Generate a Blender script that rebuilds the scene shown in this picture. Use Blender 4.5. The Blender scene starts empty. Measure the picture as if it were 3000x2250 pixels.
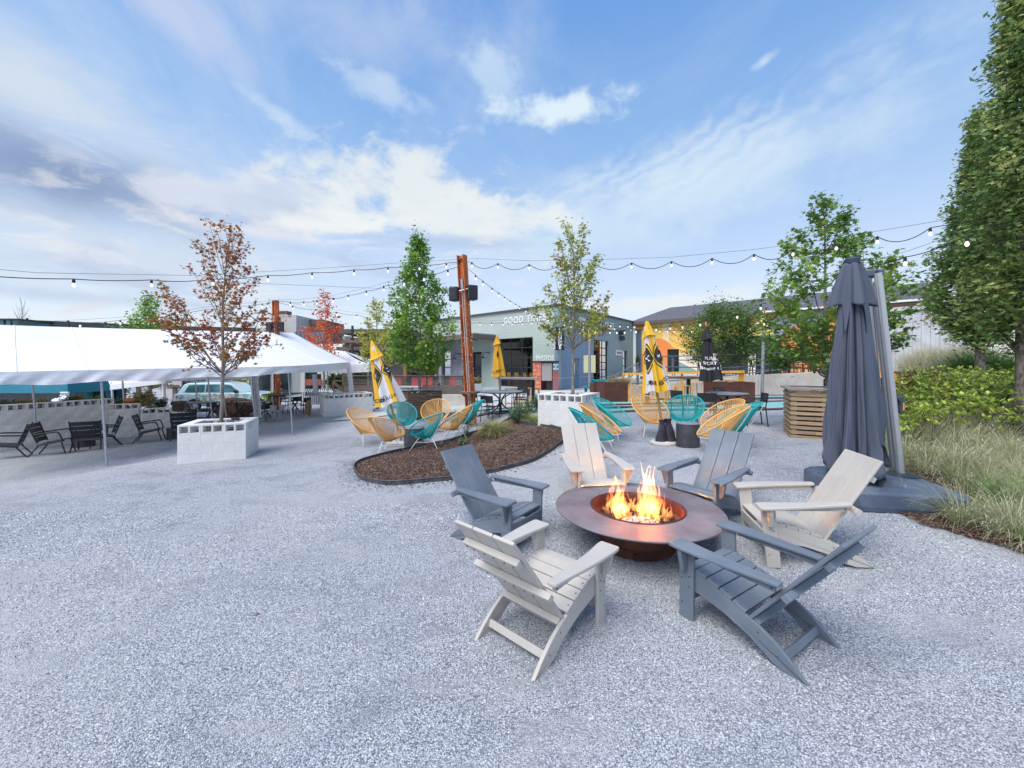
import bpy, math, random
import numpy as np
from mathutils import Vector, Matrix, Euler
R = math.radians
rnd = random.Random(7)
scene = bpy.context.scene
COL = scene.collection

# ------------------------------------------------------------------ camera
F, CX, HY, H = 1170.0, 1500.0, 1068.0, 2.0
cam_d = bpy.data.cameras.new('camera')
cam_d.sensor_fit = 'HORIZONTAL'; cam_d.sensor_width = 36
cam_d.lens = 36*F/3000.0
cam_d.shift_y = -(1125-HY)/3000.0
cam_d.clip_start = .05; cam_d.clip_end = 6000
cam = bpy.data.objects.new('camera', cam_d); COL.objects.link(cam)
cam.location = (0, 0, H); cam.rotation_euler = (R(90), 0, 0)
scene.camera = cam

# ------------------------------------------------------------------ colour management
EXPO = 1.0
scene.view_settings.view_transform = 'Standard'
scene.view_settings.look = 'None'
scene.view_settings.exposure = EXPO
scene.view_settings.gamma = 1.0
scene.view_settings.use_curve_mapping = False

SUN_EL, SUN_AZ = R(58), R(222)      # azimuth clockwise from +Y : low behind the camera, a little left
sd = bpy.data.lights.new('sun', 'SUN'); sd.energy = 2.1; sd.angle = R(50); sd.color = (1.0, .96, .90)
so = bpy.data.objects.new('sun', sd); COL.objects.link(so)
so.rotation_euler = Vector((-math.sin(SUN_AZ)*math.cos(SUN_EL), -math.cos(SUN_AZ)*math.cos(SUN_EL), -math.sin(SUN_EL))).to_track_quat('-Z', 'Y').to_euler()

# ------------------------------------------------------------------ node helper
class NT:
    def __init__(s, tree): s.t = tree; s.l = tree.links
    def new(s, typ, **kw):
        n = s.t.nodes.new(typ)
        for k, v in kw.items(): setattr(n, k, v)
        return n
    def put(s, sock, v):
        if isinstance(v, bpy.types.NodeSocket): s.l.new(v, sock)
        elif v is not None: sock.default_value = v
    def m(s, op, a, b=None, c=None, clamp=False):
        n = s.new('ShaderNodeMath', operation=op); n.use_clamp = clamp
        for i, v in enumerate((a, b, c)):
            if v is not None: s.put(n.inputs[i], v)
        return n.outputs[0]
    def vm(s, op, a, b=None):
        n = s.new('ShaderNodeVectorMath', operation=op)
        s.put(n.inputs[0], a)
        if b is not None: s.put(n.inputs[1], b)
        return n.outputs[0]
    def mix(s, fac, a, b, blend='MIX'):
        n = s.new('ShaderNodeMix', data_type='RGBA', blend_type=blend)
        s.put(n.inputs['Factor'], fac)
        ia = [i for i in n.inputs if i.name == 'A' and i.type == 'RGBA'][0]
        ib = [i for i in n.inputs if i.name == 'B' and i.type == 'RGBA'][0]
        s.put(ia, a); s.put(ib, b)
        return [o for o in n.outputs if o.type == 'RGBA'][0]
    def noise(s, vec, scale, detail=4, rough=.55, dist=0, out='Fac'):
        n = s.new('ShaderNodeTexNoise'); s.put(n.inputs['Vector'], vec)
        n.inputs['Scale'].default_value = scale; n.inputs['Detail'].default_value = detail
        n.inputs['Roughness'].default_value = rough; n.inputs['Distortion'].default_value = dist
        return n.outputs[out]
    def maprange(s, v, a, b, c=0, d=1, smooth=True):
        n = s.new('ShaderNodeMapRange'); n.interpolation_type = 'SMOOTHSTEP' if smooth else 'LINEAR'
        s.put(n.inputs[0], v)
        for i, x in enumerate((a, b, c, d)): n.inputs[i+1].default_value = x
        return n.outputs[0]
    def comb(s, x, y, z):
        n = s.new('ShaderNodeCombineXYZ')
        for i, v in enumerate((x, y, z)): s.put(n.inputs[i], v)
        return n.outputs[0]
    def sep(s, v):
        n = s.new('ShaderNodeSeparateXYZ'); s.put(n.inputs[0], v); return n.outputs

def c4(c, k=1.0): return (c[0]*k, c[1]*k, c[2]*k, 1)
def srgb(r, g, b):
    f = lambda v: ((v/255+.055)/1.055)**2.4 if v > 10 else v/255/12.92
    return (f(r), f(g), f(b))

# ------------------------------------------------------------------ world : Nishita sky with clouds
world = bpy.data.worlds.new('World'); scene.world = world; world.use_nodes = True
wt = world.node_tree; wt.nodes.clear(); N = NT(wt)
sky = N.new('ShaderNodeTexSky', sky_type='NISHITA'); sky.sun_disc = False
sky.sun_elevation = SUN_EL; sky.sun_rotation = SUN_AZ
sky.air_density = 1.1; sky.dust_density = .6; sky.ozone_density = 1.6; sky.altitude = 200
tc = N.new('ShaderNodeTexCoord').outputs['Generated']
x, y, z = N.sep(tc)
az = N.m('ARCTAN2', x, y); el = N.m('ARCSINE', z)
zc = N.m('ADD', N.m('MAXIMUM', z, 0.0), .16)
plane = N.comb(N.m('DIVIDE', x, zc), N.m('DIVIDE', y, zc), 0)          # cloud layer seen from below
ae = N.comb(az, N.m('MULTIPLY', el, 1.6), 0)
n1 = N.noise(ae, 5.5, 7, .6, .35)
n2 = N.noise(ae, 14, 6, .62, .6)
nd = N.m('SUBTRACT', N.m('ADD', N.m('MULTIPLY', n1, .75), N.m('MULTIPLY', n2, .25)), .5)
def skyang(px, py):
    u, v = (px-CX)/F, (HY-py)/F
    return math.atan(u), math.atan(v/math.sqrt(1+u*u))
def blob(px, py, rx, ry, amt, soft=.55, rot=0):
    a0, e0 = skyang(px, py); k = 1/(F*(1+((px-CX)/F)**2)**.5)
    da = N.m('SUBTRACT', az, a0); de = N.m('SUBTRACT', el, e0)
    c_, s_ = math.cos(rot), math.sin(rot)
    ua = N.m('DIVIDE', N.m('ADD', N.m('MULTIPLY', da, c_), N.m('MULTIPLY', de, s_)), rx*k)
    ue = N.m('DIVIDE', N.m('SUBTRACT', N.m('MULTIPLY', de, c_), N.m('MULTIPLY', da, s_)), ry*k)
    d = N.m('SQRT', N.m('ADD', N.m('MULTIPLY', ua, ua), N.m('MULTIPLY', ue, ue)))
    d = N.m('ADD', d, N.m('MULTIPLY', nd, amt))
    return N.maprange(d, 1.0, 1.0-soft, 0, 1)
WS = 0.1
def lum(c, k=1.0): return c4(c, k/WS/2**EXPO)      # a colour as seen at exposure .8
# clear sky: Nishita, a little paler towards the horizon (thin haze)
sky_c = N.mix(1.0, sky.outputs[0], c4((1.42, 1.22, 1.2)), 'MULTIPLY')
rp = N.new('ShaderNodeValToRGB'); N.put(rp.inputs[0], N.m('DIVIDE', N.m('MAXIMUM', el, 0.0), R(90)))
_st = [(0, (220, 230, 243)), (.06, (214, 228, 244)), (.17, (188, 213, 244)), (.30, (146, 190, 240)), (.46, (110, 164, 232)), (1, (66, 116, 200))]
while len(rp.color_ramp.elements) < len(_st): rp.color_ramp.elements.new(.5)
for e_, (p_, c_) in zip(rp.color_ramp.elements, _st): e_.position = p_; e_.color = c4(srgb(*c_))
air = N.vm('SCALE', rp.outputs[0]); N.t.nodes[-1].inputs['Scale'].default_value = 1/WS/2**EXPO
c = N.mix(.8, sky_c, air)
# thin veil of cirrus over the whole sky, streaked
cir = N.noise(N.vm('MULTIPLY', plane, (1.0, .42, 1)), 1.3, 8, .62, .9)
cir2 = N.noise(N.vm('MULTIPLY', plane, (2.4, .9, 1)), 2.6, 6, .6, 1.4)
veil = N.m('MULTIPLY', N.maprange(cir, .42, .8, 0, .62), N.maprange(cir2, .25, .7, .45, 1))
c = N.mix(veil, c, lum(srgb(226, 238, 249)))
# mackerel streaks, right of centre
wv = N.new('ShaderNodeTexWave', wave_type='BANDS', bands_direction='X')
rot = N.new('ShaderNodeVectorRotate', rotation_type='Z_AXIS'); N.put(rot.inputs['Vector'], ae); rot.inputs['Angle'].default_value = R(52)
N.put(wv.inputs['Vector'], rot.outputs[0]); wv.inputs['Scale'].default_value = 6.5; wv.inputs['Distortion'].default_value = 9; wv.inputs['Detail'].default_value = 3; wv.inputs['Detail Scale'].default_value = 2
st = N.m('MULTIPLY', wv.outputs['Fac'], blob(2000, 470, 620, 130, 1.6, .9, R(12)))
c = N.mix(N.m('MULTIPLY', st, .34), c, lum(srgb(238, 243, 251)))
for (px, py, rx, ry, amt, soft, rt, col, op) in [
    (1050, 60, 620, 130, 2.2, 1.0, 0, (193, 210, 238), .60),
    (500, 40, 330, 90, 2.0, 1.0, -.3, (202, 213, 240), .75),
    (150, 300, 520, 200, 1.8, .9, -.2, (215, 226, 240), .95),
    (300, 730, 900, 190, 2.0, .9, 0, (211, 224, 240), .9),
    (1900, 600, 900, 170, 2.0, 1, .2, (219, 238, 250), .75),
    (200, 510, 560, 170, 1.0, .85, -.10, (134, 156, 194), 1.0),
    (120, 860, 700, 40, 2.0, .9, 0, (187, 203, 228), .6),
    (560, 560, 200, 60, 3.4, .6, .1, (223, 229, 242), .9),
    (860, 600, 300, 95, 3.2, .5, .12, (211, 223, 240), .95),
    (1200, 560, 360, 130, 3.6, .55, -.06, (237, 242, 242), .97),
    (1350, 640, 420, 75, 2.6, .5, 0, (237, 243, 245), .97),
    (1330, 710, 380, 30, 2.6, .8, 0, (187, 203, 228), .75),
    (960, 650, 210, 45, 3.0, .5, .1, (242, 246, 246), .95),
    (760, 680, 280, 26, 3.2, .7, 0, (233, 233, 240), .85),
    (1620, 325, 260, 45, 4.8, .9, .08, (237, 250, 255), .9),
    (1430, 225, 110, 60, 4.4, 1, -.5, (209, 231, 250), .6),
    (1110, 262, 180, 40, 4.6, 1, -.1, (212, 229, 248), .65),
    (820, 340, 150, 26, 4.0, 1, -.35, (212, 230, 249), .6),
    (2240, 180, 50, 18, 3.0, .8, .3, (227, 243, 254), .7),
    (1960, 885, 270, 34, 2.4, .6, .05, (237, 243, 244), .9),
    (250, 900, 110, 22, 3.0, .8, .4, (230, 227, 234), .7),
]:
    c = N.mix(N.m('MULTIPLY', blob(px, py, rx, ry, amt, min(1, soft*1.25), rt), op*.92), c, lum(srgb(*col)))
# broken texture inside the lower cloud banks
n3 = N.noise(N.vm('MULTIPLY', ae, (1, 1.9, 1)), 7.5, 8, .62, .5); n4 = N.noise(N.vm('MULTIPLY', ae, (1, 2.2, 1)), 3.1, 5, .55, .3)
low = N.m('MULTIPLY', N.maprange(el, .50, .22, 0, 1), N.maprange(az, .55, -.1, 0, 1))
c = N.mix(N.m('MULTIPLY', N.m('MULTIPLY', N.maprange(n3, .50, .68, 0, 1), low), .55), c, lum(srgb(244, 242, 243)))
c = N.mix(N.m('MULTIPLY', N.m('MULTIPLY', N.maprange(n4, .52, .70, 0, 1), low), .40), c, lum(srgb(172, 184, 216)))
bg = N.new('ShaderNodeBackground'); N.put(bg.inputs['Color'], c); bg.inputs['Strength'].default_value = WS
wo = N.new('ShaderNodeOutputWorld'); N.l.new(bg.outputs[0], wo.inputs[0])

# ------------------------------------------------------------------ materials
MATS = {}
def mat(name, col, rough=.6, metal=0.0, col2=None, scale=6.0, bump=0.0, bscale=60.0, stretch=(1, 1, 1), spec=.5, vary=0.0,
        detail=5, lo=.35, hi=.65, dirt=None, dirt_amt=0.0, dirt_scale=1.5, coat=0.0, trans=0.0, attr=False, ramp=None, rk=1.0):
    if name in MATS: return MATS[name]
    m = bpy.data.materials.new(name); m.use_nodes = True; t = m.node_tree; t.nodes.clear(); n = NT(t)
    b = n.new('ShaderNodeBsdfPrincipled'); out = n.new('ShaderNodeOutputMaterial')
    tcn = n.new('ShaderNodeTexCoord')
    vec = n.vm('MULTIPLY', tcn.outputs['Object'], stretch)
    colr = None
    if ramp:
        a = n.new('ShaderNodeAttribute', attribute_name='leafvar')
        r = n.new('ShaderNodeValToRGB'); n.put(r.inputs[0], a.outputs['Fac'])
        while len(r.color_ramp.elements) < len(ramp): r.color_ramp.elements.new(.5)
        for e, (p, cc) in zip(r.color_ramp.elements, ramp): e.position = p; e.color = c4([min(.8, q*rk) for q in cc])
        colr = r.outputs[0]
    elif col2 is not None:
        f = n.maprange(n.noise(vec, scale, detail, .6), lo, hi, 0, 1)
        colr = n.mix(f, c4(col), c4(col2))
    else:
        colr = c4(col)
    if dirt is not None:
        f = n.m('MULTIPLY', n.maprange(n.noise(vec, dirt_scale, 6, .65), .48, .72, 0, 1), dirt_amt)
        colr = n.mix(f, colr, c4(dirt))
    if vary:
        oi = n.new('ShaderNodeObjectInfo')
        k = n.maprange(oi.outputs['Random'], 0, 1, 1-vary, 1+vary, False)
        mm = n.new('ShaderNodeHueSaturation'); n.put(mm.inputs['Color'], colr); n.put(mm.inputs['Value'], k)
        colr = mm.outputs[0]
    n.put(b.inputs['Base Color'], colr)
    b.inputs['Roughness'].default_value = rough; b.inputs['Metallic'].default_value = metal
    b.inputs['Specular IOR Level'].default_value = spec; b.inputs['Coat Weight'].default_value = coat
    if bump:
        bp = n.new('ShaderNodeBump'); bp.inputs['Strength'].default_value = bump; bp.inputs['Distance'].default_value = .01
        n.put(bp.inputs['Height'], n.noise(vec, bscale, 4, .6)); n.l.new(bp.outputs[0], b.inputs['Normal'])
    sh = b.outputs[0]
    if trans:
        tr = n.new('ShaderNodeBsdfTranslucent'); n.put(tr.inputs['Color'], colr)
        ms = n.new('ShaderNodeMixShader'); ms.inputs[0].default_value = trans
        n.l.new(sh, ms.inputs[1]); n.l.new(tr.outputs[0], ms.inputs[2]); sh = ms.outputs[0]
    n.l.new(sh, out.inputs[0])
    MATS[name] = m; return m
def emis(name, col, k):
    m = bpy.data.materials.new(name); m.use_nodes = True; t = m.node_tree; t.nodes.clear(); n = NT(t)
    e = n.new('ShaderNodeEmission'); e.inputs[0].default_value = c4(col); e.inputs[1].default_value = k
    o = n.new('ShaderNodeOutputMaterial'); n.l.new(e.outputs[0], o.inputs[0]); MATS[name] = m; return m

# ------------------------------------------------------------------ geometry helpers
class MB:
    def __init__(s): s.v = []; s.f = []; s.mi = []; s.var = None
    def add(s, vs, fs, mi=0):
        o = len(s.v); s.v.extend([tuple(p) for p in vs]); s.f.extend([tuple(i+o for i in f) for f in fs]); s.mi.extend([mi]*len(fs)); return s
    def box(s, c, d, rot=None, mi=0):
        x_, y_, z_ = d[0]/2, d[1]/2, d[2]/2
        vs = [Vector((a, b, e)) for a in (-x_, x_) for b in (-y_, y_) for e in (-z_, z_)]
        if rot is not None:
            M = rot if isinstance(rot, Matrix) else Euler(rot).to_matrix()
            vs = [M @ v for v in vs]
        c = Vector(c)
        return s.add([v+c for v in vs], [(0, 1, 3, 2), (4, 6, 7, 5), (0, 4, 5, 1), (2, 3, 7, 6), (0, 2, 6, 4), (1, 5, 7, 3)], mi)
    def bar(s, p0, p1, w, h, up=(0, 0, 1), mi=0):
        p0, p1 = Vector(p0), Vector(p1); d = (p1-p0); L = d.length; d.normalize()
        u = Vector(up); sx = d.cross(u)
        if sx.length < 1e-4: sx = d.cross(Vector((0, 1, 0)))
        sx.normalize(); uz = sx.cross(d)
        vs = [p+sx*(a*w/2)+uz*(b*h/2) for p in (p0, p1) for a, b in ((-1, -1), (1, -1), (1, 1), (-1, 1))]
        return s.add(vs, [(0, 1, 2, 3), (7, 6, 5, 4), (0, 4, 5, 1), (1, 5, 6, 2), (2, 6, 7, 3), (3, 7, 4, 0)], mi)
    def tube(s, pts, r, n=6, closed=False, caps=True, mi=0, rs=None):
        pts = [Vector(p) for p in pts]; k = len(pts); o = []
        up = None
        for i, p in enumerate(pts):
            if closed: d = pts[(i+1) % k]-pts[i-1]
            else: d = pts[min(i+1, k-1)]-pts[max(i-1, 0)]
            if d.length < 1e-9: d = Vector((0, 0, 1))
            d.normalize()
            if up is None: up = Vector((0, 0, 1)) if abs(d.z) < .9 else Vector((1, 0, 0))
            a = d.cross(up)
            if a.length < 1e-4: a = d.cross(Vector((0, 1, 0)))
            a.normalize(); up = a.cross(d); rr = rs[i] if rs else r
            o.append([p+(a*math.cos(2*math.pi*j/n)+up*math.sin(2*math.pi*j/n))*rr for j in range(n)])
        vs = [q for ring in o for q in ring]; fs = []
        for i in range(k if closed else k-1):
            i2 = (i+1) % k
            for j in range(n): fs.append((i*n+j, i*n+(j+1) % n, i2*n+(j+1) % n, i2*n+j))
        if caps and not closed: fs.append(tuple(range(n-1, -1, -1))); fs.append(tuple((k-1)*n+j for j in range(n)))
        return s.add(vs, fs, mi)
    def lathe(s, prof, n=24, c=(0, 0, 0), mi=0, cap=True, sx=1, sy=1):
        vs = []; fs = []
        for r, z_ in prof: vs += [(c[0]+r*sx*math.cos(2*math.pi*j/n), c[1]+r*sy*math.sin(2*math.pi*j/n), c[2]+z_) for j in range(n)]
        for i in range(len(prof)-1):
            for j in range(n): fs.append((i*n+j, i*n+(j+1) % n, (i+1)*n+(j+1) % n, (i+1)*n+j))
        if cap: fs.append(tuple(range(n-1, -1, -1))); fs.append(tuple((len(prof)-1)*n+j for j in range(n)))
        return s.add(vs, fs, mi)
    def prism(s, poly, f, t0, t1, mi=0):
        """poly: 2D outline, f(a,b,t)->xyz"""
        n = len(poly); vs = [f(a, b, t0) for a, b in poly]+[f(a, b, t1) for a, b in poly]
        fs = [tuple(range(n-1, -1, -1)), tuple(range(n, 2*n))]+[(i, (i+1) % n, n+(i+1) % n, n+i) for i in range(n)]
        return s.add(vs, fs, mi)
    def grid(s, nu, nv, f, mi=0, wrap=False):
        vs = [f(i/(nu-(0 if wrap else 1)), j/(nv-1)) for j in range(nv) for i in range(nu)]
        fs = [(j*nu+i, j*nu+(i+1) % nu, (j+1)*nu+(i+1) % nu, (j+1)*nu+i) for j in range(nv-1) for i in range(nu if wrap else nu-1)]
        return s.add(vs, fs, mi)
    def ball(s, c, r, n=10, m=7, mi=0, sq=(1, 1, 1)):
        return s.lathe([(max(r*math.sin(math.pi*i/m), r*.02)*1, -r*math.cos(math.pi*i/m)*sq[2]) for i in range(m+1)], n, c, mi, True, sq[0], sq[1])
    def mesh(s, name, mats, smooth=False):
        me = bpy.data.meshes.new(name); me.from_pydata(s.v, [], s.f)
        for m in (mats if isinstance(mats, (list, tuple)) else [mats]): me.materials.append(m)
        if any(s.mi): me.polygons.foreach_set('material_index', s.mi)
        if s.var is not None:
            at = me.attributes.new('leafvar', 'FLOAT', 'FACE'); at.data.foreach_set('value', s.var)
        if smooth is True: me.polygons.foreach_set('use_smooth', [True]*len(me.polygons))
        elif smooth:
            me.polygons.foreach_set('use_smooth', [True]*len(me.polygons)); me.set_sharp_from_angle(angle=R(smooth))
        me.update(); return me
    def build(s, name, mats, parent=None, smooth=False, bevel=0, loc=None, rot=None):
        return link(name, s.mesh(name, mats, smooth), parent, bevel, loc, rot)
def link(name, me, parent=None, bevel=0, loc=None, rot=None):
    o = bpy.data.objects.new(name, me); COL.objects.link(o)
    if parent is not None: o.parent = parent
    if loc is not None: o.location = loc
    if rot is not None: o.rotation_euler = rot
    if bevel:
        b = o.modifiers.new('bevel', 'BEVEL'); b.width = bevel; b.segments = 2; b.limit_method = 'ANGLE'; b.angle_limit = R(35); b.harden_normals = False
    return o
def thing(name, label, cat, loc=(0, 0, 0), rz=0, group=None, rot=None):
    o = bpy.data.objects.new(name, None); o.empty_display_size = .1; COL.objects.link(o)
    o.location = loc; o.rotation_euler = rot if rot else (0, 0, rz)
    o['label'] = label; o['category'] = cat
    if group: o['group'] = group
    return o
def tag(o, label=None, cat=None, group=None, kind=None):
    if label: o['label'] = label
    if cat: o['category'] = cat
    if group: o['group'] = group
    if kind: o['kind'] = kind
    return o
def dup(o, loc=None, rz=None, label=None, parent=None, group=None, rot=None):
    c_ = o.copy(); COL.objects.link(c_)
    if parent is not None: c_.parent = parent
    if loc is not None: c_.location = loc
    if rz is not None: c_.rotation_euler = (0, 0, rz)
    if rot is not None: c_.rotation_euler = rot
    if label: c_['label'] = label
    if group: c_['group'] = group
    for ch in list(o.children): dup(ch, parent=c_)
    return c_
def text_mesh(s, size, ext=0.0, bold=0.0, spacing=1.0, align='CENTER'):
    cu = bpy.data.curves.new('t', 'FONT'); cu.body = s; cu.size = size; cu.extrude = ext; cu.offset = bold
    cu.align_x = align; cu.align_y = 'CENTER'; cu.space_character = spacing; cu.resolution_u = 3
    ob = bpy.data.objects.new('t', cu); COL.objects.link(ob)
    dg = bpy.context.evaluated_depsgraph_get(); dg.update()
    me = bpy.data.meshes.new_from_object(ob.evaluated_get(dg)); bpy.data.objects.remove(ob); bpy.data.curves.remove(cu)
    return me
def text_part(name, s, size, material, parent, M, ext=.004, bold=0.0, spacing=1.0, wx=1.0, align='CENTER'):
    me = text_mesh(s, size, ext, bold, spacing, align); me.materials.clear(); me.materials.append(material)
    me.transform(Matrix.Diagonal((wx, 1, 1, 1))); o = link(name, me, parent); o.matrix_local = M; return o
def frame(o, xa, up):      # matrix with text x axis = xa, text y axis = up
    xa = Vector(xa).normalized(); up = Vector(up).normalized(); n = xa.cross(up)
    M = Matrix.Identity(4)
    for i in range(3): M[i][0] = xa[i]; M[i][1] = up[i]; M[i][2] = n[i]; M[i][3] = o[i]
    return M

def W(px, py, d): return Vector(((px-CX)*d/F, d, H-(py-HY)*d/F))

# ------------------------------------------------------------------ terrain
CTRL = [(.4, 2.4, -.05), (-.6, 2.2, -.04), (2, 2.4, -.03), (.7, 3.1, -.05), (1.6, 3.2, -.03), (1.4, 4.3, .04), (.25, 4.3, .0), (2.3, 4.6, .10), (2.6, 3.9, .05), (1.1, 5.3, .10),
        (3.2, 4.4, .2), (4.3, 4.9, .3), (5.6, 4.6, .36), (4.2, 3.4, .16), (5, 2.6, .2), (-4, 3, -.05), (-3, 5.2, -.02), (-1.2, 4.6, .0), (-7.2, 8.2, -.04), (-5.4, 8.4, -.02), (-6, 5, -.08),
        (-9.2, 9.1, -.3), (-12, 8, -.4), (-2.7, 8.9, .04), (-1.2, 8.2, .10), (-6.65, 12.1, -.18), (-7.6, 18.9, -.1), (-7.3, 17.4, -.22), (-10.5, 17.5, -.42), (-15, 11.7, -.5), (-14, 13, -.55), (-12, 15, -.52), (-20, 15, -.6), (-16, 20, -.45), (-20, 30, -.4), (-10, 22, -.3), (-5, 20, 0), (.8, 9.4, .45), (-.4, 6.2, .06), (.6, 6.4, .22), (2, 7, .40),
        (3.6, 7.2, .44), (2.4, 10, .5), (0, 13, .42), (-3.5, 12, .1), (-3.2, 13.7, .12), (-1.3, 12, .14), (0, 27, .3), (6, 7, .5), (9, 9, .6), (12, 15, .6), (10, 24, .4), (15, 30, .5),
        (0, 0, 0), (0, -20, 0), (-30, 0, -.5), (30, 0, .3), (-30, 40, -.3), (40, 60, .3), (5.2, 11, .52), (-.5, 10.5, .3), (0, 200, .3), (-200, 200, 0), (200, 200, .3), (60, -200, 0)]
CA = np.array(CTRL)
def gz_np(X, Y):
    num = np.zeros_like(X); den = np.zeros_like(X)
    for cx_, cy_, cz_ in CTRL:
        w = 1/(((X-cx_)**2+(Y-cy_)**2)+.35)**1.9
        num += w*cz_; den += w
    return num/den
def gz(x_, y_):
    w = 1/(((x_-CA[:, 0])**2+(y_-CA[:, 1])**2)+.35)**1.9
    return float((w*CA[:, 2]).sum()/w.sum())
def G(px, py):      # the ground point seen at a pixel
    d = 2.0*F/max(py-HY, 3)
    for _ in range(25):
        d = d*.5+.5*(H-gz((px-CX)*d/F, d))*F/max(py-HY, 3)
    return Vector(((px-CX)*d/F, d, gz((px-CX)*d/F, d)))
def on(x_, y_, dz=0.0): return Vector((x_, y_, gz(x_, y_)+dz))
# ------------------------------------------------------------------ ground
def gravel_mat():
    m = bpy.data.materials.new('crushed_gravel'); m.use_nodes = True; t = m.node_tree; t.nodes.clear(); n = NT(t)
    b = n.new('ShaderNodeBsdfPrincipled'); out = n.new('ShaderNodeOutputMaterial')
    P = n.new('ShaderNodeTexCoord').outputs['Object']
    v = n.new('ShaderNodeTexVoronoi'); n.put(v.inputs['Vector'], P); v.inputs['Scale'].default_value = 125
    v2 = n.new('ShaderNodeTexVoronoi'); n.put(v2.inputs['Vector'], P); v2.inputs['Scale'].default_value = 260
    cell = n.sep(v.outputs['Color'])[0]; cell2 = n.sep(v2.outputs['Color'])[1]
    val = n.m('ADD', n.m('MULTIPLY', cell, .6), n.m('MULTIPLY', cell2, .4))
    gap = n.maprange(v.outputs['Distance'], .35, .75, 0, 1)
    r = n.new('ShaderNodeValToRGB'); n.put(r.inputs[0], val); e = r.color_ramp.elements
    e[0].position = .22; e[0].color = c4(srgb(92, 96, 106)); e[1].position = .9; e[1].color = c4(srgb(240, 243, 249))
    k = e.new(.5); k.color = c4(srgb(190, 195, 204))
    col = n.mix(n.m('MULTIPLY', gap, .7), r.outputs[0], c4(srgb(118, 121, 129)))
    # fine dust worn into patches and tracks
    pt = n.noise(P, .55, 6, .6, .5); pt2 = n.noise(n.vm('MULTIPLY', P, (.5, 1.6, 1)), 2.3, 6, .65, .4); pt3 = n.noise(P, 7, 5, .6)
    dust = n.m('MULTIPLY', n.maprange(n.m('ADD', n.m('MULTIPLY', pt, .5), n.m('MULTIPLY', pt2, .5)), .47, .60, 0, 1), n.maprange(pt3, .3, .6, .3, .95))
    col = n.mix(n.m('MULTIPLY', dust, .8), col, c4(srgb(176, 177, 180)))
    dk = n.maprange(n.noise(n.vm('MULTIPLY', P, (.8, 1.3, 1)), 1.3, 7, .7, .8), .46, .68, 0, .5)
    col = n.mix(dk, col, c4(srgb(120, 126, 140)))
    tint = n.maprange(n.noise(P, .22, 3, .5), .4, .65, 0, .28)
    col = n.mix(tint, col, c4(srgb(204, 200, 194)))
    n.put(b.inputs['Base Color'], col); b.inputs['Roughness'].default_value = .85; b.inputs['Specular IOR Level'].default_value = .25
    hgt = n.m('SUBTRACT', n.m('MULTIPLY', cell, .5), n.m('MULTIPLY', v.outputs['Distance'], .9))
    bp = n.new('ShaderNodeBump'); bp.inputs['Strength'].default_value = .9; bp.inputs['Distance'].default_value = .009; n.put(bp.inputs['Height'], hgt)
    bp2 = n.new('ShaderNodeBump'); bp2.inputs['Strength'].default_value = .6; bp2.inputs['Distance'].default_value = .05
    n.put(bp2.inputs['Height'], n.noise(P, 3.2, 6, .65, .3)); n.l.new(bp.outputs[0], bp2.inputs['Normal'])
    n.l.new(bp2.outputs[0], b.inputs['Normal']); n.l.new(b.outputs[0], out.inputs[0]); return m
gravel = gravel_mat()
def axis(lo, hi, fine0, fine1, step, growth=1.16):
    a = list(np.arange(fine0, fine1+1e-6, step)); s_ = step
    while a[-1] < hi: s_ *= growth; a.append(a[-1]+s_)
    s_ = step
    while a[0] > lo: s_ *= growth; a.insert(0, a[0]-s_)
    return np.array(a)
xs = axis(-2500, 2500, -14, 9, .14); ys = axis(-1500, 4000, 1.0, 15, .14)
XX, YY = np.meshgrid(xs, ys)
ZZ = gz_np(XX, YY)
nearmask = np.exp(-((XX/9)**2+((YY-4)/8)**2))
rut = (np.sin(XX*1.9+np.sin(YY*1.3)*1.2)*np.sin(YY*2.4+XX*.7)*.5+np.sin(XX*4.7+1.3)*np.sin(YY*5.1+np.sin(XX*2.2))*.3)
ZZ = ZZ+rut*.007*nearmask-.0
nx, ny = len(xs), len(ys)
me = bpy.data.meshes.new('ground')
co = np.stack([XX, YY, ZZ], -1).reshape(-1, 3)
ii = (np.arange(ny-1)[:, None]*nx+np.arange(nx-1)[None, :]).reshape(-1)
fc = np.stack([ii, ii+1, ii+nx+1, ii+nx], -1)
me.vertices.add(len(co)); me.vertices.foreach_set('co', co.ravel())
me.loops.add(fc.size); me.loops.foreach_set('vertex_index', fc.ravel())
me.polygons.add(len(fc)); me.polygons.foreach_set('loop_start', np.arange(len(fc))*4); me.polygons.foreach_set('loop_total', np.full(len(fc), 4))
me.polygons.foreach_set('use_smooth', np.ones(len(fc), bool)); me.update(calc_edges=True); me.materials.append(gravel)
tag(link('ground', me), 'pale blue grey crushed gravel courtyard with worn dusty patches', kind='structure')
# ------------------------------------------------------------------ shared materials
white_block = mat('white_painted_block', (.74, .73, .71), .85, col2=(.70, .70, .69), scale=3, bump=.12, bscale=90, dirt=(.50, .46, .40), dirt_amt=.22, dirt_scale=2.2, vary=.02)
grey_block = mat('grey_painted_block', (.80, .785, .76), .9, col2=(.74, .73, .71), scale=5, bump=.4, bscale=80, dirt=(.28, .26, .24), dirt_amt=.4, dirt_scale=1.6, vary=.05)
mortar = mat('mortar', (.62, .61, .60), .95, bump=.3)
hollow_in = mat('block_core_face', (.55, .54, .52), .95, bump=.3)
soil = mat('potting_soil', (.05, .038, .03), .95, col2=(.10, .08, .06), scale=30, bump=.8, bscale=50)
def woodm(name, a, b, st=(1, 1, 14), **k): return mat(name, a, .75, col2=b, scale=3.2, stretch=st, bump=.25, bscale=30, vary=.16, detail=7, lo=.3, hi=.7, **k)
wood_dark = woodm('weathered_brown_wood', (.085, .052, .035), (.19, .13, .09), (1.2, 1.2, 16))
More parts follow.
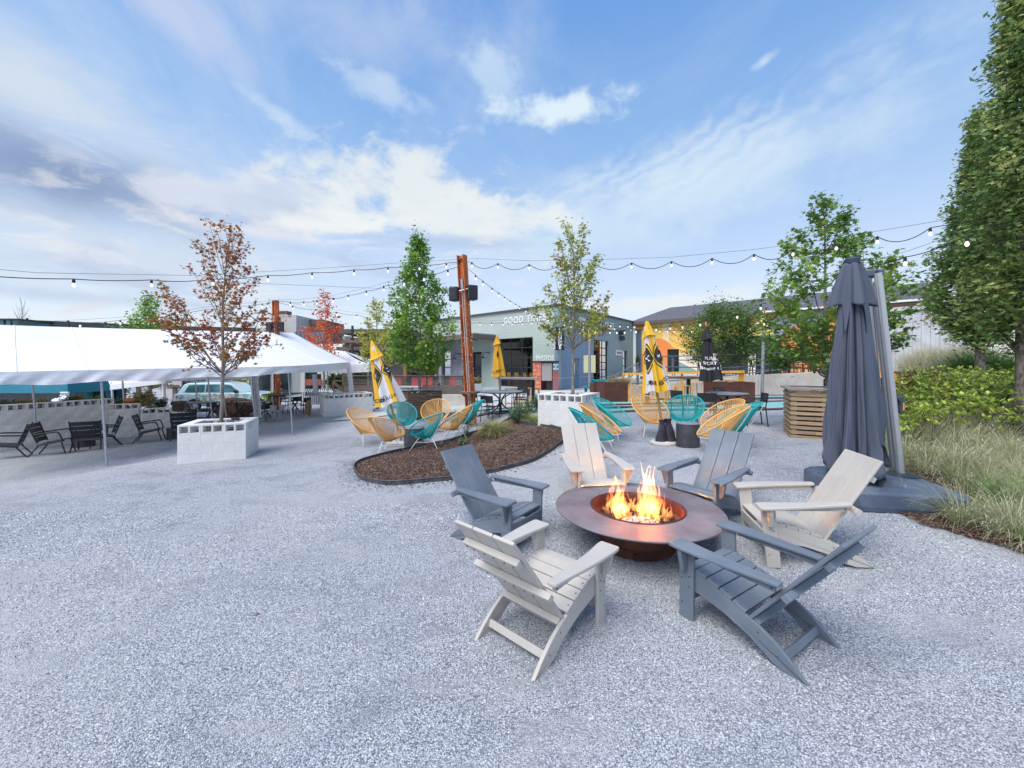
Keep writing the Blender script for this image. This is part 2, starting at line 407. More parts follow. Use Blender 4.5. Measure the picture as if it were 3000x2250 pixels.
wood_light = woodm('weathered_pallet_wood', (.26, .175, .10), (.42, .31, .20), (1.2, 1.2, 16))
wood_grey = woodm('silvered_fence_wood', (.115, .085, .07), (.25, .20, .175), (1, 1, 14))
wood_beam = woodm('grey_timber_beam', (.10, .08, .065), (.19, .155, .13), (1, 1, 8))
black_metal = mat('black_powder_coat', (.022, .024, .028), .45, bump=.05, bscale=200)
dark_metal = mat('dark_grey_metal', (.07, .075, .085), .45, metal=.3)
galv = mat('galvanised_steel', (.46, .48, .52), .42, metal=.65, col2=(.36, .38, .42), scale=14)
white_metal = mat('white_painted_metal', (.78, .77, .74), .4)
yellow_metal = mat('yellow_painted_steel', (.86, .42, .05), .45, col2=(.80, .37, .05), scale=4)
pale_yellow = mat('pale_yellow_paint', (.80, .60, .20), .45)
teal_paint = mat('teal_painted_timber', (.17, .42, .42), .7, col2=(.24, .50, .49), scale=3, dirt=(.35, .42, .42), dirt_amt=.6, dirt_scale=3)
teal_metal = mat('teal_painted_metal', (.02, .27, .29), .45)
rust = mat('rusted_steel', (.62, .17, .04), .75, col2=(.36, .085, .025), scale=5, stretch=(1, 1, .35), bump=.25, bscale=60, dirt=(.60, .20, .06), dirt_amt=.6, dirt_scale=3)
rust_dark = mat('dark_rusted_steel', (.16, .055, .028), .8, col2=(.09, .035, .02), scale=5, bump=.25, bscale=60)
corten = mat('corten_steel', (.125, .036, .022), .7, col2=(.075, .026, .02), scale=3.5, bump=.15, bscale=50, dirt=(.20, .08, .05), dirt_amt=.4)
conduit = mat('conduit_pipe', (.58, .56, .54), .5, metal=.3, dirt=(.4, .15, .06), dirt_amt=.6, dirt_scale=4)
concrete = mat('board_formed_concrete', (.50, .47, .42), .9, col2=(.60, .56, .50), scale=1.6, bump=.2, bscale=30, dirt=(.42, .34, .28), dirt_amt=.45, dirt_scale=.7)
concrete_pad = mat('concrete_slab', (.46, .46, .46), .9, col2=(.54, .54, .53), scale=2, bump=.2)
glass_dark = mat('dark_window_glass', (.012, .016, .020), .06, spec=.8, col2=(.03, .045, .05), scale=.8)
tent_cloth = mat('white_tent_fabric', (.90, .90, .89), .55, col2=(.85, .85, .87), scale=1.2, stretch=(1, 1, 1), bump=.12, bscale=6, trans=.12)
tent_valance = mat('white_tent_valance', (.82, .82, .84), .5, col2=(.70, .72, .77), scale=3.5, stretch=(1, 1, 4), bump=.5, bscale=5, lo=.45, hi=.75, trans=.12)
bark_grey = mat('pale_grey_bark', (.30, .26, .23), .9, col2=(.17, .145, .13), scale=14, stretch=(1, 1, .4), bump=.5, bscale=40)
bark_rough = mat('furrowed_bark', (.24, .20, .17), .95, col2=(.09, .075, .065), scale=22, stretch=(1, 1, .5), bump=1.0, bscale=30)
letter_white = mat('white_sign_paint', (.80, .81, .80), .6)
letter_black = mat('black_print', (.018, .018, .02), .6)

# ------------------------------------------------------------------ cinder blocks
BW, BH, BD = .403, .203, .2
def block_mesh(name, m, w=BW, hollow=False):
    b = MB(); g = .003; x_, z_, y_ = w-g, BH-g*.8, BD-g
    if not hollow:
        b.box((0, 0, 0), (x_, y_, z_))
    else:           # laid on its side: two square cores run through it
        t = .032; zc = z_-2*t
        b.box((0, 0, z_/2-t/2), (x_, y_, t)); b.box((0, 0, -z_/2+t/2), (x_, y_, t))
        for xx in (-x_/2+t/2, 0, x_/2-t/2): b.box((xx, 0, 0), (t if xx else t*1.05, y_-.002, zc))
    return b.mesh(name, m)
def hollow_mesh(name, m, inner):
    me = block_mesh(name, m, hollow=True); return me
BLK = {}
def blocks(kind):
    if kind not in BLK:
        m = white_block if kind == 'white' else grey_block
        BLK[kind] = (block_mesh('block', m), block_mesh('block', m, BW/2), hollow_mesh('block', m, hollow_in))
    return BLK[kind]
def wall_run(parent, p0, ang, n, z0, courses, kind, flip=0, half_ends=True, hollow_top=True):
    """n blocks long wall from p0 (x,y) in direction ang, local to parent"""
    full, half, hol = blocks(kind); dx, dy = math.cos(ang), math.sin(ang)
    for c_ in range(courses):
        top = hollow_top and c_ == courses-1
        off = (c_+flip) % 2 and not top
        zc = z0+BH*(c_+.5)
        seq = []; t_ = 0
        if off: seq.append((half, BW/4)); t_ = BW/2
        while t_+BW <= n*BW+1e-6: seq.append((hol if top else full, t_+BW/2)); t_ += BW
        if n*BW-t_ > .05: seq.append((half, t_+BW/4))
        for me_, s_ in seq:
            o = link('block', me_, parent, loc=(p0[0]+dx*s_, p0[1]+dy*s_, zc+rnd.uniform(-.0008, .0008)), rot=(0, 0, ang+rnd.uniform(-.004, .004)))
def block_planter(name, label, corner, ang, nx_, ny_, courses=4, kind='white', sub=.12, group=None):
    """corner: front corner; nx blocks along ang, ny blocks along ang+90"""
    t = thing(name, label, 'planter', corner, ang, group=group)
    L, Wd = nx_*BW, ny_*BW; z0 = -sub
    wall_run(t, (0, BD/2), 0, nx_, z0, courses, kind)
    wall_run(t, (0, Wd-BD/2), 0, nx_, z0, courses, kind)
    wall_run(t, (BD/2+.0, BD), R(90), (Wd-2*BD)/BW, z0, courses, kind, 1)
    wall_run(t, (L-BD/2, BD), R(90), (Wd-2*BD)/BW, z0, courses, kind, 1)
    if courses > 1:     # mortar backing just inside the joints
        MB().box((L/2, BD/2, (courses-1)*BH/2+z0), (L-.014, BD-.014, (courses-1)*BH-.01)).box((L/2, Wd-BD/2, (courses-1)*BH/2+z0), (L-.014, BD-.014, (courses-1)*BH-.01)) \
            .box((BD/2, Wd/2, (courses-1)*BH/2+z0), (BD-.014, Wd-2*BD-.01, (courses-1)*BH-.01)).box((L-BD/2, Wd/2, (courses-1)*BH/2+z0), (BD-.014, Wd-2*BD-.01, (courses-1)*BH-.01)).build('mortar', mortar if kind == 'white' else grey_block, t)
    s_ = MB(); s_.grid(9, 9, lambda u, v: (BD+(L-2*BD)*u, BD+(Wd-2*BD)*v, z0+courses*BH-.17+.02*math.sin(u*9)*math.cos(v*7)))
    s_.build('soil', soil, t, smooth=True)
    return t
# ------------------------------------------------------------------ the block building with the painted mural walls
def vec2(a, b): return Vector((a, b, 0))
def paint_gradient(name, c_a, c_b, c_t, x0, x1, c_c=None):
    """mural paint blended along the wall (object X) and towards a second colour near the parapet"""
    m = bpy.data.materials.new(name); m.use_nodes = True; t = m.node_tree; t.nodes.clear(); n = NT(t)
    b = n.new('ShaderNodeBsdfPrincipled'); out = n.new('ShaderNodeOutputMaterial'); P = n.new('ShaderNodeTexCoord').outputs['Object']
    px_, py_, pz_ = n.sep(P); w = n.noise(P, .5, 4, .6)
    f = n.maprange(n.m('ADD', px_, n.m('MULTIPLY', n.m('SUBTRACT', w, .5), 3.0)), x0, x1, 0, 1)
    col = n.mix(f, c4(c_a), c4(c_b))
    g_ = n.maprange(n.m('ADD', pz_, n.m('MULTIPLY', n.m('SUBTRACT', w, .5), 2.0)), 2.6, 4.6, 0, 1)
    col = n.mix(g_, col, c4(c_t))
    st = n.maprange(n.noise(n.vm('MULTIPLY', P, (3, 3, .5)), 2, 6, .7), .5, .75, 0, .22)
    col = n.mix(st, col, c4((.5, .5, .5)))
    br = n.new('ShaderNodeTexBrick'); n.put(br.inputs['Vector'], n.comb(px_, pz_, 0)); br.inputs['Scale'].default_value = 1
    br.inputs['Brick Width'].default_value = .4; br.inputs['Row Height'].default_value = .2; br.inputs['Mortar Size'].default_value = .007
    bp = n.new('ShaderNodeBump'); bp.inputs['Strength'].default_value = .8; bp.inputs['Distance'].default_value = .02; bp.invert = True
    n.put(bp.inputs['Height'], n.m('ADD', br.outputs['Fac'], n.m('MULTIPLY', n.noise(P, 12, 4), .25)))
    n.l.new(bp.outputs[0], b.inputs['Normal']); n.put(b.inputs['Base Color'], col); b.inputs['Roughness'].default_value = .8
    n.l.new(b.outputs[0], out.inputs[0]); return m

CORN = W(1636, 896, 26.7); CORN.z = 0; ROOF = H+172*26.7/F
Ld = Vector((-.73, .683, 0)); Rd = Vector((.61, .792, 0))
def t_at(px, d_):       # distance along a wall direction from the corner where a pixel column meets it
    u = (px-CX)/F; return (CORN.x-u*CORN.y)/(u*d_.y-d_.x)
def z_at(px, py, d_): return H-(py-HY)/F*(CORN.y+t_at(px, d_)*d_.y)
gt = thing('lounge_building', 'teal and blue painted block lounge building with white lettering under its roof edge', 'building', CORN, 0)
wallL = paint_gradient('mural_green_paint', (.37, .46, .405), (.38, .36, .45), (.43, .49, .45), 8.0, 11.5)
wallR = paint_gradient('mural_blue_paint', (.22, .33, .46), (.23, .35, .38), (.23, .345, .38), 4.5, 8.0)
purple = mat('pale_lilac_wall_paint', (.33, .31, .41), .85, col2=(.29, .28, .37), scale=2, bump=.2)
grey_wall = mat('pale_grey_wall_paint', (.43, .43, .44), .85, col2=(.38, .38, .40), scale=2, bump=.2)
def wall_with_holes(name, parent, length, height, holes, m, thick=.3, z0=-.4, loc=(0, 0, 0), rz=0, outward=1):
    """wall in local XZ plane (x along, outer face at y=0, body at +y*outward) with rectangular holes (x0,x1,z0,z1)"""
    xs_ = sorted({0, length, *[h[0] for h in holes], *[h[1] for h in holes]}); zs_ = sorted({z0, height, *[h[2] for h in holes], *[h[3] for h in holes]})
    b = MB()
    inside = lambda x_, z_: any(h[0]-1e-6 < x_ < h[1]+1e-6 and h[2]-1e-6 < z_ < h[3]+1e-6 for h in holes)
    idx = {}
    def vid(x_, y_, z_):
        k = (round(x_, 4), round(y_, 4), round(z_, 4))
        if k not in idx: idx[k] = len(b.v); b.v.append((x_, y_, z_))
        return idx[k]
    T = thick*outward
    solid = {(i, j): not inside((xs_[i]+xs_[i+1])/2, (zs_[j]+zs_[j+1])/2) for i in range(len(xs_)-1) for j in range(len(zs_)-1)}
    for (i, j), s_ in solid.items():
        if not s_: continue
        a, c_, e, g_ = xs_[i], xs_[i+1], zs_[j], zs_[j+1]
        b.f.append((vid(a, 0, e), vid(c_, 0, e), vid(c_, 0, g_), vid(a, 0, g_))); b.f.append((vid(a, T, g_), vid(c_, T, g_), vid(c_, T, e), vid(a, T, e)))
        for di, dj, q in ((-1, 0, ((a, e), (a, g_))), (1, 0, ((c_, g_), (c_, e))), (0, -1, ((c_, e), (a, e))), (0, 1, ((a, g_), (c_, g_)))):
            if not solid.get((i+di, j+dj), False):
                (x1, z1), (x2, z2) = q; b.f.append((vid(x1, 0, z1), vid(x2, 0, z2), vid(x2, T, z2), vid(x1, T, z1)))
    b.mi = [0]*len(b.f)
    return b.build(name, m, parent, loc=loc, rot=(0, 0, rz))
def gz_w(x_, y_): return gz(x_, y_)
angL = math.atan2(Ld.y, Ld.x); angR = math.atan2(Rd.y, Rd.x)
# left wall : runs from the corner away to the left
tg0, tg1 = t_at(1561, Ld), t_at(1461, Ld); gtop = z_at(1561, 987, Ld)
td0, td1 = t_at(1411, Ld), t_at(1383, Ld); dtop = z_at(1400, 1031, Ld)
tw0, tw1 = t_at(1320, Ld), t_at(1296, Ld); tw2, tw3 = t_at(1278, Ld), t_at(1236, Ld)
wl = wall_with_holes('wall', gt, t_at(1150, Ld), ROOF, [(tg0, tg1, .35, gtop), (td0, td1, .3, dtop), (tw0, tw1, 1.0, 3.2), (tw2, tw3, .9, 4.2)], wallL, rz=angL, outward=-1)
# right wall
rg0, rg1 = t_at(1739, Rd), t_at(1783, Rd); rgt = z_at(1739, 995, Rd)
rd0, rd1 = t_at(1679, Rd), t_at(1698, Rd); rdt = z_at(1680, 1050, Rd)
rw0, rw1 = t_at(1825, Rd), t_at(1838, Rd); rwt = z_at(1825, 1027, Rd); RL = t_at(1864, Rd)
wr = wall_with_holes('wall', gt, RL, ROOF, [(rd0, rd1, .3, rdt), (rg0, rg1, .4, rgt), (rw0, rw1, .5, rwt)], wallR, rz=angR, outward=1)
roof_dark = mat('dark_parapet_cap', (.07, .07, .08), .6)
nL, nR = Vector((Ld.y, -Ld.x, 0)), Vector((Rd.y, -Rd.x, 0))      # nR points right-front
outL = -Vector((-Ld.y, Ld.x, 0))
if outL.y > 0: outL = -outL
outR = Vector((Rd.y, -Rd.x, 0))
if outR.y > 0: outR = -outR
b = MB()
b.bar(Vector((0, 0, ROOF+.06))-Ld*.05-outL*.1, Ld*t_at(1150, Ld)+Vector((0, 0, ROOF+.06))-outL*.1, .46, .14); b.bar(Vector((0, 0, ROOF+.06))-Rd*.05-outR*.1+Rd*.3, Rd*RL+Vector((0, 0, ROOF+.06))-outR*.1, .46, .13)
b.build('parapet_cap', roof_dark, gt)
b = MB(); q = [Vector((0, 0, ROOF-.3)), Ld*22, Ld*22+Rd*RL, Rd*RL]; q = [Vector((p.x, p.y, ROOF-.3)) for p in q]
q[0] = q[0]-outL*.4-outR*.4; b.add(q, [(0, 1, 2, 3)]); b.build('roof', roof_dark, gt)
# garage doors of dark glass in black frames; warm things show dimly behind
def garage(parent, d_, out, t0, t1, z0, z1, cols, rows, room):
    fr = MB(); D_ = -.18
    base = lambda t_, z_, o_=0: d_*t_+out*(D_+o_)+Vector((0, 0, z_))
    for k in range(cols+1): t_ = t0+(t1-t0)*k/cols; fr.bar(base(t_, z0), base(t_, z1), .07, .06, up=out)
    for k in range(rows+1): z_ = z0+(z1-z0)*k/rows; fr.bar(base(t0, z_), base(t1, z_), .06, .07, up=Vector((0, 0, 1)))
    fo = fr.build('garage_door', black_metal, parent)
    for i in range(cols):
        for j in range(rows):
            a, c_ = t0+(t1-t0)*(i+.05)/cols, t0+(t1-t0)*(i+.95)/cols; e, g_ = z0+(z1-z0)*(j+.03)/rows, z0+(z1-z0)*(j+.97)/rows
            MB().add([base(a, e), base(c_, e), base(c_, g_), base(a, g_)], [(0, 1, 2, 3)]).build('pane', glass_see, fo)
    return fo
def glass_material():
    m = bpy.data.materials.new('reflective_door_glass'); m.use_nodes = True; t = m.node_tree; t.nodes.clear(); n = NT(t)
    g_ = n.new('ShaderNodeBsdfGlossy'); g_.inputs['Roughness'].default_value = .03; g_.inputs[0].default_value = (.8, .88, .9, 1)
    tr = n.new('ShaderNodeBsdfTransparent'); tr.inputs[0].default_value = (.62, .66, .66, 1)
    lw = n.new('ShaderNodeLayerWeight'); lw.inputs[0].default_value = .5
    fz = n.m('ADD', .05, n.m('MULTIPLY', n.m('POWER', lw.outputs['Facing'], 4.0), .9))
    ms = n.new('ShaderNodeMixShader'); n.put(ms.inputs[0], fz); n.l.new(tr.outputs[0], ms.inputs[1]); n.l.new(g_.outputs[0], ms.inputs[2])
    o = n.new('ShaderNodeOutputMaterial'); n.l.new(ms.outputs[0], o.inputs[0]); return m
glass_see = glass_material()
garage(gt, Ld, outL, tg0, tg1, .35, gtop, 3, 5, None)
garage(gt, Rd, outR, rg0, rg1, .4, rgt, 3, 6, None)
garage(gt, Rd, outR, rw0, rw1, .5, rwt, 1, 4, None)
garage(gt, Ld, outL, td0, td1, .3, dtop, 1, 2, None)
garage(gt, Ld, outL, tw0, tw1, 1.0, 3.2, 1, 3, None)
garage(gt, Ld, outL, tw2, tw3, .9, 4.2, 2, 3, None)
# interior seen through the doors: floor, back wall, counters, wall painted yellow
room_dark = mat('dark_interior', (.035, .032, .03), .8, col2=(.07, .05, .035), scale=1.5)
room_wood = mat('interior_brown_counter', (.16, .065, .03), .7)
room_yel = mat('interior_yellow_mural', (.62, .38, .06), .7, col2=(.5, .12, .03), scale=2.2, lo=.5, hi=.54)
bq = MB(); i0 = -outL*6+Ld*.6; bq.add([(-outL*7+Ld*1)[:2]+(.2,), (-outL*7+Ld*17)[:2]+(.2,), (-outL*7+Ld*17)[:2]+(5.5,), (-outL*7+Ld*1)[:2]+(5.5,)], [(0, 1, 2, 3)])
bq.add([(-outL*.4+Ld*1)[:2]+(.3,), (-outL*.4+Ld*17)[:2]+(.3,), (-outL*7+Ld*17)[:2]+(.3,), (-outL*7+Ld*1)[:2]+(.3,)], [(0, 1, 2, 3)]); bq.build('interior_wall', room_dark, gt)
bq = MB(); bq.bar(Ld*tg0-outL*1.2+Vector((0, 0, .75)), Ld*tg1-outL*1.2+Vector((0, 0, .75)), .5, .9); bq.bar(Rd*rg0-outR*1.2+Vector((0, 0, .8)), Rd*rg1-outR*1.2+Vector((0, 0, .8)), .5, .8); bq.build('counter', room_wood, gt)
bq = MB(); bq.bar(Rd*rg0-outR*2.2+Vector((0, 0, 3.9)), Rd*(rg1+1)-outR*2.2+Vector((0, 0, 3.9)), .1, 2.2); bq.build('interior_mural', room_yel, gt)
bq = MB(); bq.bar(Rd*(rg0+1.5)-outR*2.1+Vector((0, 0, 2.0)), Rd*(rg0+2.6)-outR*2.1+Vector((0, 0, 2.0)), .1, 1.5); bq.build('interior_orange_panel', mat('interior_orange', (.6, .17, .04), .7), gt)
for k in range(4):
    bq = MB(); p = Ld*(tg0+.5+k*.75)-outL*.55
    bq.bar(p+Vector((0, 0, .95)), p+outL*.1+Vector((0, 0, 1.4)), .42, .04); bq.bar(p+Vector((0, 0, .95)), p-outL*.4+Vector((0, 0, .95)), .42, .05); bq.build('stool_seat', yellow_metal, gt)
# blue door and its small window, on the right wall
b = MB(); b.bar(Rd*(rd0+.06)+Vector((0, 0, (rdt+.3)/2)), Rd*(rd1-.06)+Vector((0, 0, (rdt+.3)/2)), .06, rdt-.36)
door = b.build('door', mat('blue_door_paint', (.10, .27, .40), .5), gt); door.location = -outR*.1
b = MB(); b.bar(Rd*(rd0+.2)+Vector((0, 0, 1.85)), Rd*(rd0+.62)+Vector((0, 0, 1.85)), .02, 1.0); wn = b.build('window', glass_dark, door); wn.location = outR*.035
b = MB(); b.bar(Rd*(rd0+.16)+Vector((0, 0, 1.7)), Rd*(rd0+.34)+Vector((0, 0, 1.7)), .01, .8); wn = b.build('notice', letter_white, door); wn.location = outR*.055
b = MB(); b.bar(Rd*rd0+Vector((0, 0, rdt+.04)), Rd*rd1+Vector((0, 0, rdt+.04)), .12, .08); b.bar(Rd*(rd1-.35)+Vector((0, 0, 1.35)), Rd*(rd1-.12)+Vector((0, 0, 1.35)), .1, .05); wn = b.build('handle', galv, door)
# white line and downpipe, floodlights, sconces, camera
b = MB(); b.bar(Rd*.1+Vector((0, 0, z_at(1660, 1107, Rd))), Rd*(rd0-.05)+Vector((0, 0, z_at(1660, 1107, Rd))), .012, .05); b.bar(Rd*(rd1+.05)+Vector((0, 0, z_at(1660, 1107, Rd))), Rd*(rg0-.03)+Vector((0, 0, z_at(1660, 1107, Rd))), .012, .05); b.build('painted_line', mat('pale_line_paint', (.45, .55, .62), .8), gt).location = outR*.008
b = MB(); b.bar(Rd*(RL-.12)+Vector((0, 0, .2)), Rd*(RL-.12)+Vector((0, 0, ROOF-.2)), .5, .35); b.build('downpipe', letter_white, gt).location = outR*.2
def flood(t_, d_, out, z_, name='floodlight'):
    b = MB(); p = d_*t_+out*.22; b.box((p.x, p.y, z_), (.5, .3, .34), (R(-25), 0, math.atan2(d_.y, d_.x))); b.bar(p+Vector((0, 0, z_)), p-out*.22+Vector((0, 0, z_+.1)), .08, .08); return b.build(name, black_metal, gt, bevel=.02)
flood(t_at(1816, Rd), Rd, outR, z_at(1816, 991, Rd)); flood(t_at(1815, Rd), Rd, outR, z_at(1815, 974, Rd), 'security_camera').scale = (1, 1, 1); flood(t_at(1716, Rd), Rd, outR, z_at(1716, 978, Rd))
def sconce(t_, z_):
    b = MB(); p = Ld*t_+Vector((0, 0, z_)); b.lathe([(.12, -.03), (.12, .03)], 10, tuple(p+outL*.03)); pts = [p, p+outL*.5+Vector((0, 0, .02)), p+outL*.62+Vector((0, 0, -.1)), p+outL*.62+Vector((0, 0, -.3))]
    b.tube(pts, .03, 6); q = p+outL*.62+Vector((0, 0, -.42)); b.lathe([(.03, .12), (.08, .06), (.26, 0), (.25, -.02)], 14, tuple(q)); b.build('wall_lamp', mat('plum_lamp_enamel', (.05, .04, .08), .4), gt)
sconce(t_at(1432, Ld), z_at(1432, 1033, Ld)); sconce(t_at(1348, Ld), z_at(1348, 1037, Ld))
# lettering
def wall_text(s, px0, px1, py0, py1, d_, out, cap, rev=False, sp=1.05, m=letter_white, nm='lettering', bold=.012, parent=gt):
    t0, t1 = t_at(px0, d_), t_at(px1, d_); z_ = (z_at(px0, py0, d_)+z_at(px1, py1, d_))/2
    xa = d_ if d_.x > 0 else -d_
    me = text_mesh(s, cap/.7, .01, bold, sp); w_ = max(v.co.x for v in me.vertices)-min(v.co.x for v in me.vertices)
    me.materials.clear(); me.materials.append(m); me.transform(Matrix.Diagonal((abs(t1-t0)/w_, 1, 1, 1)))
    o = link(nm, me, parent); o.matrix_local = frame(d_*((t0+t1)/2)+out*.015+Vector((0, 0, z_)), xa, (0, 0, 1)); return o
wall_text('GOOD TIMES', 1476, 1600, 941, 931, Ld, outL, .50, sp=1.25)
wall_text('GOOD DRINKS', 1644, 1729, 929, 945, Rd, outR, .52, sp=1.2)
wall_text('NICE FOLKS', 1738, 1797, 948, 957, Rd, outR, .55, sp=1.2)
b = MB(); b.bar(Rd*t_at(1804, Rd)+Vector((0, 0, z_at(1812, 1034, Rd))), Rd*t_at(1823, Rd)+Vector((0, 0, z_at(1812, 1034, Rd))), .04, .42); sg = b.build('sign_board', letter_white, gt); sg.location = outR*.03
wall_text('SERVICE', 1805, 1822, 1034, 1034, Rd, outR*3.8, .2, m=mat('slate_print', (.12, .2, .24), .7), nm='sign_lettering')
# projecting LOUNGE sign
ls = thing('lounge_sign', 'black vertical blade sign reading LOUNGE on the corner of the teal building', 'sign', CORN)
zt, zb = H+(HY-957)*26/F, H+(HY-1026)*26/F
b = MB(); b.box((.02, -.62, (zt+zb)/2), (.58, .16, zt-zb)); b.build('panel', mat('sign_black_enamel', (.012, .013, .018), .4), ls, bevel=.01)
b = MB(); b.box((-.36, -.52, (zt+zb)/2), (.16, .3, zt-zb-.02)); b.build('marquee_edge', mat('sign_white_edge', (.62, .62, .64), .5, col2=(.2, .2, .22), scale=8, lo=.5, hi=.55), ls)
b = MB(); b.bar((-.1, -.5, zt-.15), (-.1, .1, zt-.15), .06, .06); b.bar((-.1, -.5, zb+.15), (-.1, .1, zb+.15), .06, .06); b.build('bracket', black_metal, ls)
for k, ch in enumerate('LOUNGE'):
    text_part('letter', ch, .30, letter_white, ls, frame((.02, -.71, zt-.14-(k+.5)*(zt-zb-.2)/6+.0), (1, 0, 0), (0, 0, 1)), bold=.012, wx=1.05)
# photo booth
pb = thing('photo_booth', 'orange patterned photo booth with a pale curtain against the teal wall', 'photo booth', CORN)
p0, p1 = t_at(1561, Ld), t_at(1637, Ld)
pz = lambda py: H-(py-HY)/F*26.2
orange_pat = mat('orange_pattern_print', (.66, .17, .10), .6, col2=(.72, .33, .20), scale=9, lo=.5, hi=.53)
X0, Xa, Xb, X1 = [((px-CX)/F*26.3-CORN.x) for px in (1562, 1584, 1618, 1635)]
Yf = -.75; zb_, zt_ = .28, pz(1061)
MB().box(((X0+Xa)/2, Yf+.4, (zb_+zt_)/2), (Xa-X0, .8, zt_-zb_)).build('side_panel', orange_pat, pb)
MB().box(((Xb+X1)/2, Yf+.4, (zb_+zt_)/2), (X1-Xb, .8, zt_-zb_)).build('side_panel', mat('booth_dark_red_panel', (.34, .09, .05), .6, col2=(.28, .14, .22), scale=2), pb)
MB().box(((X0+X1)/2, Yf+.38, zt_+.04), (X1-X0+.06, .9, .08)).build('canopy', black_metal, pb)
MB().box(((Xa+Xb)/2, Yf+.7, (zb_+zt_)/2), (Xb-Xa, .1, zt_-zb_)).build('back_panel', room_wood, pb)
cur = MB(); cur.grid(40, 3, lambda u, v: (Xa+.04+(Xb-Xa-.08)*u, Yf+.06+.035*math.sin(u*46), pz(1115)+(zt_-.05-pz(1115))*v)); cur.build('curtain', mat('grey_curtain_cloth', (.46, .43, .42), .8), pb, smooth=True)
MB().box(((Xa+Xb)/2+.18, Yf+.35, .62), (.4, .4, .65)).build('seat', black_metal, pb)
MB().lathe([(.0, 0), (.19, 0), (.19, .02), (.0, .02)], 20).build('badge', mat('booth_teal_badge', (.03, .22, .27), .5), pb, loc=((Xb+X1)/2, Yf-.005, pz(1075)), rot=(R(90), 0, 0)).scale = (1, 1.6, 1)
for i_, s_ in enumerate(('SNAP', '&', 'PRINT')): text_part('badge_lettering', s_, .13, letter_white, pb, frame(((Xb+X1)/2, Yf-.03, pz(1069+i_*6)), (1, 0, 0), (0, 0, 1)), bold=.004)
text_part('panel_lettering', 'PHOTOS', .14, mat('booth_yellow_print', (.6, .28, .05), .6), pb, frame(((Xb+X1)/2, Yf-.01, pz(1107)), (1, 0, 0), (0, 0, 1)))
for i in range(3):
    for j in range(7):
        cx_, cz_ = X0+.1+i*.17, zb_+.15+j*.27
        if cx_ < Xa-.04: MB().tube([(cx_-.06, Yf-.01, cz_-.06), (cx_-.02, Yf-.01, cz_+.04), (cx_+.03, Yf-.01, cz_+.04), (cx_+.06, Yf-.01, cz_-.06)], .008, 4).build('printed_arch', mat('booth_print_dark', (.45, .08, .06), .6), pb)
ps = thing('photos_sign', 'white block letters PHOTOS standing above the photo booth', 'sign', CORN)
for k, ch in enumerate('PHOTOS'):
    text_part('letter', ch, .46, letter_white, ps, frame((((1573+k*9.2)-CX)/F*26.3-CORN.x, Yf+.2, zt_+.26), (1, 0, 0), (0, 0, 1)), ext=.03, bold=.008, wx=.72)
# porch roof on the left wall
pr = thing('porch_roof', 'grey timber porch roof projecting from the lilac part of the lounge building', 'porch', CORN)
ta, tb = t_at(1452, Ld), t_at(1120, Ld); zp = 4.05
b = MB(); b.bar(Ld*ta+outL*2.4+Vector((0, 0, zp)), Ld*tb+outL*2.4+Vector((0, 0, zp)), .16, .36); b.bar(Ld*ta+outL*2.4+Vector((0, 0, zp)), Ld*ta+Vector((0, 0, zp)), .16, .36); b.build('fascia', wood_beam, pr)
b = MB(); b.bar(Ld*ta+outL*1.15+Vector((0, 0, zp+.24)), Ld*tb+outL*1.15+Vector((0, 0, zp+.24)), 2.35, .08); b.build('roof_deck', grey_wall, pr)
for k in range(12):
    t_ = ta+(tb-ta)*(k+.5)/12; b = MB(); b.bar(Ld*t_+outL*2.3+Vector((0, 0, zp+.02)), Ld*t_+Vector((0, 0, zp+.02)), .08, .2); b.build('rafter', wood_beam, pr)
for k, px in enumerate((1186, 1290)):
    d_ = (CORN.y+t_at(px, Ld)*Ld.y)-1.6; p = W(px, 1100, d_)-CORN
    MB().box((p.x, p.y, (zp+.3)/2), (.24, .24, zp-.3)).build('post', wood_beam if k == 0 else grey_wall, pr)

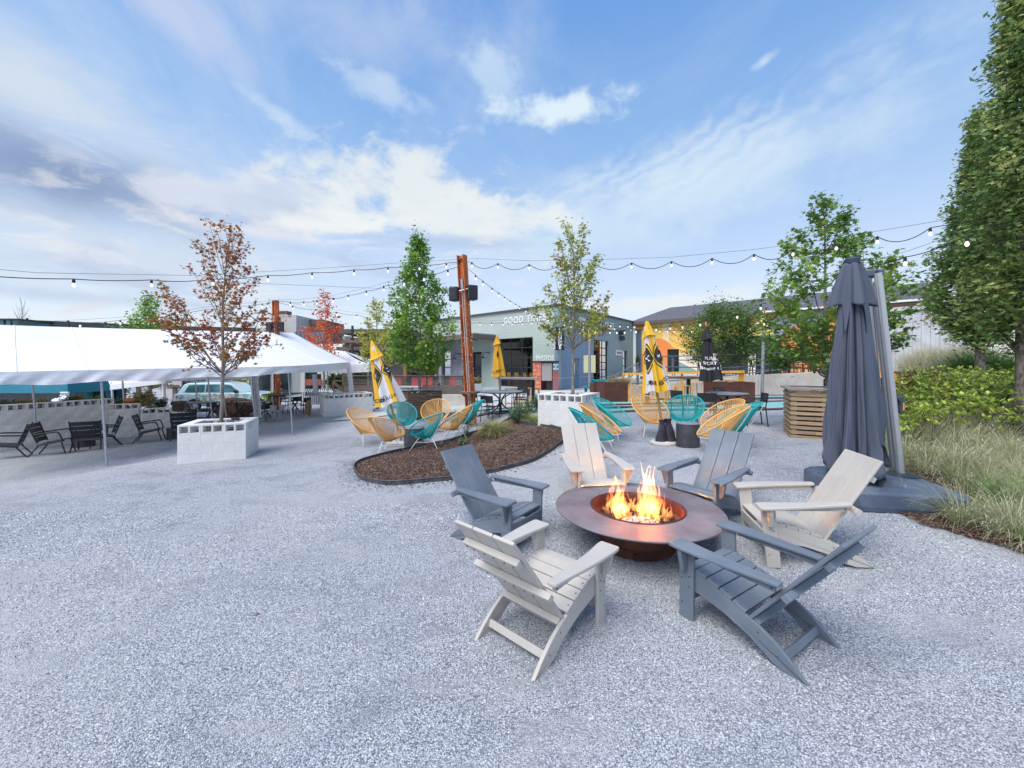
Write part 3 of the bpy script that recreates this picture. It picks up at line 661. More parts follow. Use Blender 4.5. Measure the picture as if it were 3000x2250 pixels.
# ------------------------------------------------------------------ yellow mural building on the right
YA, YB = W(1863, 945, 37.5), W(2760, 872, 24.0)
YA.z = 0; YB.z = 0; EZ = 5.95; yd = (YB-YA).normalized(); yo = Vector((yd.y, -yd.x, 0)); yo = yo if yo.y < 0 else -yo; YL = (YB-YA).length
yb = thing('mural_building', 'long yellow and orange mural building under a dark shingle roof', 'building', YA, 0)
def ty(px): u = (px-CX)/F; return (YA.x-u*YA.y)/(u*yd.y-yd.x)
def zy(px, py): return H-(py-HY)/F*(YA.y+ty(px)*yd.y)
def mural_mat():
    m = bpy.data.materials.new('sunburst_mural_paint'); m.use_nodes = True; t = m.node_tree; t.nodes.clear(); n = NT(t)
    b = n.new('ShaderNodeBsdfPrincipled'); out = n.new('ShaderNodeOutputMaterial'); P = n.new('ShaderNodeTexCoord').outputs['Object']
    x_, _, z_ = n.sep(P)
    gt_ = lambda a, v: n.m('GREATER_THAN', a, v); lt = lambda a, v: n.m('LESS_THAN', a, v)
    yel, ora, grn, crm, gry = (.86, .56, .13), (.84, .26, .06), (.20, .34, .31), (.80, .68, .56), (.42, .44, .50)
    col = c4(yel)
    # pale vertical band
    xb = ty(1942); col = n.mix(n.m('MULTIPLY', gt_(x_, xb), lt(x_, ty(1960))), col, c4((.86, .66, .40)))
    # concentric orange arcs
    cx_, cz_ = ty(2140), zy(2140, 880)
    r_ = n.m('SQRT', n.m('ADD', n.m('POWER', n.m('SUBTRACT', x_, cx_), 2.0), n.m('MULTIPLY', n.m('POWER', n.m('SUBTRACT', z_, cz_), 2.0), 2.6)))
    fr = n.m('FRACT', n.m('MULTIPLY', r_, 1.35)); arc = n.m('MULTIPLY', n.m('MULTIPLY', lt(fr, .22), gt_(r_, 2.6)), n.m('MULTIPLY', gt_(x_, ty(1960)), lt(x_, ty(2150))))
    col = n.mix(arc, col, c4((.80, .33, .10)))
    # green slope, cream band, orange corner
    zl = n.m('SUBTRACT', n.m('ADD', 0.0, zy(1950, 1040)), n.m('MULTIPLY', n.m('SUBTRACT', x_, ty(1950)), .52))
    g1 = n.m('MULTIPLY', lt(z_, zl), gt_(x_, ty(1915)))
    crm_m = n.m('MULTIPLY', lt(z_, zy(2000, 1035)), gt_(x_, ty(1955))); col = n.mix(crm_m, col, c4(crm))
    col = n.mix(g1, col, c4(grn))
    zs = n.m('ADD', zy(2010, 1030), n.m('MULTIPLY', n.m('SUBTRACT', x_, ty(2010)), .28)); 
    g2 = n.m('MULTIPLY', n.m('MULTIPLY', lt(z_, zs), gt_(z_, zy(2080, 1030))), gt_(x_, ty(2020))); col = n.mix(g2, col, c4(grn))
    # orange dome left
    rd = n.m('SQRT', n.m('ADD', n.m('POWER', n.m('SUBTRACT', x_, ty(1925)), 2.0), n.m('POWER', n.m('SUBTRACT', z_, zy(1925, 1042)), 2.0)))
    col = n.mix(n.m('MULTIPLY', lt(rd, 1.55), gt_(z_, zl)), col, c4(ora))
    col = n.mix(n.m('MULTIPLY', lt(x_, ty(1955)), lt(z_, zy(1920, 1035))), col, c4(ora))
    col = n.mix(n.m('MULTIPLY', lt(x_, ty(1897)), gt_(z_, zy(1880, 960))), col, c4(ora))
    col = n.mix(n.m('MULTIPLY', lt(x_, ty(1880)), lt(z_, zy(1875, 966))), col, c4((.10, .16, .2)))
    # orange right part with grey bands swooping
    col = n.mix(n.m('MULTIPLY', gt_(x_, ty(2286)), 1.0), col, c4((.86, .29, .07)))
    zb1 = n.m('ADD', zy(2200, 935), n.m('MULTIPLY', n.m('SUBTRACT', x_, ty(2200)), .14)); zb0 = n.m('ADD', zy(2200, 950), n.m('MULTIPLY', n.m('SUBTRACT', x_, ty(2200)), .10))
    col = n.mix(n.m('MULTIPLY', n.m('MULTIPLY', lt(z_, zb1), gt_(z_, zb0)), gt_(x_, ty(2190))), col, c4((.80, .35, .15)))
    zg1 = n.m('ADD', zy(2220, 948), n.m('MULTIPLY', n.m('SUBTRACT', x_, ty(2220)), .30))
    col = n.mix(n.m('MULTIPLY', n.m('MULTIPLY', lt(z_, zg1), gt_(z_, zy(2230, 962))), n.m('MULTIPLY', gt_(x_, ty(2215)), lt(x_, ty(2420)))), col, c4(gry))
    fr2 = n.m('FRACT', n.m('ADD', n.m('MULTIPLY', z_, 2.3), n.m('MULTIPLY', x_, .55)))
    col = n.mix(n.m('MULTIPLY', n.m('MULTIPLY', lt(fr2, .16), gt_(x_, ty(2288))), lt(z_, zy(2330, 1010))), col, c4((.16, .12, .12)))
    col = n.mix(n.maprange(n.noise(P, 1.3, 6, .7), .55, .8, 0, .15), col, c4((.55, .5, .45)))
    n.put(b.inputs['Base Color'], col); b.inputs['Roughness'].default_value = .75
    bp = n.new('ShaderNodeBump'); bp.inputs['Strength'].default_value = .25; bp.inputs['Distance'].default_value = .01; n.put(bp.inputs['Height'], n.noise(P, 14, 4)); n.l.new(bp.outputs[0], b.inputs['Normal'])
    n.l.new(b.outputs[0], out.inputs[0]); return m
angY = math.atan2(yd.y, yd.x)
yholes = [(ty(1955), ty(1989), 1.2, zy(1970, 1023)), (ty(2122), ty(2192), 1.2, zy(2150, 1005)), (ty(2214), ty(2288), 1.2, zy(2250, 986))]
wall_with_holes('wall', yb, YL, EZ, yholes, mural_mat(), rz=angY, outward=1)
for (a, c_, e, g_), (nc, nr) in zip(yholes, ((2, 1), (3, 1), (2, 4))):
    fr = MB(); B = lambda t_, z_: yd*t_-yo*.15+Vector((0, 0, z_))
    for k in range(nc+1): fr.bar(B(a+(c_-a)*k/nc, e), B(a+(c_-a)*k/nc, g_), .08, .06, up=yo)
    for k in range(nr+1): fr.bar(B(a, e+(g_-e)*k/nr), B(c_, e+(g_-e)*k/nr), .06, .08)
    fo = fr.build('glazed_door', black_metal, yb)
    for k in range(nc): MB().add([B(a+(c_-a)*(k+.04)/nc, e+.03), B(a+(c_-a)*(k+.96)/nc, e+.03), B(a+(c_-a)*(k+.96)/nc, g_-.03), B(a+(c_-a)*(k+.04)/nc, g_-.03)], [(0, 1, 2, 3)]).build('pane', glass_dark, fo)
shingle = mat('charcoal_shingle', (.085, .085, .10), .9, col2=(.13, .13, .145), scale=9, stretch=(1, 1, 3), bump=.5, bscale=20, dirt=(.05, .05, .06), dirt_amt=.4)
RZ = 7.75; b = MB(); o0 = -yo*5
rb = [Vector((0, 0, EZ))+yo*.5-yd*.5, yd*YL+Vector((0, 0, EZ))+yo*.5, yd*YL+Vector((0, 0, RZ))+o0, Vector((0, 0, RZ))+o0+yd*1.2, Vector((0, 0, EZ))+o0*2-yd*.5, yd*YL+Vector((0, 0, EZ))+o0*2]
b.add(rb, [(0, 1, 2, 3), (3, 2, 5, 4), (0, 3, 4)]); b.build('roof', shingle, yb)
b = MB(); b.bar(yo*.5-yd*.5+Vector((0, 0, EZ-.14)), yd*YL+yo*.5+Vector((0, 0, EZ-.14)), .14, .26); b.build('fascia', mat('brown_fascia', (.12, .09, .08), .7), yb)
b = MB(); b.bar(yo*.62+yd*(ty(2240))+Vector((0, 0, EZ-.02)), yd*YL+yo*.62+Vector((0, 0, EZ-.02)), .12, .12); b.build('gutter', letter_white, yb)
b = MB(); b.bar(-yd*.25+yo*.1+Vector((0, 0, 0)), -yd*.25+yo*.1+Vector((0, 0, EZ-.3)), .45, .4); b.build('downpipe', letter_white, yb)
b = MB(); b.bar(yd*(ty(2192)+.1)+yo*.35+Vector((0, 0, zy(2240, 977))), yd*(ty(2273))+yo*.35+Vector((0, 0, zy(2240, 977))), .7, .42); b.build('awning', mat('pale_yellow_awning', (.72, .60, .16), .6), yb)
b = MB(); b.bar(yd*(ty(2273)+.02)+yo*.35+Vector((0, 0, zy(2240, 977))), yd*(ty(2300))+yo*.35+Vector((0, 0, zy(2240, 977))), .7, .42); b.build('awning', mat('grey_awning', (.3, .32, .38), .6), yb)
b = MB(); b.bar(Vector((0, 0, EZ+.1))-yd*2.2-yo*3, Vector((0, 0, EZ+.1))+yd*.5-yo*3, .2, .25); b.build('red_roof_edge', mat('red_flashing', (.55, .06, .05), .5), yb)
# shade sail (grey) is painted; raised terrace floor
terr = MB(); A_, B_ = YA+yo*6.2, YB+yo*6.2
# ------------------------------------------------------------------ terrace, ramp wall and railing in front of the mural building
tw_ = MB(); TZ = 1.25
tl, tr_ = W(1800, 1100, 21.4), W(2413, 1100, 21.0)
poly = [(tl.x, tl.y), (tr_.x, tr_.y), (tr_.x+9, tr_.y+3), (YB.x+4, YB.y+1), (YA.x, YA.y)]
tw_.add([(a, b_, TZ) for a, b_ in poly], [tuple(range(len(poly)))]); tag(tw_.build('terrace_floor', concrete_pad), kind='structure')
rw = thing('ramp_wall', 'long pale concrete ramp wall rising to the right below the railing', 'retaining wall')
def wall_poly(px0, px1, y0, y1, D_, th, m, parent, bz=.2, nm='wall_panel'):
    a, c_ = W(px0, y0, D_), W(px1, y1, D_)
    b = MB(); b.add([(a.x, D_, bz), (c_.x, D_, bz), (c_.x, D_, c_.z), (a.x, D_, a.z), (a.x, D_+th, bz), (c_.x, D_+th, bz), (c_.x, D_+th, c_.z), (a.x, D_+th, a.z)], [(0, 1, 2, 3), (5, 4, 7, 6), (1, 5, 6, 2), (4, 0, 3, 7), (3, 2, 6, 7), (0, 4, 5, 1)])
    return b.build(nm, m, parent, bevel=.02)
wall_poly(2036, 2222, 1107, 1098.5, 20.6, .3, concrete, rw); wall_poly(2222.6, 2413, 1098.5, 1089, 20.6, .3, concrete, rw)
rw2 = thing('ramp_wall', 'low pale concrete wall behind the yellow stools', 'retaining wall')
wall_poly(1836, 1985, 1112, 1110, 20.1, .25, concrete, rw2); wall_poly(1985.6, 2150, 1110, 1108, 20.1, .25, concrete, rw2)
rail_m = mat('grey_painted_railing', (.12, .13, .16), .5)
def railing(name, label, D_, posts, rails, parent=None):
    t = thing(name, label, 'railing')
    for px, y0, y1 in posts: a, c_ = W(px, y0, D_), W(px, y1, D_); MB().box(((a.x+c_.x)/2, D_, (a.z+c_.z)/2), (.09, .09, abs(a.z-c_.z))).build('post', rail_m, t)
    for p in rails: MB().tube([W(px, py, D_-.06) for px, py in p], .032, 6).build('rail', rail_m, t)
    return t
railing('terrace_railing', 'grey pipe railing climbing along the ramp in front of the mural building', 20.8,
        [(1971, 1044, 1095), (2177, 1037, 1094), (2297, 1033, 1092), (2411, 1029, 1088)],
        [[(1938, 1045), (2177, 1037.5), (2411, 1029)], [(1945, 1075), (2130, 1077), (2297, 1067), (2411, 1053)], [(1945, 1091), (2040, 1089), (2297, 1082), (2411, 1073)], [(2060, 1081), (2177, 1075), (2297, 1060), (2411, 1048)]])
railing('stair_railing', 'dark sloping handrail from the corner of the teal building down to the planters', 19.4,
        [(1868, 1069, 1128), (1796, 1101, 1128)], [[(1778, 1106), (1800, 1101), (1872, 1063)], [(1812, 1121), (1845, 1106), (1872, 1083)]])
railing('low_railing', 'grey low handrail behind the corten planter and black umbrella', 19.9,
        [(2064, 1100, 1116)], [[(1850, 1124), (2064, 1107), (2330, 1079)]])
# far terrace tables and folded umbrellas (black, behind the railing)
def terrace_table(px, D_, label):
    t = thing('bar_table', label, 'bar table', (W(px, 1100, D_).x, D_, TZ)); MB().box((0, 0, 1.05), (2.2, .7, .05)).build('top', black_metal, t)
    for s_ in (-.85, .85):
        b = MB(); b.bar((s_, -.2, 0), (s_-.1, -.2, 1.03), .05, .05); b.bar((s_, .2, 0), (s_+.1, .2, 1.03), .05, .05); b.bar((s_-.25, 0, 1.0), (s_+.2, 0, .55), .04, .04); b.build('leg', black_metal, t)
terrace_table(2010, 27, 'long black bar table on the terrace left of the black umbrella')
terrace_table(2160, 24.4, 'long black bar table on the terrace below the round leafy tree')
terrace_table(2262, 23.4, 'black bar table on the terrace right of the grey lamp post')
terrace_table(2352, 22.6, 'black bar table on the terrace against the orange wall')
def bar_stool(loc, label, m=black_metal, hgt=.75, group='black bar stools on the terrace'):
    t = thing('bar_stool', label, 'bar stool', loc, group=group)
    MB().box((0, 0, hgt), (.36, .36, .04)).build('seat', m, t)
    b = MB()
    for a in (-1, 1):
        for c_ in (-1, 1): MB().bar((a*.2, c_*.2, 0), (a*.15, c_*.15, hgt-.02), .03, .03).build('leg', m, t)
    MB().box((0, .19, .3), (.36, .02, .02)).box((0, -.19, .3), (.36, .02, .02)).build('footrest', m, t)
    return t
ORD = ['leftmost', 'second', 'third', 'fourth', 'fifth', 'sixth', 'seventh', 'eighth', 'ninth', 'tenth', 'rightmost']
for k, px in enumerate((2118, 2142, 2170, 2240, 2262, 2285, 2310, 2330, 2352, 2372, 2392)):
    D_ = 23.9 if px < 2200 else 22.5; bar_stool((W(px, 1100, D_).x, D_, TZ), '%s black backless bar stool from the left behind the ramp railing' % ORD[k])

# ------------------------------------------------------------------ painted strips across the yard and pale paved area
def strip(px0, px1, D0, D1, m, name, label=None, dz=.03, n=40):
    b = MB(); b.grid(n, 3, lambda u, v: (lambda D_, X_: (X_, D_, gz(X_, D_)+dz))(D0+(D1-D0)*v, (px0+(px1-px0)*u-CX)/F*(D0+D1)/2))
    o = b.build(name, m, smooth=True); tag(o, label, kind='structure'); return o
strip(1740, 2500, 16.6, 18.2, teal_paint, 'teal_walkway'); strip(1390, 2420, 13.3, 14.9, teal_paint, 'teal_walkway')
strip(1300, 2500, 18.6, 20.0, mat('pale_gravel_band', (.42, .40, .38), .95, col2=(.30, .29, .28), scale=30, bump=.4), 'pale_gravel_strip', dz=.02)
pad = concrete_pad
strip(1000, 1800, 20.2, 26.2, pad, 'paved_forecourt', dz=.035)
strip(1040, 1560, 15.2, 20.2, pad, 'paved_path', dz=.03)
rail_st = mat('rusty_edge_rail', (.13, .07, .06), .8)
for i, (D_, p0_, p1_) in enumerate(((16.5, 1740, 2500), (15.0, 1390, 2420), (13.2, 1390, 2420), (18.3, 1740, 2500))):
    b = MB(); b.tube([Vector(((px-CX)/F*D_, D_, gz((px-CX)/F*D_, D_)+.04)) for px in np.linspace(p0_, p1_, 30)], .035, 4)
    tag(b.build('edge_rail', rail_st), kind='structure')

def bedL(y_):
    P = [(2.6, 5.0), (3.3, 4.95), (3.9, 4.80), (4.35, 4.45), (4.9, 4.55), (5.4, 4.8), (6.2, 5.7), (8, 7.6), (12, 11.3), (16, 15.2), (24, 23)]
    for i in range(len(P)-1):
        if y_ <= P[i+1][0]: f = (y_-P[i][0])/(P[i+1][0]-P[i][0]); return P[i][1]+(P[i+1][1]-P[i][1])*f
    return P[-1][1]
# ------------------------------------------------------------------ container and raised bank on the right
ct = thing('shipping_container', 'pale grey ribbed steel container standing above the grasses on the right', 'shipping container')
c0, c1 = W(2600, 905, 20.2), W(2834, 886.5, 17.9); cd = (Vector((c1.x, c1.y, 0))-Vector((c0.x, c0.y, 0))); CL = cd.length; cd.normalize(); co_ = Vector((cd.y, -cd.x, 0)); co_ = co_ if co_.y < 0 else -co_
steel = mat('pale_grey_container_steel', (.60, .61, .63), .55, col2=(.52, .53, .56), scale=1.5, dirt=(.42, .40, .40), dirt_amt=.35)
ztop, zbot = 4.75, 1.7; b = MB(); prof = []
s_ = 0
while s_ < CL-.2: prof += [(s_, 0), (s_+.13, 0), (s_+.17, -.045), (s_+.27, -.045), (s_+.31, 0)]; s_ += .31
prof = [(p, q) for i, (p, q) in enumerate(prof) if i == 0 or abs(p-prof[i-1][0]) > 1e-6 or True]
vs = []
for p, q in prof:
    base = Vector((c0.x, c0.y, 0))+cd*p+co_*q; vs += [(base.x, base.y, zbot), (base.x, base.y, ztop-.1)]
b.add(vs, [(2*i, 2*i+2, 2*i+3, 2*i+1) for i in range(len(prof)-1)]); b.build('side_wall', steel, ct)
b = MB(); P0 = Vector((c0.x, c0.y, 0)); b.bar(P0-cd*.1+Vector((0, 0, ztop)), P0+cd*(CL+.05)+Vector((0, 0, ztop)), .14, .2); b.build('top_rail', steel, ct)
b = MB(); b.bar(P0+Vector((0, 0, zbot)), P0+Vector((0, 0, ztop)), .16, .16); b.build('corner_post', steel, ct)
b = MB(); b.bar(P0+cd*CL+Vector((0, 0, zbot)), P0+cd*CL+Vector((0, 0, ztop)), .16, .16); b.build('corner_post', steel, ct)
q = [P0-co_*.05, P0+cd*CL-co_*.05, P0+cd*CL-co_*2.4, P0-co_*2.4]
b = MB(); b.add([(v.x, v.y, ztop) for v in q]+[(v.x, v.y, zbot) for v in q], [(0, 1, 2, 3), (1, 5, 6, 2), (3, 7, 4, 0), (2, 6, 7, 3)]); b.build('roof', steel, ct)
def bank_rise(x_, y_): return .42*max(0, min(1, (y_-4.6)/3.5))*max(0, min(1, (x_-bedL(y_))/1.0))+.95*max(0, min(1, (y_-9.5)/7.5))**1.1*max(0, min(1, (x_-.93*y_)/1.6))
def bed_z(x_, y_): return gz(x_, y_)+bank_rise(x_, y_)
bank = MB()
def bed_left(y_):      # left edge of the planted bed
    return 4.62+.0*y_ if y_ < 4.4 else (5.25 if y_ < 5.0 else max(5.35, .935*y_-.02))
bank.grid(36, 60, lambda u, v: (lambda Y_: (lambda X_: (X_, Y_, bed_z(X_, Y_)+.02+.015*math.sin(X_*5)*math.cos(Y_*6)))(bedL(Y_)+(14+Y_*.6)*u**1.4))(2.6+21*v**1.3))
mulch = mat('bark_mulch_soil', (.085, .050, .038), .95, col2=(.17, .11, .085), scale=26, bump=.9, bscale=45)
tag(bank.build('planted_bank', mulch, smooth=True), kind='structure')

# ------------------------------------------------------------------ far buildings on the left
def simple_box(parent, nm, px0, px1, y0, y1, D_, dep, m, zb=None):
    a, c_ = W(px0, y0, D_), W(px1, y1, D_); z1, z0 = a.z, (c_.z if zb is None else zb)
    return MB().box(((a.x+c_.x)/2, D_+dep/2, (z0+z1)/2), (c_.x-a.x, dep, z1-z0)).build(nm, m, parent)
brown_m = mat('brown_cladding', (.10, .085, .08), .8, col2=(.13, .11, .10), scale=1); cream_glass = mat('cream_blind_windows', (.62, .60, .44), .5, col2=(.52, .52, .42), scale=.7)
cream_m = mat('cream_panel_wall', (.52, .50, .48), .8, col2=(.46, .45, .44), scale=1.4, stretch=(1, 1, 3)); tan_m = mat('tan_roof_unit', (.47, .45, .39), .8)
bb = thing('brown_building', 'brown flat roofed two storey building with cream windows behind the red maple', 'building')
simple_box(bb, 'wall', 1003, 1190, 990, 1120, 33, 8, brown_m, 0); simple_box(bb, 'roof', 990, 1200, 964, 977, 32, 9, brown_m)
for px in (1004, 1016, 1050, 1064, 1110, 1124): simple_box(bb, 'window', px, px+11, 985, 1010, 32.9, .08, cream_glass)
simple_box(bb, 'balcony_band', 985, 1200, 1016, 1026, 32, 1, wood_grey)
for px in (1022, 1056, 1080): simple_box(bb, 'window', px, px+22, 1030, 1052, 32.9, .08, glass_dark)
for px in (1092, 1121): simple_box(bb, 'window', px, px+18, 1072, 1094, 32.9, .08, mat('teal_dark_glass', (.01, .045, .05), .1, spec=.8))
simple_box(bb, 'post', 1029, 1034, 954, 1130, 31.5, .15, black_metal)
pg = thing('timber_pergola', 'small timber pergola roof in front of the brown building', 'pergola')
simple_box(pg, 'roof', 1000, 1090, 997, 1004, 27, 3, wood_beam); simple_box(pg, 'beam', 1012, 1085, 1004, 1009, 27.2, .2, mat('orange_timber', (.35, .14, .06), .7)); simple_box(pg, 'post', 1010, 1019, 1004, 1120, 27.2, .25, wood_beam)
MB().bar(W(1018, 1033, 27), W(1029, 1008, 27), .12, .12).build('brace', wood_beam, pg)
simple_box(pg, 'post', 1181, 1190, 1000, 1110, 24, .25, mat('orange_timber', (.35, .14, .06), .7))
ub = thing('tan_roof_building', 'tan box shaped roof structure with two vents beside the second steel post', 'building')
simple_box(ub, 'wall', 793, 840, 921, 990, 38, 5, tan_m); simple_box(ub, 'wall', 840.5, 868, 923, 990, 37.6, 5, cream_m); simple_box(ub, 'low_wall', 750, 795, 960, 990, 36, 5, mat('pale_tan_wall', (.5, .49, .40), .8))
for px in (821, 838): a = W(px, 919, 39); MB().lathe([(.5, -.3), (.5, .2), (.38, .2), (.38, -.1)], 16, tuple(a)).build('vent', dark_metal, ub)
db = thing('dark_roof_building', 'dark brown wall with a blue black metal roof beyond the small tent', 'building')
simple_box(db, 'wall', 866, 946, 936, 1000, 40, 5, brown_m)
rr = MB(); a, c_, e, g_ = W(864, 972, 36), W(960, 972, 36), W(975, 1003, 31), W(866, 1003, 31); rr.add([a, c_, e, g_], [(0, 1, 2, 3)]); rr.build('roof', mat('blue_black_metal_roof', (.05, .06, .09), .4, col2=(.10, .12, .16), scale=6, stretch=(2, .2, .2)), db)
for k in range(9): MB().bar(W(868+k*11, 972, 35.9), W(870+k*12.5, 1003, 30.9), .08, .08).build('roof_rib', black_metal, db)
# the long low building whose roof line shows over the tent at the far left
lb = thing('long_dark_building', 'long low dark building roof line with short posts above the white tent', 'building')
for (px0, y0, px1, y1) in ((50, 944, 410, 958), (410, 961, 760, 968)):
    a, c_ = W(px0, y0, 42), W(px1, y1, 46); b = MB(); b.bar(a, c_, .5, .55); b.build('roof_edge', mat('dark_slate_fascia', (.035, .04, .05), .6), lb)
simple_box(lb, 'wall', 60, 740, 962, 1130, 46, 6, brown_m, -.5)
for px, y0 in ((77, 932), (197, 939), (307, 944), (410, 948)): simple_box(lb, 'post', px-2, px+2, y0, y0+20, 41.5, .15, mat('dark_slate_fascia', (.035, .04, .05), .6))
tb_ = thing('teal_glass_building', 'teal glazed building corner at the far left edge above the tent', 'building')
simple_box(tb_, 'wall', -160, 50, 938, 1100, 40, 6, mat('teal_panes', (.03, .14, .15), .2, col2=(.05, .2, .2), scale=1), -.5); simple_box(tb_, 'roof_edge', -160, 51, 933, 937, 39.8, 6, black_metal)
for px in (10, 30): simple_box(tb_, 'mullion', px, px+1, 938, 955, 39.9, .1, black_metal)
# concrete and glass frontage seen beneath the tent
fb = thing('concrete_frontage', 'pale concrete and dark glass frontage seen under the white tent', 'building')
for i_, (px0, px1, m_) in enumerate(((470, 532, cream_m), (532, 604, glass_dark), (604, 667, cream_m), (667, 716, glass_dark), (716, 731, cream_m), (731, 755, cream_m), (755, 789, glass_dark), (789, 803, cream_m), (803, 848, glass_dark), (848, 880, mat('grey_concrete_panel', (.30, .31, .31), .85)), (880, 893, cream_m), (893, 941, glass_dark), (941, 975, cream_m))):
    simple_box(fb, 'window' if m_ is glass_dark else 'wall_panel', px0, px1-.4, 1040, 1170, 30+(i_ % 2)*.15, .5, m_, -.5)
simple_box(fb, 'red_panel', 895, 941, 1111, 1129, 29.8, .1, mat('brick_red_panel', (.30, .08, .05), .8)); simple_box(fb, 'beam', 470, 560, 1132, 1139, 29, .3, wood_beam); simple_box(fb, 'mullion', 730, 732, 1080, 1170, 29.8, .1, black_metal)
# timber deck fence
df = thing('deck_fence', 'weathered timber fence with open slats on top and solid boards below', 'fence')
FD = 20.6
for k in range(7):
    y0 = 1102.5+k*4.1
    for px0, px1 in ((1003, 1052), (1052.6, 1143), (1143.6, 1250), (1250.6, 1357)): simple_box(df, 'slat', px0, px1, y0, y0+2.3, FD+.08, .05, wood_grey)
for k in range(8):
    y0 = 1130.5+k*5.9; off = (k % 3)*17
    for px0, px1 in ((1008, 1040+off), (1040.6+off, 1092+off), (1092.6+off, 1146)): simple_box(df, 'board', px0, px1, y0, y0+5.5, FD, .06, wood_grey)
for k in range(3): simple_box(df, 'board', 1146.6, 1357, 1131+k*8, 1138.6+k*8, FD, .06, wood_grey)
for px in (1004, 1052, 1097, 1143, 1197, 1250, 1304, 1356): simple_box(df, 'post', px-1.6, px+1.6, 1100, 1180, FD+.15, .12, wood_grey, -.1)
simple_box(df, 'cap_rail', 1002, 1358, 1100, 1102, FD-.05, .2, wood_grey)
simple_box(df, 'base_curb', 1040, 1146, 1176, 1186, FD-.4, .3, concrete)
gt2 = thing('deck_gate', 'open timber gate frame beside the bike racks', 'gate')
simple_box(gt2, 'beam', 973, 1010, 1114, 1118, 20.9, .15, wood_dark); simple_box(gt2, 'post', 973, 977, 1118, 1145, 20.9, .15, wood_dark); MB().bar(W(978, 1120, 20.9), W(1002, 1142, 20.9), .12, .12).build('brace', wood_dark, gt2)
bench = thing('timber_trough', 'long dark timber bench box in front of the slatted deck fence', 'bench'); simple_box(bench, 'seat', 1284, 1362, 1131, 1146, 19.4, .6, wood_beam, .1); simple_box(bench, 'armrest', 1275, 1283, 1123, 1146, 19.4, .6, wood_beam, .1)
simple_box(thing('concrete_steps', 'pale concrete steps below the timber deck fence', 'steps'), 'step', 1150, 1365, 1157, 1172, 19.0, 1.2, concrete, 0)
# red garden chairs glimpsed behind the slats
red_m = mat('red_chair_plastic', (.62, .06, .05), .5)
for k, px in enumerate((1163, 1212, 1238, 1255, 1324)):
    p = W(px, 1130, 22); t = thing('red_chair', '%s red garden chair seen through the slats of the deck fence' % ('leftmost', 'second', 'third', 'fourth', 'rightmost')[k], 'chair', (p.x, 22, .45), group='red chairs behind the deck fence')
    MB().box((0, 0, .4), (.5, .5, .05)).build('seat', red_m, t); MB().box((0, .24, .62), (.34, .04, .42), (R(-12), 0, 0)).build('backrest', red_m, t)
    for a in (-.22, .22): MB().box((a, -.2, .2), (.05, .05, .4)).build('leg', red_m, t); MB().box((a, .2, .2), (.05, .05, .4)).build('leg', red_m, t)
# bike racks
br = thing('bike_rack', 'row of galvanised hoop bike racks behind the far white planter', 'bike rack')
for k in range(22):
    px = 884+k*5.6; D_ = 21+(-.9 if px < 915 else 0); a = W(px, 1142, D_); g0 = -.1
    pts = [(a.x, D_, g0), (a.x, D_, a.z-.12), (a.x, D_+.12, a.z), (a.x, D_+.6, a.z), (a.x, D_+.72, a.z-.12), (a.x, D_+.72, g0)]
    MB().tube(pts, .022, 5).build('hoop', galv, br)
# ------------------------------------------------------------------ white party tents
def smooth_poly(pts, n):
    """Catmull-Rom through control points"""
    out = []; k = len(pts)
    P = [Vector(p) for p in pts]
    for i in range(n+1):
        s_ = i/n*(k-1); j = min(int(s_), k-2); f = s_-j
        p0, p1, p2, p3 = P[max(j-1, 0)], P[j], P[j+1], P[min(j+2, k-1)]
        out.append(.5*((2*p1)+(-p0+p2)*f+(2*p0-5*p1+4*p2-p3)*f*f+(-p0+3*p1-3*p2+p3)*f**3))
    return out
tent = thing('party_tent', 'long white party tent with sagging valance on thin steel legs', 'tent')
front_b = [W(-230, 1138, 6.9), W(0, 1130, 7.8), W(312, 1119, 9.1), W(600, 1107, 10.6), W(857, 1094, 12.6), W(1022, 1081, 18.9)]
front_t = [W(-230, 1097, 6.95), W(0, 1090, 7.85), W(312, 1083, 9.15), W(600, 1077, 10.65), W(857, 1072, 12.65), W(1023, 1061, 18.95)]
ridge = [W(-230, 946, 9.2), W(0, 952, 10.2), W(250, 960, 11.9), W(480, 966, 13.6), W(680, 971, 15.8), W(858, 975, 18.6)]
nF = 60
FT, FBt, RG = smooth_poly(front_t, nF), smooth_poly(front_b, nF), smooth_poly(ridge, nF)
BK = [Vector((2*RG[i].x-FT[i].x+.4, 2*RG[i].y-FT[i].y, FT[i].z-.12)) for i in range(nF+1)]
BK[-1] = Vector((-13.2, 20.3, FT[-1].z-.05)); BK = [BK[i] if i < nF-6 else BK[nF-7].lerp(BK[-1], (i-nF+7)/7) for i in range(nF+1)]
b = MB(); NV = 14
def roof_pt(i, v, A, Bp):
    p = A[i].lerp(Bp[i], v); sag = .07*math.sin(math.pi*v)*(.85+.15*math.sin(i*.42)**2); p.z -= sag; return p
b.grid(nF+1, NV, lambda u, v: tuple(roof_pt(round(u*nF), v, FT, RG))); b.build('roof_panel', tent_cloth, tent, smooth=True)
b = MB(); b.grid(nF+1, NV, lambda u, v: tuple(roof_pt(round(u*nF), v, BK, RG))); b.build('roof_panel', tent_cloth, tent, smooth=True)
for i_ in (6, 14, 22, 30, 38, 46, 53): MB().tube([tuple(roof_pt(i_, v, FT, RG)+Vector((0, 0, .004))) for v in np.linspace(0, 1, 10)], .009, 4).build('seam', tent_valance, tent)
b = MB(); E_, A_, C_ = RG[-1], FT[-1], BK[-1]; b.grid(12, 8, lambda u, v: tuple((A_.lerp(C_, u)).lerp(E_, v) if v < 1 else E_)); b.build('end_panel', tent_cloth, tent, smooth=True)
b = MB()
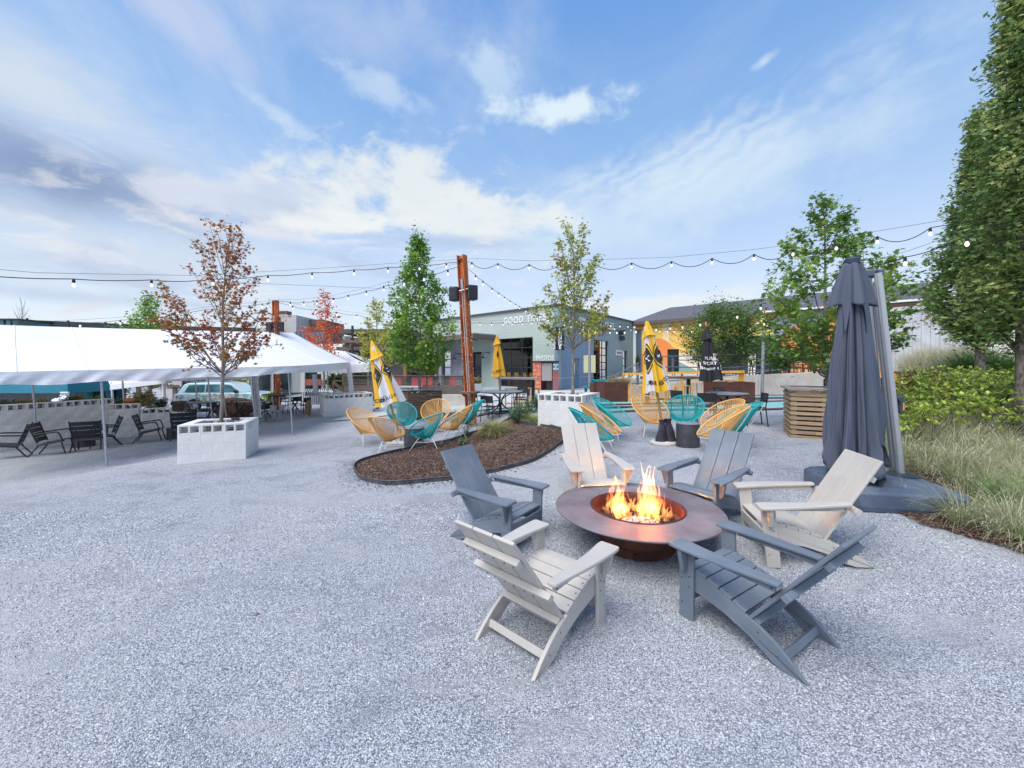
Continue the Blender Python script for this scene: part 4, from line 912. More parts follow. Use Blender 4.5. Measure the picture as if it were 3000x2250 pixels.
def val(u, v):
    s_ = u*nF*4; i = min(int(u*nF), nF-1); f = u*nF-i
    a, c_ = FT[i].lerp(FT[i+1], f), FBt[i].lerp(FBt[i+1], f); p = a.lerp(c_, v); w = v*(1-.25*v)
    p += Vector((.9, -.45, 0))*(.035*w*math.sin(u*61+1.2*math.sin(u*17)+v*3)+.02*w*math.sin(u*143+v*5)); p.z += .02*v*math.sin(u*33+1); return tuple(p)
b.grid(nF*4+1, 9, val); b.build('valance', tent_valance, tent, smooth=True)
b = MB(); b.grid(nF+1, 4, lambda u, v: tuple(BK[round(u*nF)]-Vector((0, 0, .30*v)))); b.build('valance', tent_valance, tent, smooth=True)
b = MB(); b.grid(14, 5, lambda u, v: tuple(A_.lerp(C_, u)-Vector((0, 0, (.32)*v))+Vector((0, .02*math.sin(u*20), 0)))); b.build('valance', tent_valance, tent, smooth=True)
def leg(parent, top, foot, r=.021, m=galv, name='leg'): return MB().tube([top, foot], r, 8).build(name, m, parent)
leg(tent, W(296, 1100, 9.1), W(313, 1366, 9.06), .024); leg(tent, W(844, 1083, 12.5), W(858, 1281, 12.3), .024)
for (x0, y0, x1, y1, D_) in ((94, 1110, 110, 1300, 12.0), (358, 1105, 371, 1285, 14.2), (571, 1100, 580, 1205, 19), (608, 1095, 622, 1232, 15.2), (646, 1095, 663, 1222, 16), (959, 1080, 961, 1155, 19.6)):
    leg(tent, W(x0, y0, D_), W(x1, y1, D_), .026)
def cloth_leg(parent, px0, px1, y0, px2, px3, y1, D_, nm='corner_sleeve'):
    b = MB(); f = lambda u, v: tuple(W((px0+(px1-px0)*u)*(1-v)+(px2+(px3-px2)*u)*v, y0+(y1-y0)*v, D_+.06*math.sin(u*9+v*4)))
    b.grid(9, 12, f); return b.build(nm, tent_cloth, parent, smooth=True)
cloth_leg(tent, 1014, 1029, 1064, 1027, 1041, 1197, 18.95); leg(tent, W(1023, 1066, 19), W(1030, 1199, 19), .03)
cloth_leg(tent, 730, 741, 1098, 745, 752, 1226, 14.5); cloth_leg(tent, 748, 756, 1098, 757, 766, 1224, 14.6); leg(tent, W(742, 1098, 14.55), W(754, 1226, 14.55), .05)
cloth_leg(tent, 915, 926, 1097, 918, 930, 1152, 19.2); leg(tent, W(925, 1097, 19.3), W(931, 1152, 19.3), .05)
tent2 = thing('small_tent', 'smaller white canopy tent behind the right end of the long tent', 'tent')
r0, r1 = W(940, 1026, 24), W(1010, 1029, 24); e0, e1 = W(930, 1072, 22.5), W(1080, 1066, 22.5)
b = MB(); b.grid(12, 8, lambda u, v: tuple(e0.lerp(e1, u).lerp(r0.lerp(r1, u), v)-Vector((0, 0, .1*math.sin(math.pi*v))))); b.build('roof_panel', tent_cloth, tent2, smooth=True)
e2 = W(1120, 1064, 26.5); b = MB(); b.grid(8, 8, lambda u, v: tuple(e1.lerp(e2, u).lerp(r1, v))); b.build('roof_panel', tent_cloth, tent2, smooth=True)
b = MB(); b.grid(30, 4, lambda u, v: tuple(e0.lerp(e1, u)-Vector((0, .03*math.sin(u*40)*v, .46*v)))); b.build('valance', tent_cloth, tent2, smooth=True)
b = MB(); b.grid(10, 4, lambda u, v: tuple(e1.lerp(e2, u)-Vector((0, 0, .45*v)))); b.build('valance', tent_cloth, tent2, smooth=True)
leg(tent2, W(1078, 1070, 22.6), W(1079, 1180, 22.6), .04)
tent3 = thing('side_tent', 'white framed canopy corner seen under the left part of the long tent', 'tent')
b = MB(); a, c_ = W(322, 1127, 17), W(486, 1108, 17); b.grid(14, 4, lambda u, v: tuple(a.lerp(c_, u)-Vector((0, 0, .22*v)))); b.build('valance', tent_cloth, tent3, smooth=True)
b = MB(); d_, e_ = W(300, 1080, 19.5), W(560, 1075, 19.5); b.grid(14, 6, lambda u, v: tuple(a.lerp(c_, u).lerp(d_.lerp(e_, u), v))); b.build('roof_panel', tent_cloth, tent3, smooth=True)
b = MB(); a2, c2 = W(486, 1104, 17), W(760, 1096, 19); b.grid(20, 4, lambda u, v: tuple(a2.lerp(c2, u)-Vector((0, 0, .2*v)))); b.build('valance', tent_cloth, tent3, smooth=True)
cloth_leg(tent3, 470, 486, 1112, 478, 493, 1182, 17.1); cloth_leg(tent3, 323, 329, 1122, 327, 333, 1178, 17.1); leg(tent3, W(326, 1120, 17.2), W(330, 1180, 17.2), .03)

# ------------------------------------------------------------------ stepped cinder block wall on the left
cw = thing('block_wall', 'pale grey cinder block wall stepping down behind the black lounge chairs', 'wall')
w0 = Vector((-17.2, 9.35, 0)); w1 = Vector((-14.0, 13.8, 0))
a0 = W(-120, 1180, 10.9); a1 = W(319, 1167, 13.8); a2 = W(417, 1183, 14.2); a3 = W(508, 1196, 14.6)
def seg(a, c_, ztop, courses, nm):
    ang = math.atan2(c_.y-a.y, c_.x-a.x); L = math.hypot(c_.x-a.x, c_.y-a.y); n = round(L/BW*2)/2
    wall_run(cw, (a.x, a.y), ang, n, ztop-courses*BH, courses, 'grey', half_ends=False)
    mid = Vector((a.x, a.y, 0))+Vector((math.cos(ang), math.sin(ang), 0))*(n*BW/2)
    MB().box((0, 0, 0), (n*BW-.02, BD-.014, (courses-1)*BH-.01)).build('mortar', grey_block, cw, loc=(mid.x, mid.y, ztop-courses*BH+(courses-1)*BH/2), rot=(0, 0, ang))
    return mid
seg(a0, a1, .83, 8, 'a'); seg(a1, a2, .63, 7, 'b'); seg(a2, a3, .44, 6, 'c')
soil_b = MB(); n_ = Vector((-.72, .69, 0))
P_ = [a0, a1, a2, a3]; ps_ = [Vector((p.x, p.y, 0))+n_*.1 for p in P_]
for i, zt_ in enumerate((.66, .46, .27)):
    soil_b.add([ps_[i]+Vector((0, 0, zt_)), ps_[i+1]+Vector((0, 0, zt_)), ps_[i+1]+n_*1.1+Vector((0, 0, zt_)), ps_[i]+n_*1.1+Vector((0, 0, zt_))], [(0, 1, 2, 3)])
soil_b.build('soil', soil, cw)

# ------------------------------------------------------------------ planters
pc = G(709, 1350); pl = G(519, 1363)
angp = math.atan2(pc.y-pl.y, pc.x-pl.x)
block_planter('block_planter', 'white painted cinder block planter holding the red maple', (-6.86, 8.18, .06), R(19), 3, 2.5, 4)
p = G(1576, 1256)
block_planter('block_planter', 'white painted cinder block planter with a thin two tone tree beside the mulch bed', (.66, 10.2, .365), R(-32), 3, 3, 5)
p = W(921, 1215, 17.3); block_planter('block_planter', 'white block planter at the corner of the long tent', (W(949, 1215, 16.9).x, 16.9, -.24), R(33), 5, 3, 5, sub=.05)
p = W(1142, 1186, 19.6); block_planter('block_planter', 'white block planter behind the brown slatted planter', (p.x, 19.6, -.0), R(-2), 3.5, 2, 5, sub=.1)
def slat_planter(name, label, loc, rz, wx, wy, h, wood, n, gap=.012):
    t = thing(name, label, 'planter', loc, rz); sh = (h-.05)/n
    def run(x0, y0, ax, L):
        for k in range(n):
            z_ = -.02+sh*(k+.5); cuts = [0, L] if k % 3 == 0 else ([0, L*.36, L] if k % 3 == 1 else [0, L*.62, L])
            for i in range(len(cuts)-1):
                a, c_ = cuts[i]+.002, cuts[i+1]-.002; mid = (a+c_)/2
                pos = (x0+mid, y0, z_) if ax == 'x' else (x0, y0+mid, z_)
                d_ = (c_-a, .022, sh-gap-rnd.uniform(0, .008)) if ax == 'x' else (.022, c_-a, sh-gap-rnd.uniform(0, .008))
                MB().box((0, 0, 0), d_).build('slat', wood, t, loc=(pos[0], pos[1]+(rnd.uniform(-.003, .003) if ax == 'x' else 0), pos[2]), rot=(0, rnd.uniform(-.004, .004) if ax == 'x' else 0, 0), bevel=.003)
    run(0, 0, 'x', wx); run(0, wy, 'x', wx); run(0, .012, 'y', wy-.024); run(wx, .012, 'y', wy-.024)
    for x_ in (.06, wx*.5, wx-.06):
        for y_ in (.05, wy-.05): MB().box((x_, y_, h/2-.03), (.09, .07, h-.04)).build('post', wood, t)
    for c_, d_ in (((wx/2, 0, h), (wx+.12, .14, .035)), ((wx/2, wy, h), (wx+.12, .14, .035)), ((0, wy/2, h), (.14, wy-.15, .034)), ((wx, wy/2, h), (.14, wy-.15, .034))): MB().box(c_, d_).build('rim_board', mat('grey_rim_board', (.28, .26, .25), .8, col2=(.20, .18, .17), scale=4, stretch=(1, 1, 6)), t, bevel=.004)
    MB().box((wx/2, wy/2, h*.5-.1), (wx-.2, wy-.2, h-.25)).build('soil', soil, t); return t
p = W(1195, 1226, 13.3); slat_planter('slatted_planter', 'brown slatted timber planter holding the bushy green maple', (p.x, 13.3, gz(p.x, 13.3)+.0), R(33), 1.22, 1.15, 1.02, wood_dark, 11, .014)
p = W(2316, 1287, 8.35); slat_planter('slatted_planter', 'pale pallet wood planter left of the closed grey umbrella', (p.x, 8.35, gz(p.x, 8.35)), R(-28), 1.15, 1.1, 1.03, wood_light, 10, .03)
# rusty steel planters
def corten_box(label, px0, px1, y0, y1, D_, dep, rz=0):
    a, c_ = W(px0, y0, D_), W(px1, y1, D_); t = thing('steel_planter', label, 'planter', (a.x, D_, c_.z), rz); w_, h_ = c_.x-a.x, a.z-c_.z
    MB().box((w_/2, 0, h_/2), (w_, .012, h_)).build('side', corten, t); MB().box((w_/2, dep, h_/2), (w_, .012, h_)).build('side', corten, t)
    MB().box((0, dep/2, h_/2), (.012, dep-.012, h_)).build('side', corten, t); MB().box((w_, dep/2, h_/2), (.012, dep-.012, h_)).build('side', corten, t)
    MB().box((w_/2, dep/2, h_-.12), (w_-.03, dep-.03, .04)).build('soil', soil, t); return t
corten_box('tall brown rusted steel planter beside the teal bench', 1771, 1842, 1121, 1178, 14.4, .8, R(6))
corten_box('low brown rusted steel planter with a pale top edge left of the tall one', 1738, 1772, 1124, 1166, 15.8, .7)
corten_box('wide brown rusted steel planter behind the black dining table', 2091, 2212, 1120, 1178, 14.9, .8)
# ------------------------------------------------------------------ adirondack chairs
def plastic(name, a, b_, d_):
    return mat(name, a, .42, col2=b_, scale=2.5, bump=.12, bscale=120, dirt=d_, dirt_amt=.35, dirt_scale=2.5, spec=.45)
beige = plastic('sand_recycled_plastic', (.47, .44, .395), (.53, .50, .455), (.32, .29, .26))
slate = plastic('slate_recycled_plastic', (.135, .165, .205), (.165, .195, .235), (.24, .27, .30))
screw_m = mat('screw_head', (.12, .12, .13), .4, metal=.8)
def adirondack_parts(m):
    P = []; add = lambda nm, b_, **k: P.append((nm, b_.mesh(nm, m if nm != 'screw' else screw_m), k))
    bv = dict(bevel=.005)
    # side boards : seat rail running down into the rear foot
    out = [(.03, .355), (-.06, .362), (-.16, .345), (-.28, .305), (-.42, .245), (-.52, .205), (-.60, .16), (-.70, .085), (-.79, .0), (-.805, 0), (-.66, 0), (-.58, .03), (-.44, .115), (-.28, .175), (-.10, .215), (.03, .225)]
    for s_ in (-1, 1): add('side_board', MB().prism(out, lambda a, c_, t: (t, a, c_), s_*.252-.013, s_*.252+.013), **bv)
    for s_ in (-1, 1):
        add('front_leg', MB().box((s_*.2795, -.005, .2725), (.0265, .115, .545)), **bv)
        add('arm_bracket', MB().prism([(0, .545), (.082, .545), (.078, .50), (.045, .385), (.03, .37), (0, .37)], lambda a, c_, t: (s_*(.294+a), t, c_), -.016, .016), **bv)
        arm = [(.238, .085), (.38, .085), (.392, .07), (.395, .02), (.388, -.15), (.368, -.36), (.345, -.52), (.335, -.63), (.325, -.65), (.272, -.65), (.262, -.635), (.262, -.30), (.252, -.12), (.235, .03)]
        add('armrest', MB().prism([(s_*a, c_) for a, c_ in (arm if s_ > 0 else arm[::-1])], lambda a, c_, t: (a, c_, t), .546, .573), bevel=.008)
        add('arm_rail', MB().prism([(-.07, .545), (-.62, .545), (-.62, .50), (-.07, .515)], lambda a, c_, t: (t, a, c_), s_*.297-.011, s_*.297+.011), **bv)
    # seat slats over the curved rail
    top = lambda y_: np.interp(-y_, [-.04, .06, .16, .28, .42, .5], [.352, .362, .345, .305, .245, .212])
    for k in range(5):
        y0 = .035-k*.0925; y1 = y0-.086; z0, z1 = top(y0), top(y1)
        add('seat_slat', MB().bar((0, y0, z0+.013), (0, y1, z1+.013), .532, .024, up=(0, 0, 1)), **bv)
    add('front_apron', MB().box((0, .04, .275), (.532, .022, .10)), **bv)
    # back : three wide boards
    p0, p1 = Vector((0, -.425, .205)), Vector((0, -.945, .905)); d_ = (p1-p0).normalized(); nrm = Vector((0, d_.z, -d_.y))
    for k in (-1, 0, 1): add('back_board', MB().bar(p0+Vector((k*.1715, 0, 0)), p1+Vector((k*.1715, 0, 0)), .1655, .024, up=nrm), bevel=.007)
    def cleat(f, w, th=.045, off=-.035): c_ = p0.lerp(p1, f)+nrm*off; add('back_cleat', MB().bar(c_-Vector((w/2, 0, 0)), c_+Vector((w/2, 0, 0)), .05, th, up=nrm), **bv)
    cleat(.035, .478); cleat(.45, .655); cleat(.80, .47)
    add('stretcher', MB().bar((-.239, -.64, .082), (.239, -.64, .082), .024, .05, up=(0, .4, 1)), **bv)
    add('stretcher', MB().bar((-.265, .0, .155), (.265, .0, .155), .024, .07), **bv)
    sc = MB()
    for s_ in (-1, 1):
        for y_, z_ in ((-.03, .33), (.03, .30), (-.03, .255), (.025, .12), (-.04, .525)): sc.lathe([(.0055, -.002), (.0045, .003)], 8, (0, 0, 0)); sc.v[-16:] = [(s_*(.2935)+q[2]*s_, y_+q[0], z_+q[1]) for q in sc.v[-16:]]
        sc.lathe([(.008, -.002), (.006, .004)], 8, (0, 0, 0)); sc.v[-16:] = [(s_*(.309)+q[2]*s_, -.60+q[0], .52+q[1]) for q in sc.v[-16:]]
        for k in range(5): y_ = .035-k*.0925-.043; sc.lathe([(.006, 0), (.005, .002)], 8, (s_*.245, y_, top(y_)+.0255))
        for y_, z_ in ((-.50, .17), (-.62, .085)): sc.lathe([(.006, 0), (.005, .002)], 8, (0, 0, 0)); sc.v[-16:] = [(s_*(.265)+q[2]*s_, y_+q[0], z_+q[1]) for q in sc.v[-16:]]
    for f in (.44, .80):
        for x_ in (-.2, -.13, -.04, .04, .13, .2):
            c_ = p0.lerp(p1, f)-nrm*.061+Vector((x_, 0, 0)); sc.box(tuple(c_), (.008, .004, .008), (math.atan2(-nrm.z, nrm.y), 0, 0))
    P.append(('screw', sc.mesh('screw', screw_m), {}))
    return P
ADI = {}
def adirondack(m, label, pos, heading, tilt=0):
    """pos: ground point under the middle between the front legs; heading: direction it faces (deg, 0=+X)"""
    if m.name not in ADI: ADI[m.name] = adirondack_parts(m)
    t = thing('adirondack_chair', label, 'chair', pos, R(heading-90), group='adirondack chairs round the fire pit')
    x_, y_ = pos[0], pos[1]; f = Vector((math.cos(R(heading)), math.sin(R(heading)), 0)); back = (x_-f.x*.7, y_-f.y*.7)
    pitch = math.atan2(gz(x_, y_)-gz(*back), .7); t.rotation_euler = (pitch, 0, R(heading-90)); t.scale = (1.09, 1.06, 1.06); t.location.z -= .012
    for nm, me_, k in ADI[m.name]:
        o = link(nm, me_, t, **k)
        if nm == 'screw': o['kind'] = 'stuff'
    return t
PIT = W(1866, 1485, 4.38)
adirondack(beige, 'sand coloured adirondack chair seen from behind in the left foreground', on(.48, 3.375), 48)
adirondack(slate, 'dark slate adirondack chair seen from behind in the right foreground', on(1.65, 3.36), 123)
adirondack(beige, 'cream adirondack chair in profile in front of the big umbrella base', on(2.55, 4.10), 168)
adirondack(slate, 'slate adirondack chair beyond the right side of the fire pit', on(2.19, 4.82), 215)
adirondack(beige, 'pale adirondack chair facing the camera behind the flames', on(1.14, 5.14), 278)
adirondack(slate, 'blue grey adirondack chair beside the mulch bed, left of the fire pit', on(.12, 4.38), -35)

# ------------------------------------------------------------------ fire pit
pit_steel = mat('patinated_pit_steel', (.155, .125, .135), .5, metal=0, col2=(.215, .18, .195), scale=2.6, bump=.08, bscale=30, dirt=(.34, .31, .33), dirt_amt=.5, dirt_scale=1.6)
fp = thing('fire_pit', 'round rusted steel fire pit with a wide flat rim and burning flames', 'fire pit', (PIT.x, PIT.y, gz(PIT.x, PIT.y)))
g0 = gz(PIT.x, PIT.y); zr = PIT.z-g0; RR, RI = .885, .475
MB().lathe([(RI+.03, -.004), (RI+.03, .006), (RR-.006, .006), (RR, .0), (RR-.003, -.012), (RI+.03, -.012), (RI+.03, -.004)], 96, (0, 0, zr), cap=False).build('rim', pit_steel, fp, smooth=40)
MB().lathe([(RI+.029, .008), (RI+.01, .012), (RI, .006), (RI-.012, -.02), (RI-.02, -.13), (RI-.06, -.17), (.02, -.175)], 72, (0, 0, zr), cap=False).build('bowl_liner', mat('hot_rusty_liner', (.11, .022, .014), .6, col2=(.06, .014, .01), scale=5, bump=.2), fp, smooth=40)
MB().lathe([(.50, zr-.02), (.46, zr-.10), (.42, zr-.17), (.415, zr-.30), (.43, zr-.31), (.415, zr-.33), (.40, .04), (.39, -.06)], 64, cap=False).build('base_drum', rust_dark, fp, smooth=40)
b = MB(); b.box((-.06, -.40, .035), (.20, .03, .06)); b.build('vent_plate', mat('scorched_plate', (.07, .02, .018), .8), fp)
lava = mat('lava_rock', (.03, .012, .012), .95, col2=(.10, .045, .04), scale=40, bump=1, bscale=80); glassy = mat('white_fire_glass', (.55, .50, .52), .4, col2=(.2, .15, .15), scale=30)
def rockpile(name, n, rmin, rmax, s0, s1, m, seed, zb, kind=True, cx_=0, cy_=0):
    r_ = random.Random(seed); b = MB()
    for _ in range(n):
        a, q = r_.uniform(0, 6.283), math.sqrt(r_.uniform(rmin**2, rmax**2)); s_ = r_.uniform(s0, s1); M = Euler((r_.uniform(0, 6), r_.uniform(0, 6), r_.uniform(0, 6))).to_matrix()
        vs = [M @ (Vector(v)*s_*r_.uniform(.75, 1.15)) for v in ((1, 0, 0), (-1, 0, 0), (0, 1, 0), (0, -1, 0), (0, 0, 1), (0, 0, -1), (.7, .7, .3), (-.7, -.6, .4))]
        c_ = Vector((cx_+math.cos(a)*q, cy_+math.sin(a)*q, zb+r_.uniform(0, s_*.8)))
        b.add([c_+v for v in vs], [(0, 6, 4), (6, 2, 4), (2, 1, 4), (1, 7, 4), (7, 3, 4), (3, 0, 4), (6, 0, 5), (2, 6, 5), (1, 2, 5), (7, 1, 5), (3, 7, 5), (0, 3, 5)])
    o = b.build(name, m, fp); o['kind'] = 'stuff'; return o
rockpile('lava_rocks', 420, 0, .43, .02, .042, lava, 3, zr-.165); rockpile('fire_glass', 1500, 0, .2, .006, .014, glassy, 5, zr-.125, cx_=.0, cy_=-.16)
# flames : thin burning gas, brighter where it is thicker
def flame_mat():
    m = bpy.data.materials.new('burning_gas'); m.use_nodes = True; t = m.node_tree; t.nodes.clear(); n = NT(t)
    P = n.new('ShaderNodeTexCoord').outputs['Object']; z_ = n.sep(P)[2]
    r = n.new('ShaderNodeValToRGB'); n.put(r.inputs[0], n.m('DIVIDE', z_, .5)); e = r.color_ramp.elements
    e[0].position = 0; e[0].color = (1, .30, .03, 1); e[1].position = 1; e[1].color = (1, .24, .06, 1); k = e.new(.18); k.color = (1, .52, .08, 1); k = e.new(.5); k.color = (1, .45, .10, 1)
    tear = n.maprange(n.noise(n.vm('MULTIPLY', P, (1, 1, .45)), 17, 4, .6, .8), .40, .62, .05, 1)
    fade = n.maprange(z_, .05, .46, 1.0, .42)
    em = n.new('ShaderNodeEmission'); n.put(em.inputs[0], r.outputs[0]); n.put(em.inputs[1], n.m('MULTIPLY', n.m('MULTIPLY', tear, fade), 5.0))
    o = n.new('ShaderNodeOutputMaterial'); n.l.new(em.outputs[0], o.inputs['Volume']); return m
fm = flame_mat()
def flame(x_, y_, h_, w_, seed, lean=0.0):
    r_ = random.Random(seed); ph = r_.uniform(0, 6); b = MB(); n_ = 30; pts = []; rs = []; sw = r_.uniform(.8, 1.3)
    for i in range(n_+1):
        f = i/n_; pts.append((x_+w_*(.8*math.sin(f*4.5*sw+ph)+.25*math.sin(f*11+ph*2))*f**.8*(1-.4*f)+lean*f*h_, y_+w_*.6*math.cos(f*6+ph)*f, zr-.13+h_*f))
        env = .7+.6*f/.25 if f < .25 else 1.3*max(0, 1-(f-.25)/.75)**1.3
        rs.append(max(.0012, w_*.62*env*(1+.34*math.sin(f*17+ph)+.20*math.sin(f*33+ph*3))))
    b.tube(pts, 1, 12, rs=rs); b.v = [(q[0], q[1]+(q[1]-y_)*-.25, q[2]+.012*math.sin(q[0]*160+seed)) for q in b.v]; b.build('flame', fm, fp, smooth=True)
rf = random.Random(8)
for cx_, cy_, hh, nn in ((-.17, -.02, .52, 12), (.12, .03, .64, 15)):
    for k in range(nn): q = k/(nn-1); flame(cx_+rf.uniform(-.085, .085), cy_+rf.uniform(-.06, .06), hh*(1-.62*q)*rf.uniform(.9, 1.05), .066*rf.uniform(.6, 1.15), 100+k+int(cx_*50), rf.uniform(-.10, .10))
for k in range(34):
    a = rf.uniform(0, 6.283); q = rf.uniform(.1, .37); flame(math.cos(a)*q, math.sin(a)*q*.8+.02, rf.uniform(.09, .28), rf.uniform(.018, .038), 200+k, rf.uniform(-.3, .3))
fl = bpy.data.lights.new('fire_light', 'POINT'); fl.energy = .35; fl.color = (1, .42, .12); fl.shadow_soft_size = .16
flo = bpy.data.objects.new('fire_light', fl); COL.objects.link(flo); flo.location = (PIT.x, PIT.y, PIT.z+.30)

# ------------------------------------------------------------------ acapulco chairs
cord_o = mat('honey_vinyl_cord', (.74, .42, .13), .5); cord_t = mat('turquoise_vinyl_cord', (.0, .37, .38), .5)
def acapulco_parts(cord):
    n_ = 60; P = []
    def rim(a):          # a=0 front, pi = top of the back; egg shaped and leaning back
        u = -math.cos(a); w_ = math.sin(a)
        y_ = .43*(-u)-.02 if False else -.41*u*1.0; z_ = .62+.27*u-.03*math.cos(2*a)
        x_ = .385*w_*(1-.10*u)
        return Vector((x_, y_, z_))
    ring = [rim(2*math.pi*i/n_) for i in range(n_)]
    P.append(('rim', MB().tube(ring, .0135, 8, closed=True).mesh('rim', cord, True)))
    hub = [Vector((.115*math.sin(2*math.pi*i/n_), .085*math.cos(2*math.pi*i/n_)+.03, .285+.012*math.cos(4*math.pi*i/n_))) for i in range(n_)]
    N_ = 84; c_ = MB()
    for i in range(N_):
        a = 2*math.pi*i/N_; r_ = rim(a); h_ = Vector((.115*math.sin(a), .085*math.cos(a)+.03, .285)); mid = r_.lerp(h_, .55); mid.z -= .025; mid.y -= .02*math.cos(a)
        c_.tube([r_, mid, h_], .0042, 4, caps=False)
    c_.tube(hub, .006, 5, closed=True)
    fan = MB()
    for i in range(14):
        a = R(118+i*124/13)
        for q in (0,): 
            r1 = rim(a); fan.tube([r1, Vector((r1.x*.45, -.02-.13*math.cos(a), .37)), Vector(((i-6.5)*.012, .10, .287))], .0042, 4, caps=False)
    P.append(('cord_weave', c_.mesh('cord_weave', cord, True))); P.append(('cord_weave', fan.mesh('cord_weave', cord, True)))
    top = rim(math.pi); fr = rim(0)
    spine = [top, Vector((0, top.y-.01, top.z-.10)), Vector((0, -.20, .40)), Vector((0, -.06, .275)), Vector((0, .14, .265)), Vector((0, fr.y-.05, fr.z-.055)), fr]
    P.append(('frame', MB().tube(smooth_poly(spine, 18), .0085, 6).mesh('frame', white_metal, True)))
    feet = [(-.29, .28), (.29, .28), (0, -.33)]; tops = [(-.15, .12, .30), (.15, .12, .30), (0, -.12, .33)]
    for (fx, fy), tp in zip(feet, tops): P.append(('leg', MB().tube([tp, (fx, fy, 0)], .0085, 6).mesh('leg', white_metal, True)))
    lv = [Vector(t_).lerp(Vector((f_[0], f_[1], 0)), .35) for t_, f_ in zip(tops, feet)]
    for i in range(3): P.append(('stretcher', MB().tube([lv[i], lv[(i+1) % 3]], .005, 5).mesh('stretcher', white_metal, True)))
    yoke = [Vector(tops[0]), Vector((0, .14, .268)), Vector(tops[1])]; P.append(('frame', MB().tube(yoke, .008, 6).mesh('frame', white_metal, True)))
    return P
ACP = {}
def acapulco(cord, label, px, py, D_, heading, sc=1.0):
    """px: image column of the chair centre, D_: distance; heading: direction it faces in degrees (270 = towards the camera)"""
    if cord.name not in ACP: ACP[cord.name] = acapulco_parts(cord)
    X_ = (px-CX)*D_/F; t = thing('acapulco_chair', label, 'chair', on(X_, D_), R(heading-90), group='string acapulco chairs'); t.scale = (sc,)*3
    for nm, me_ in ACP[cord.name]:
        o = link(nm, me_, t)
        if nm == 'cord_weave': o['kind'] = 'stuff'
    return t
acapulco(cord_o, 'orange string chair at the far left of the left circle', 1066, 0, 9.7, 335)
acapulco(cord_o, 'orange string chair with its back to the camera in front of the leaning yellow umbrella', 1132, 0, 8.75, 72)
acapulco(cord_t, 'turquoise string chair between the leaning umbrella and the brown slatted planter', 1177, 0, 10.7, 238+60)
acapulco(cord_o, 'orange string chair facing the camera in front of the brown slatted planter', 1277, 0, 10.8, 272)
acapulco(cord_t, 'turquoise string chair nearest the mulch edging in the left circle', 1253, 0, 8.9, 148)
acapulco(cord_o, 'orange string chair seen from the side right of the turquoise one', 1333, 0, 9.5, 178)
acapulco(cord_t, 'turquoise string chair partly hidden behind the orange one below the steel post', 1370, 0, 9.9, 184)
acapulco(cord_t, 'turquoise string chair right behind the pale adirondack chair', 1733, 0, 7.25, -2)
acapulco(cord_o, 'orange string chair against the white block planter', 1757, 0, 7.9, 345)
acapulco(cord_t, 'turquoise string chair beside the right side of the white block planter', 1792, 0, 8.6, 325)
acapulco(cord_o, 'upright orange string chair behind the pole of the middle yellow umbrella', 1902, 0, 8.85, 280)
acapulco(cord_t, 'turquoise string chair behind the black drum stool', 2008, 0, 9.0, 240)
acapulco(cord_o, 'orange string chair in front of the black dining table', 2118, 0, 8.25, 188)
acapulco(cord_t, 'turquoise string chair sandwiched between two orange ones', 2160, 0, 7.65, 163)
acapulco(cord_o, 'orange string chair nearest the slate adirondack chair on the right', 2118, 0, 7.0, 163)

# ------------------------------------------------------------------ drum stools
drum_m = mat('black_drum_resin', (.035, .038, .048), .5, col2=(.055, .06, .07), scale=6, bump=.15, bscale=40, dirt=(.12, .12, .13), dirt_amt=.4); drum_top = mat('grey_drum_top', (.20, .23, .27), .6)  # drum tops take a paler grey than the bodies
def drum(label, px, D_, r_=.2, h_=.44):
    X_ = (px-CX)*D_/F; t = thing('drum_stool', label, 'stool', on(X_, D_))
    MB().lathe([(r_*.97, -.03), (r_*1.03, .02), (r_*.985, h_*.5), (r_, h_-.02), (r_*.985, h_-.006)], 32).build('body', drum_m, t, smooth=40)
    MB().lathe([(r_*.985, h_-.006), (r_*.95, h_), (.01, h_+.002)], 32, cap=False).build('top', drum_top, t, smooth=True); return t
drum('black drum stool between the right hand string chairs', 2015, 7.7, .21, .45)
drum('black drum stool beside the concrete umbrella base in the left circle', 1213, 9.6, .24, .43)
drum('black drum stool hidden behind the black lounge chair by the block wall', 245, 12.4, .26, .45)
drum('brown black drum stool between two lounge chairs near the wall end', 508, 13.2, .18, .4)

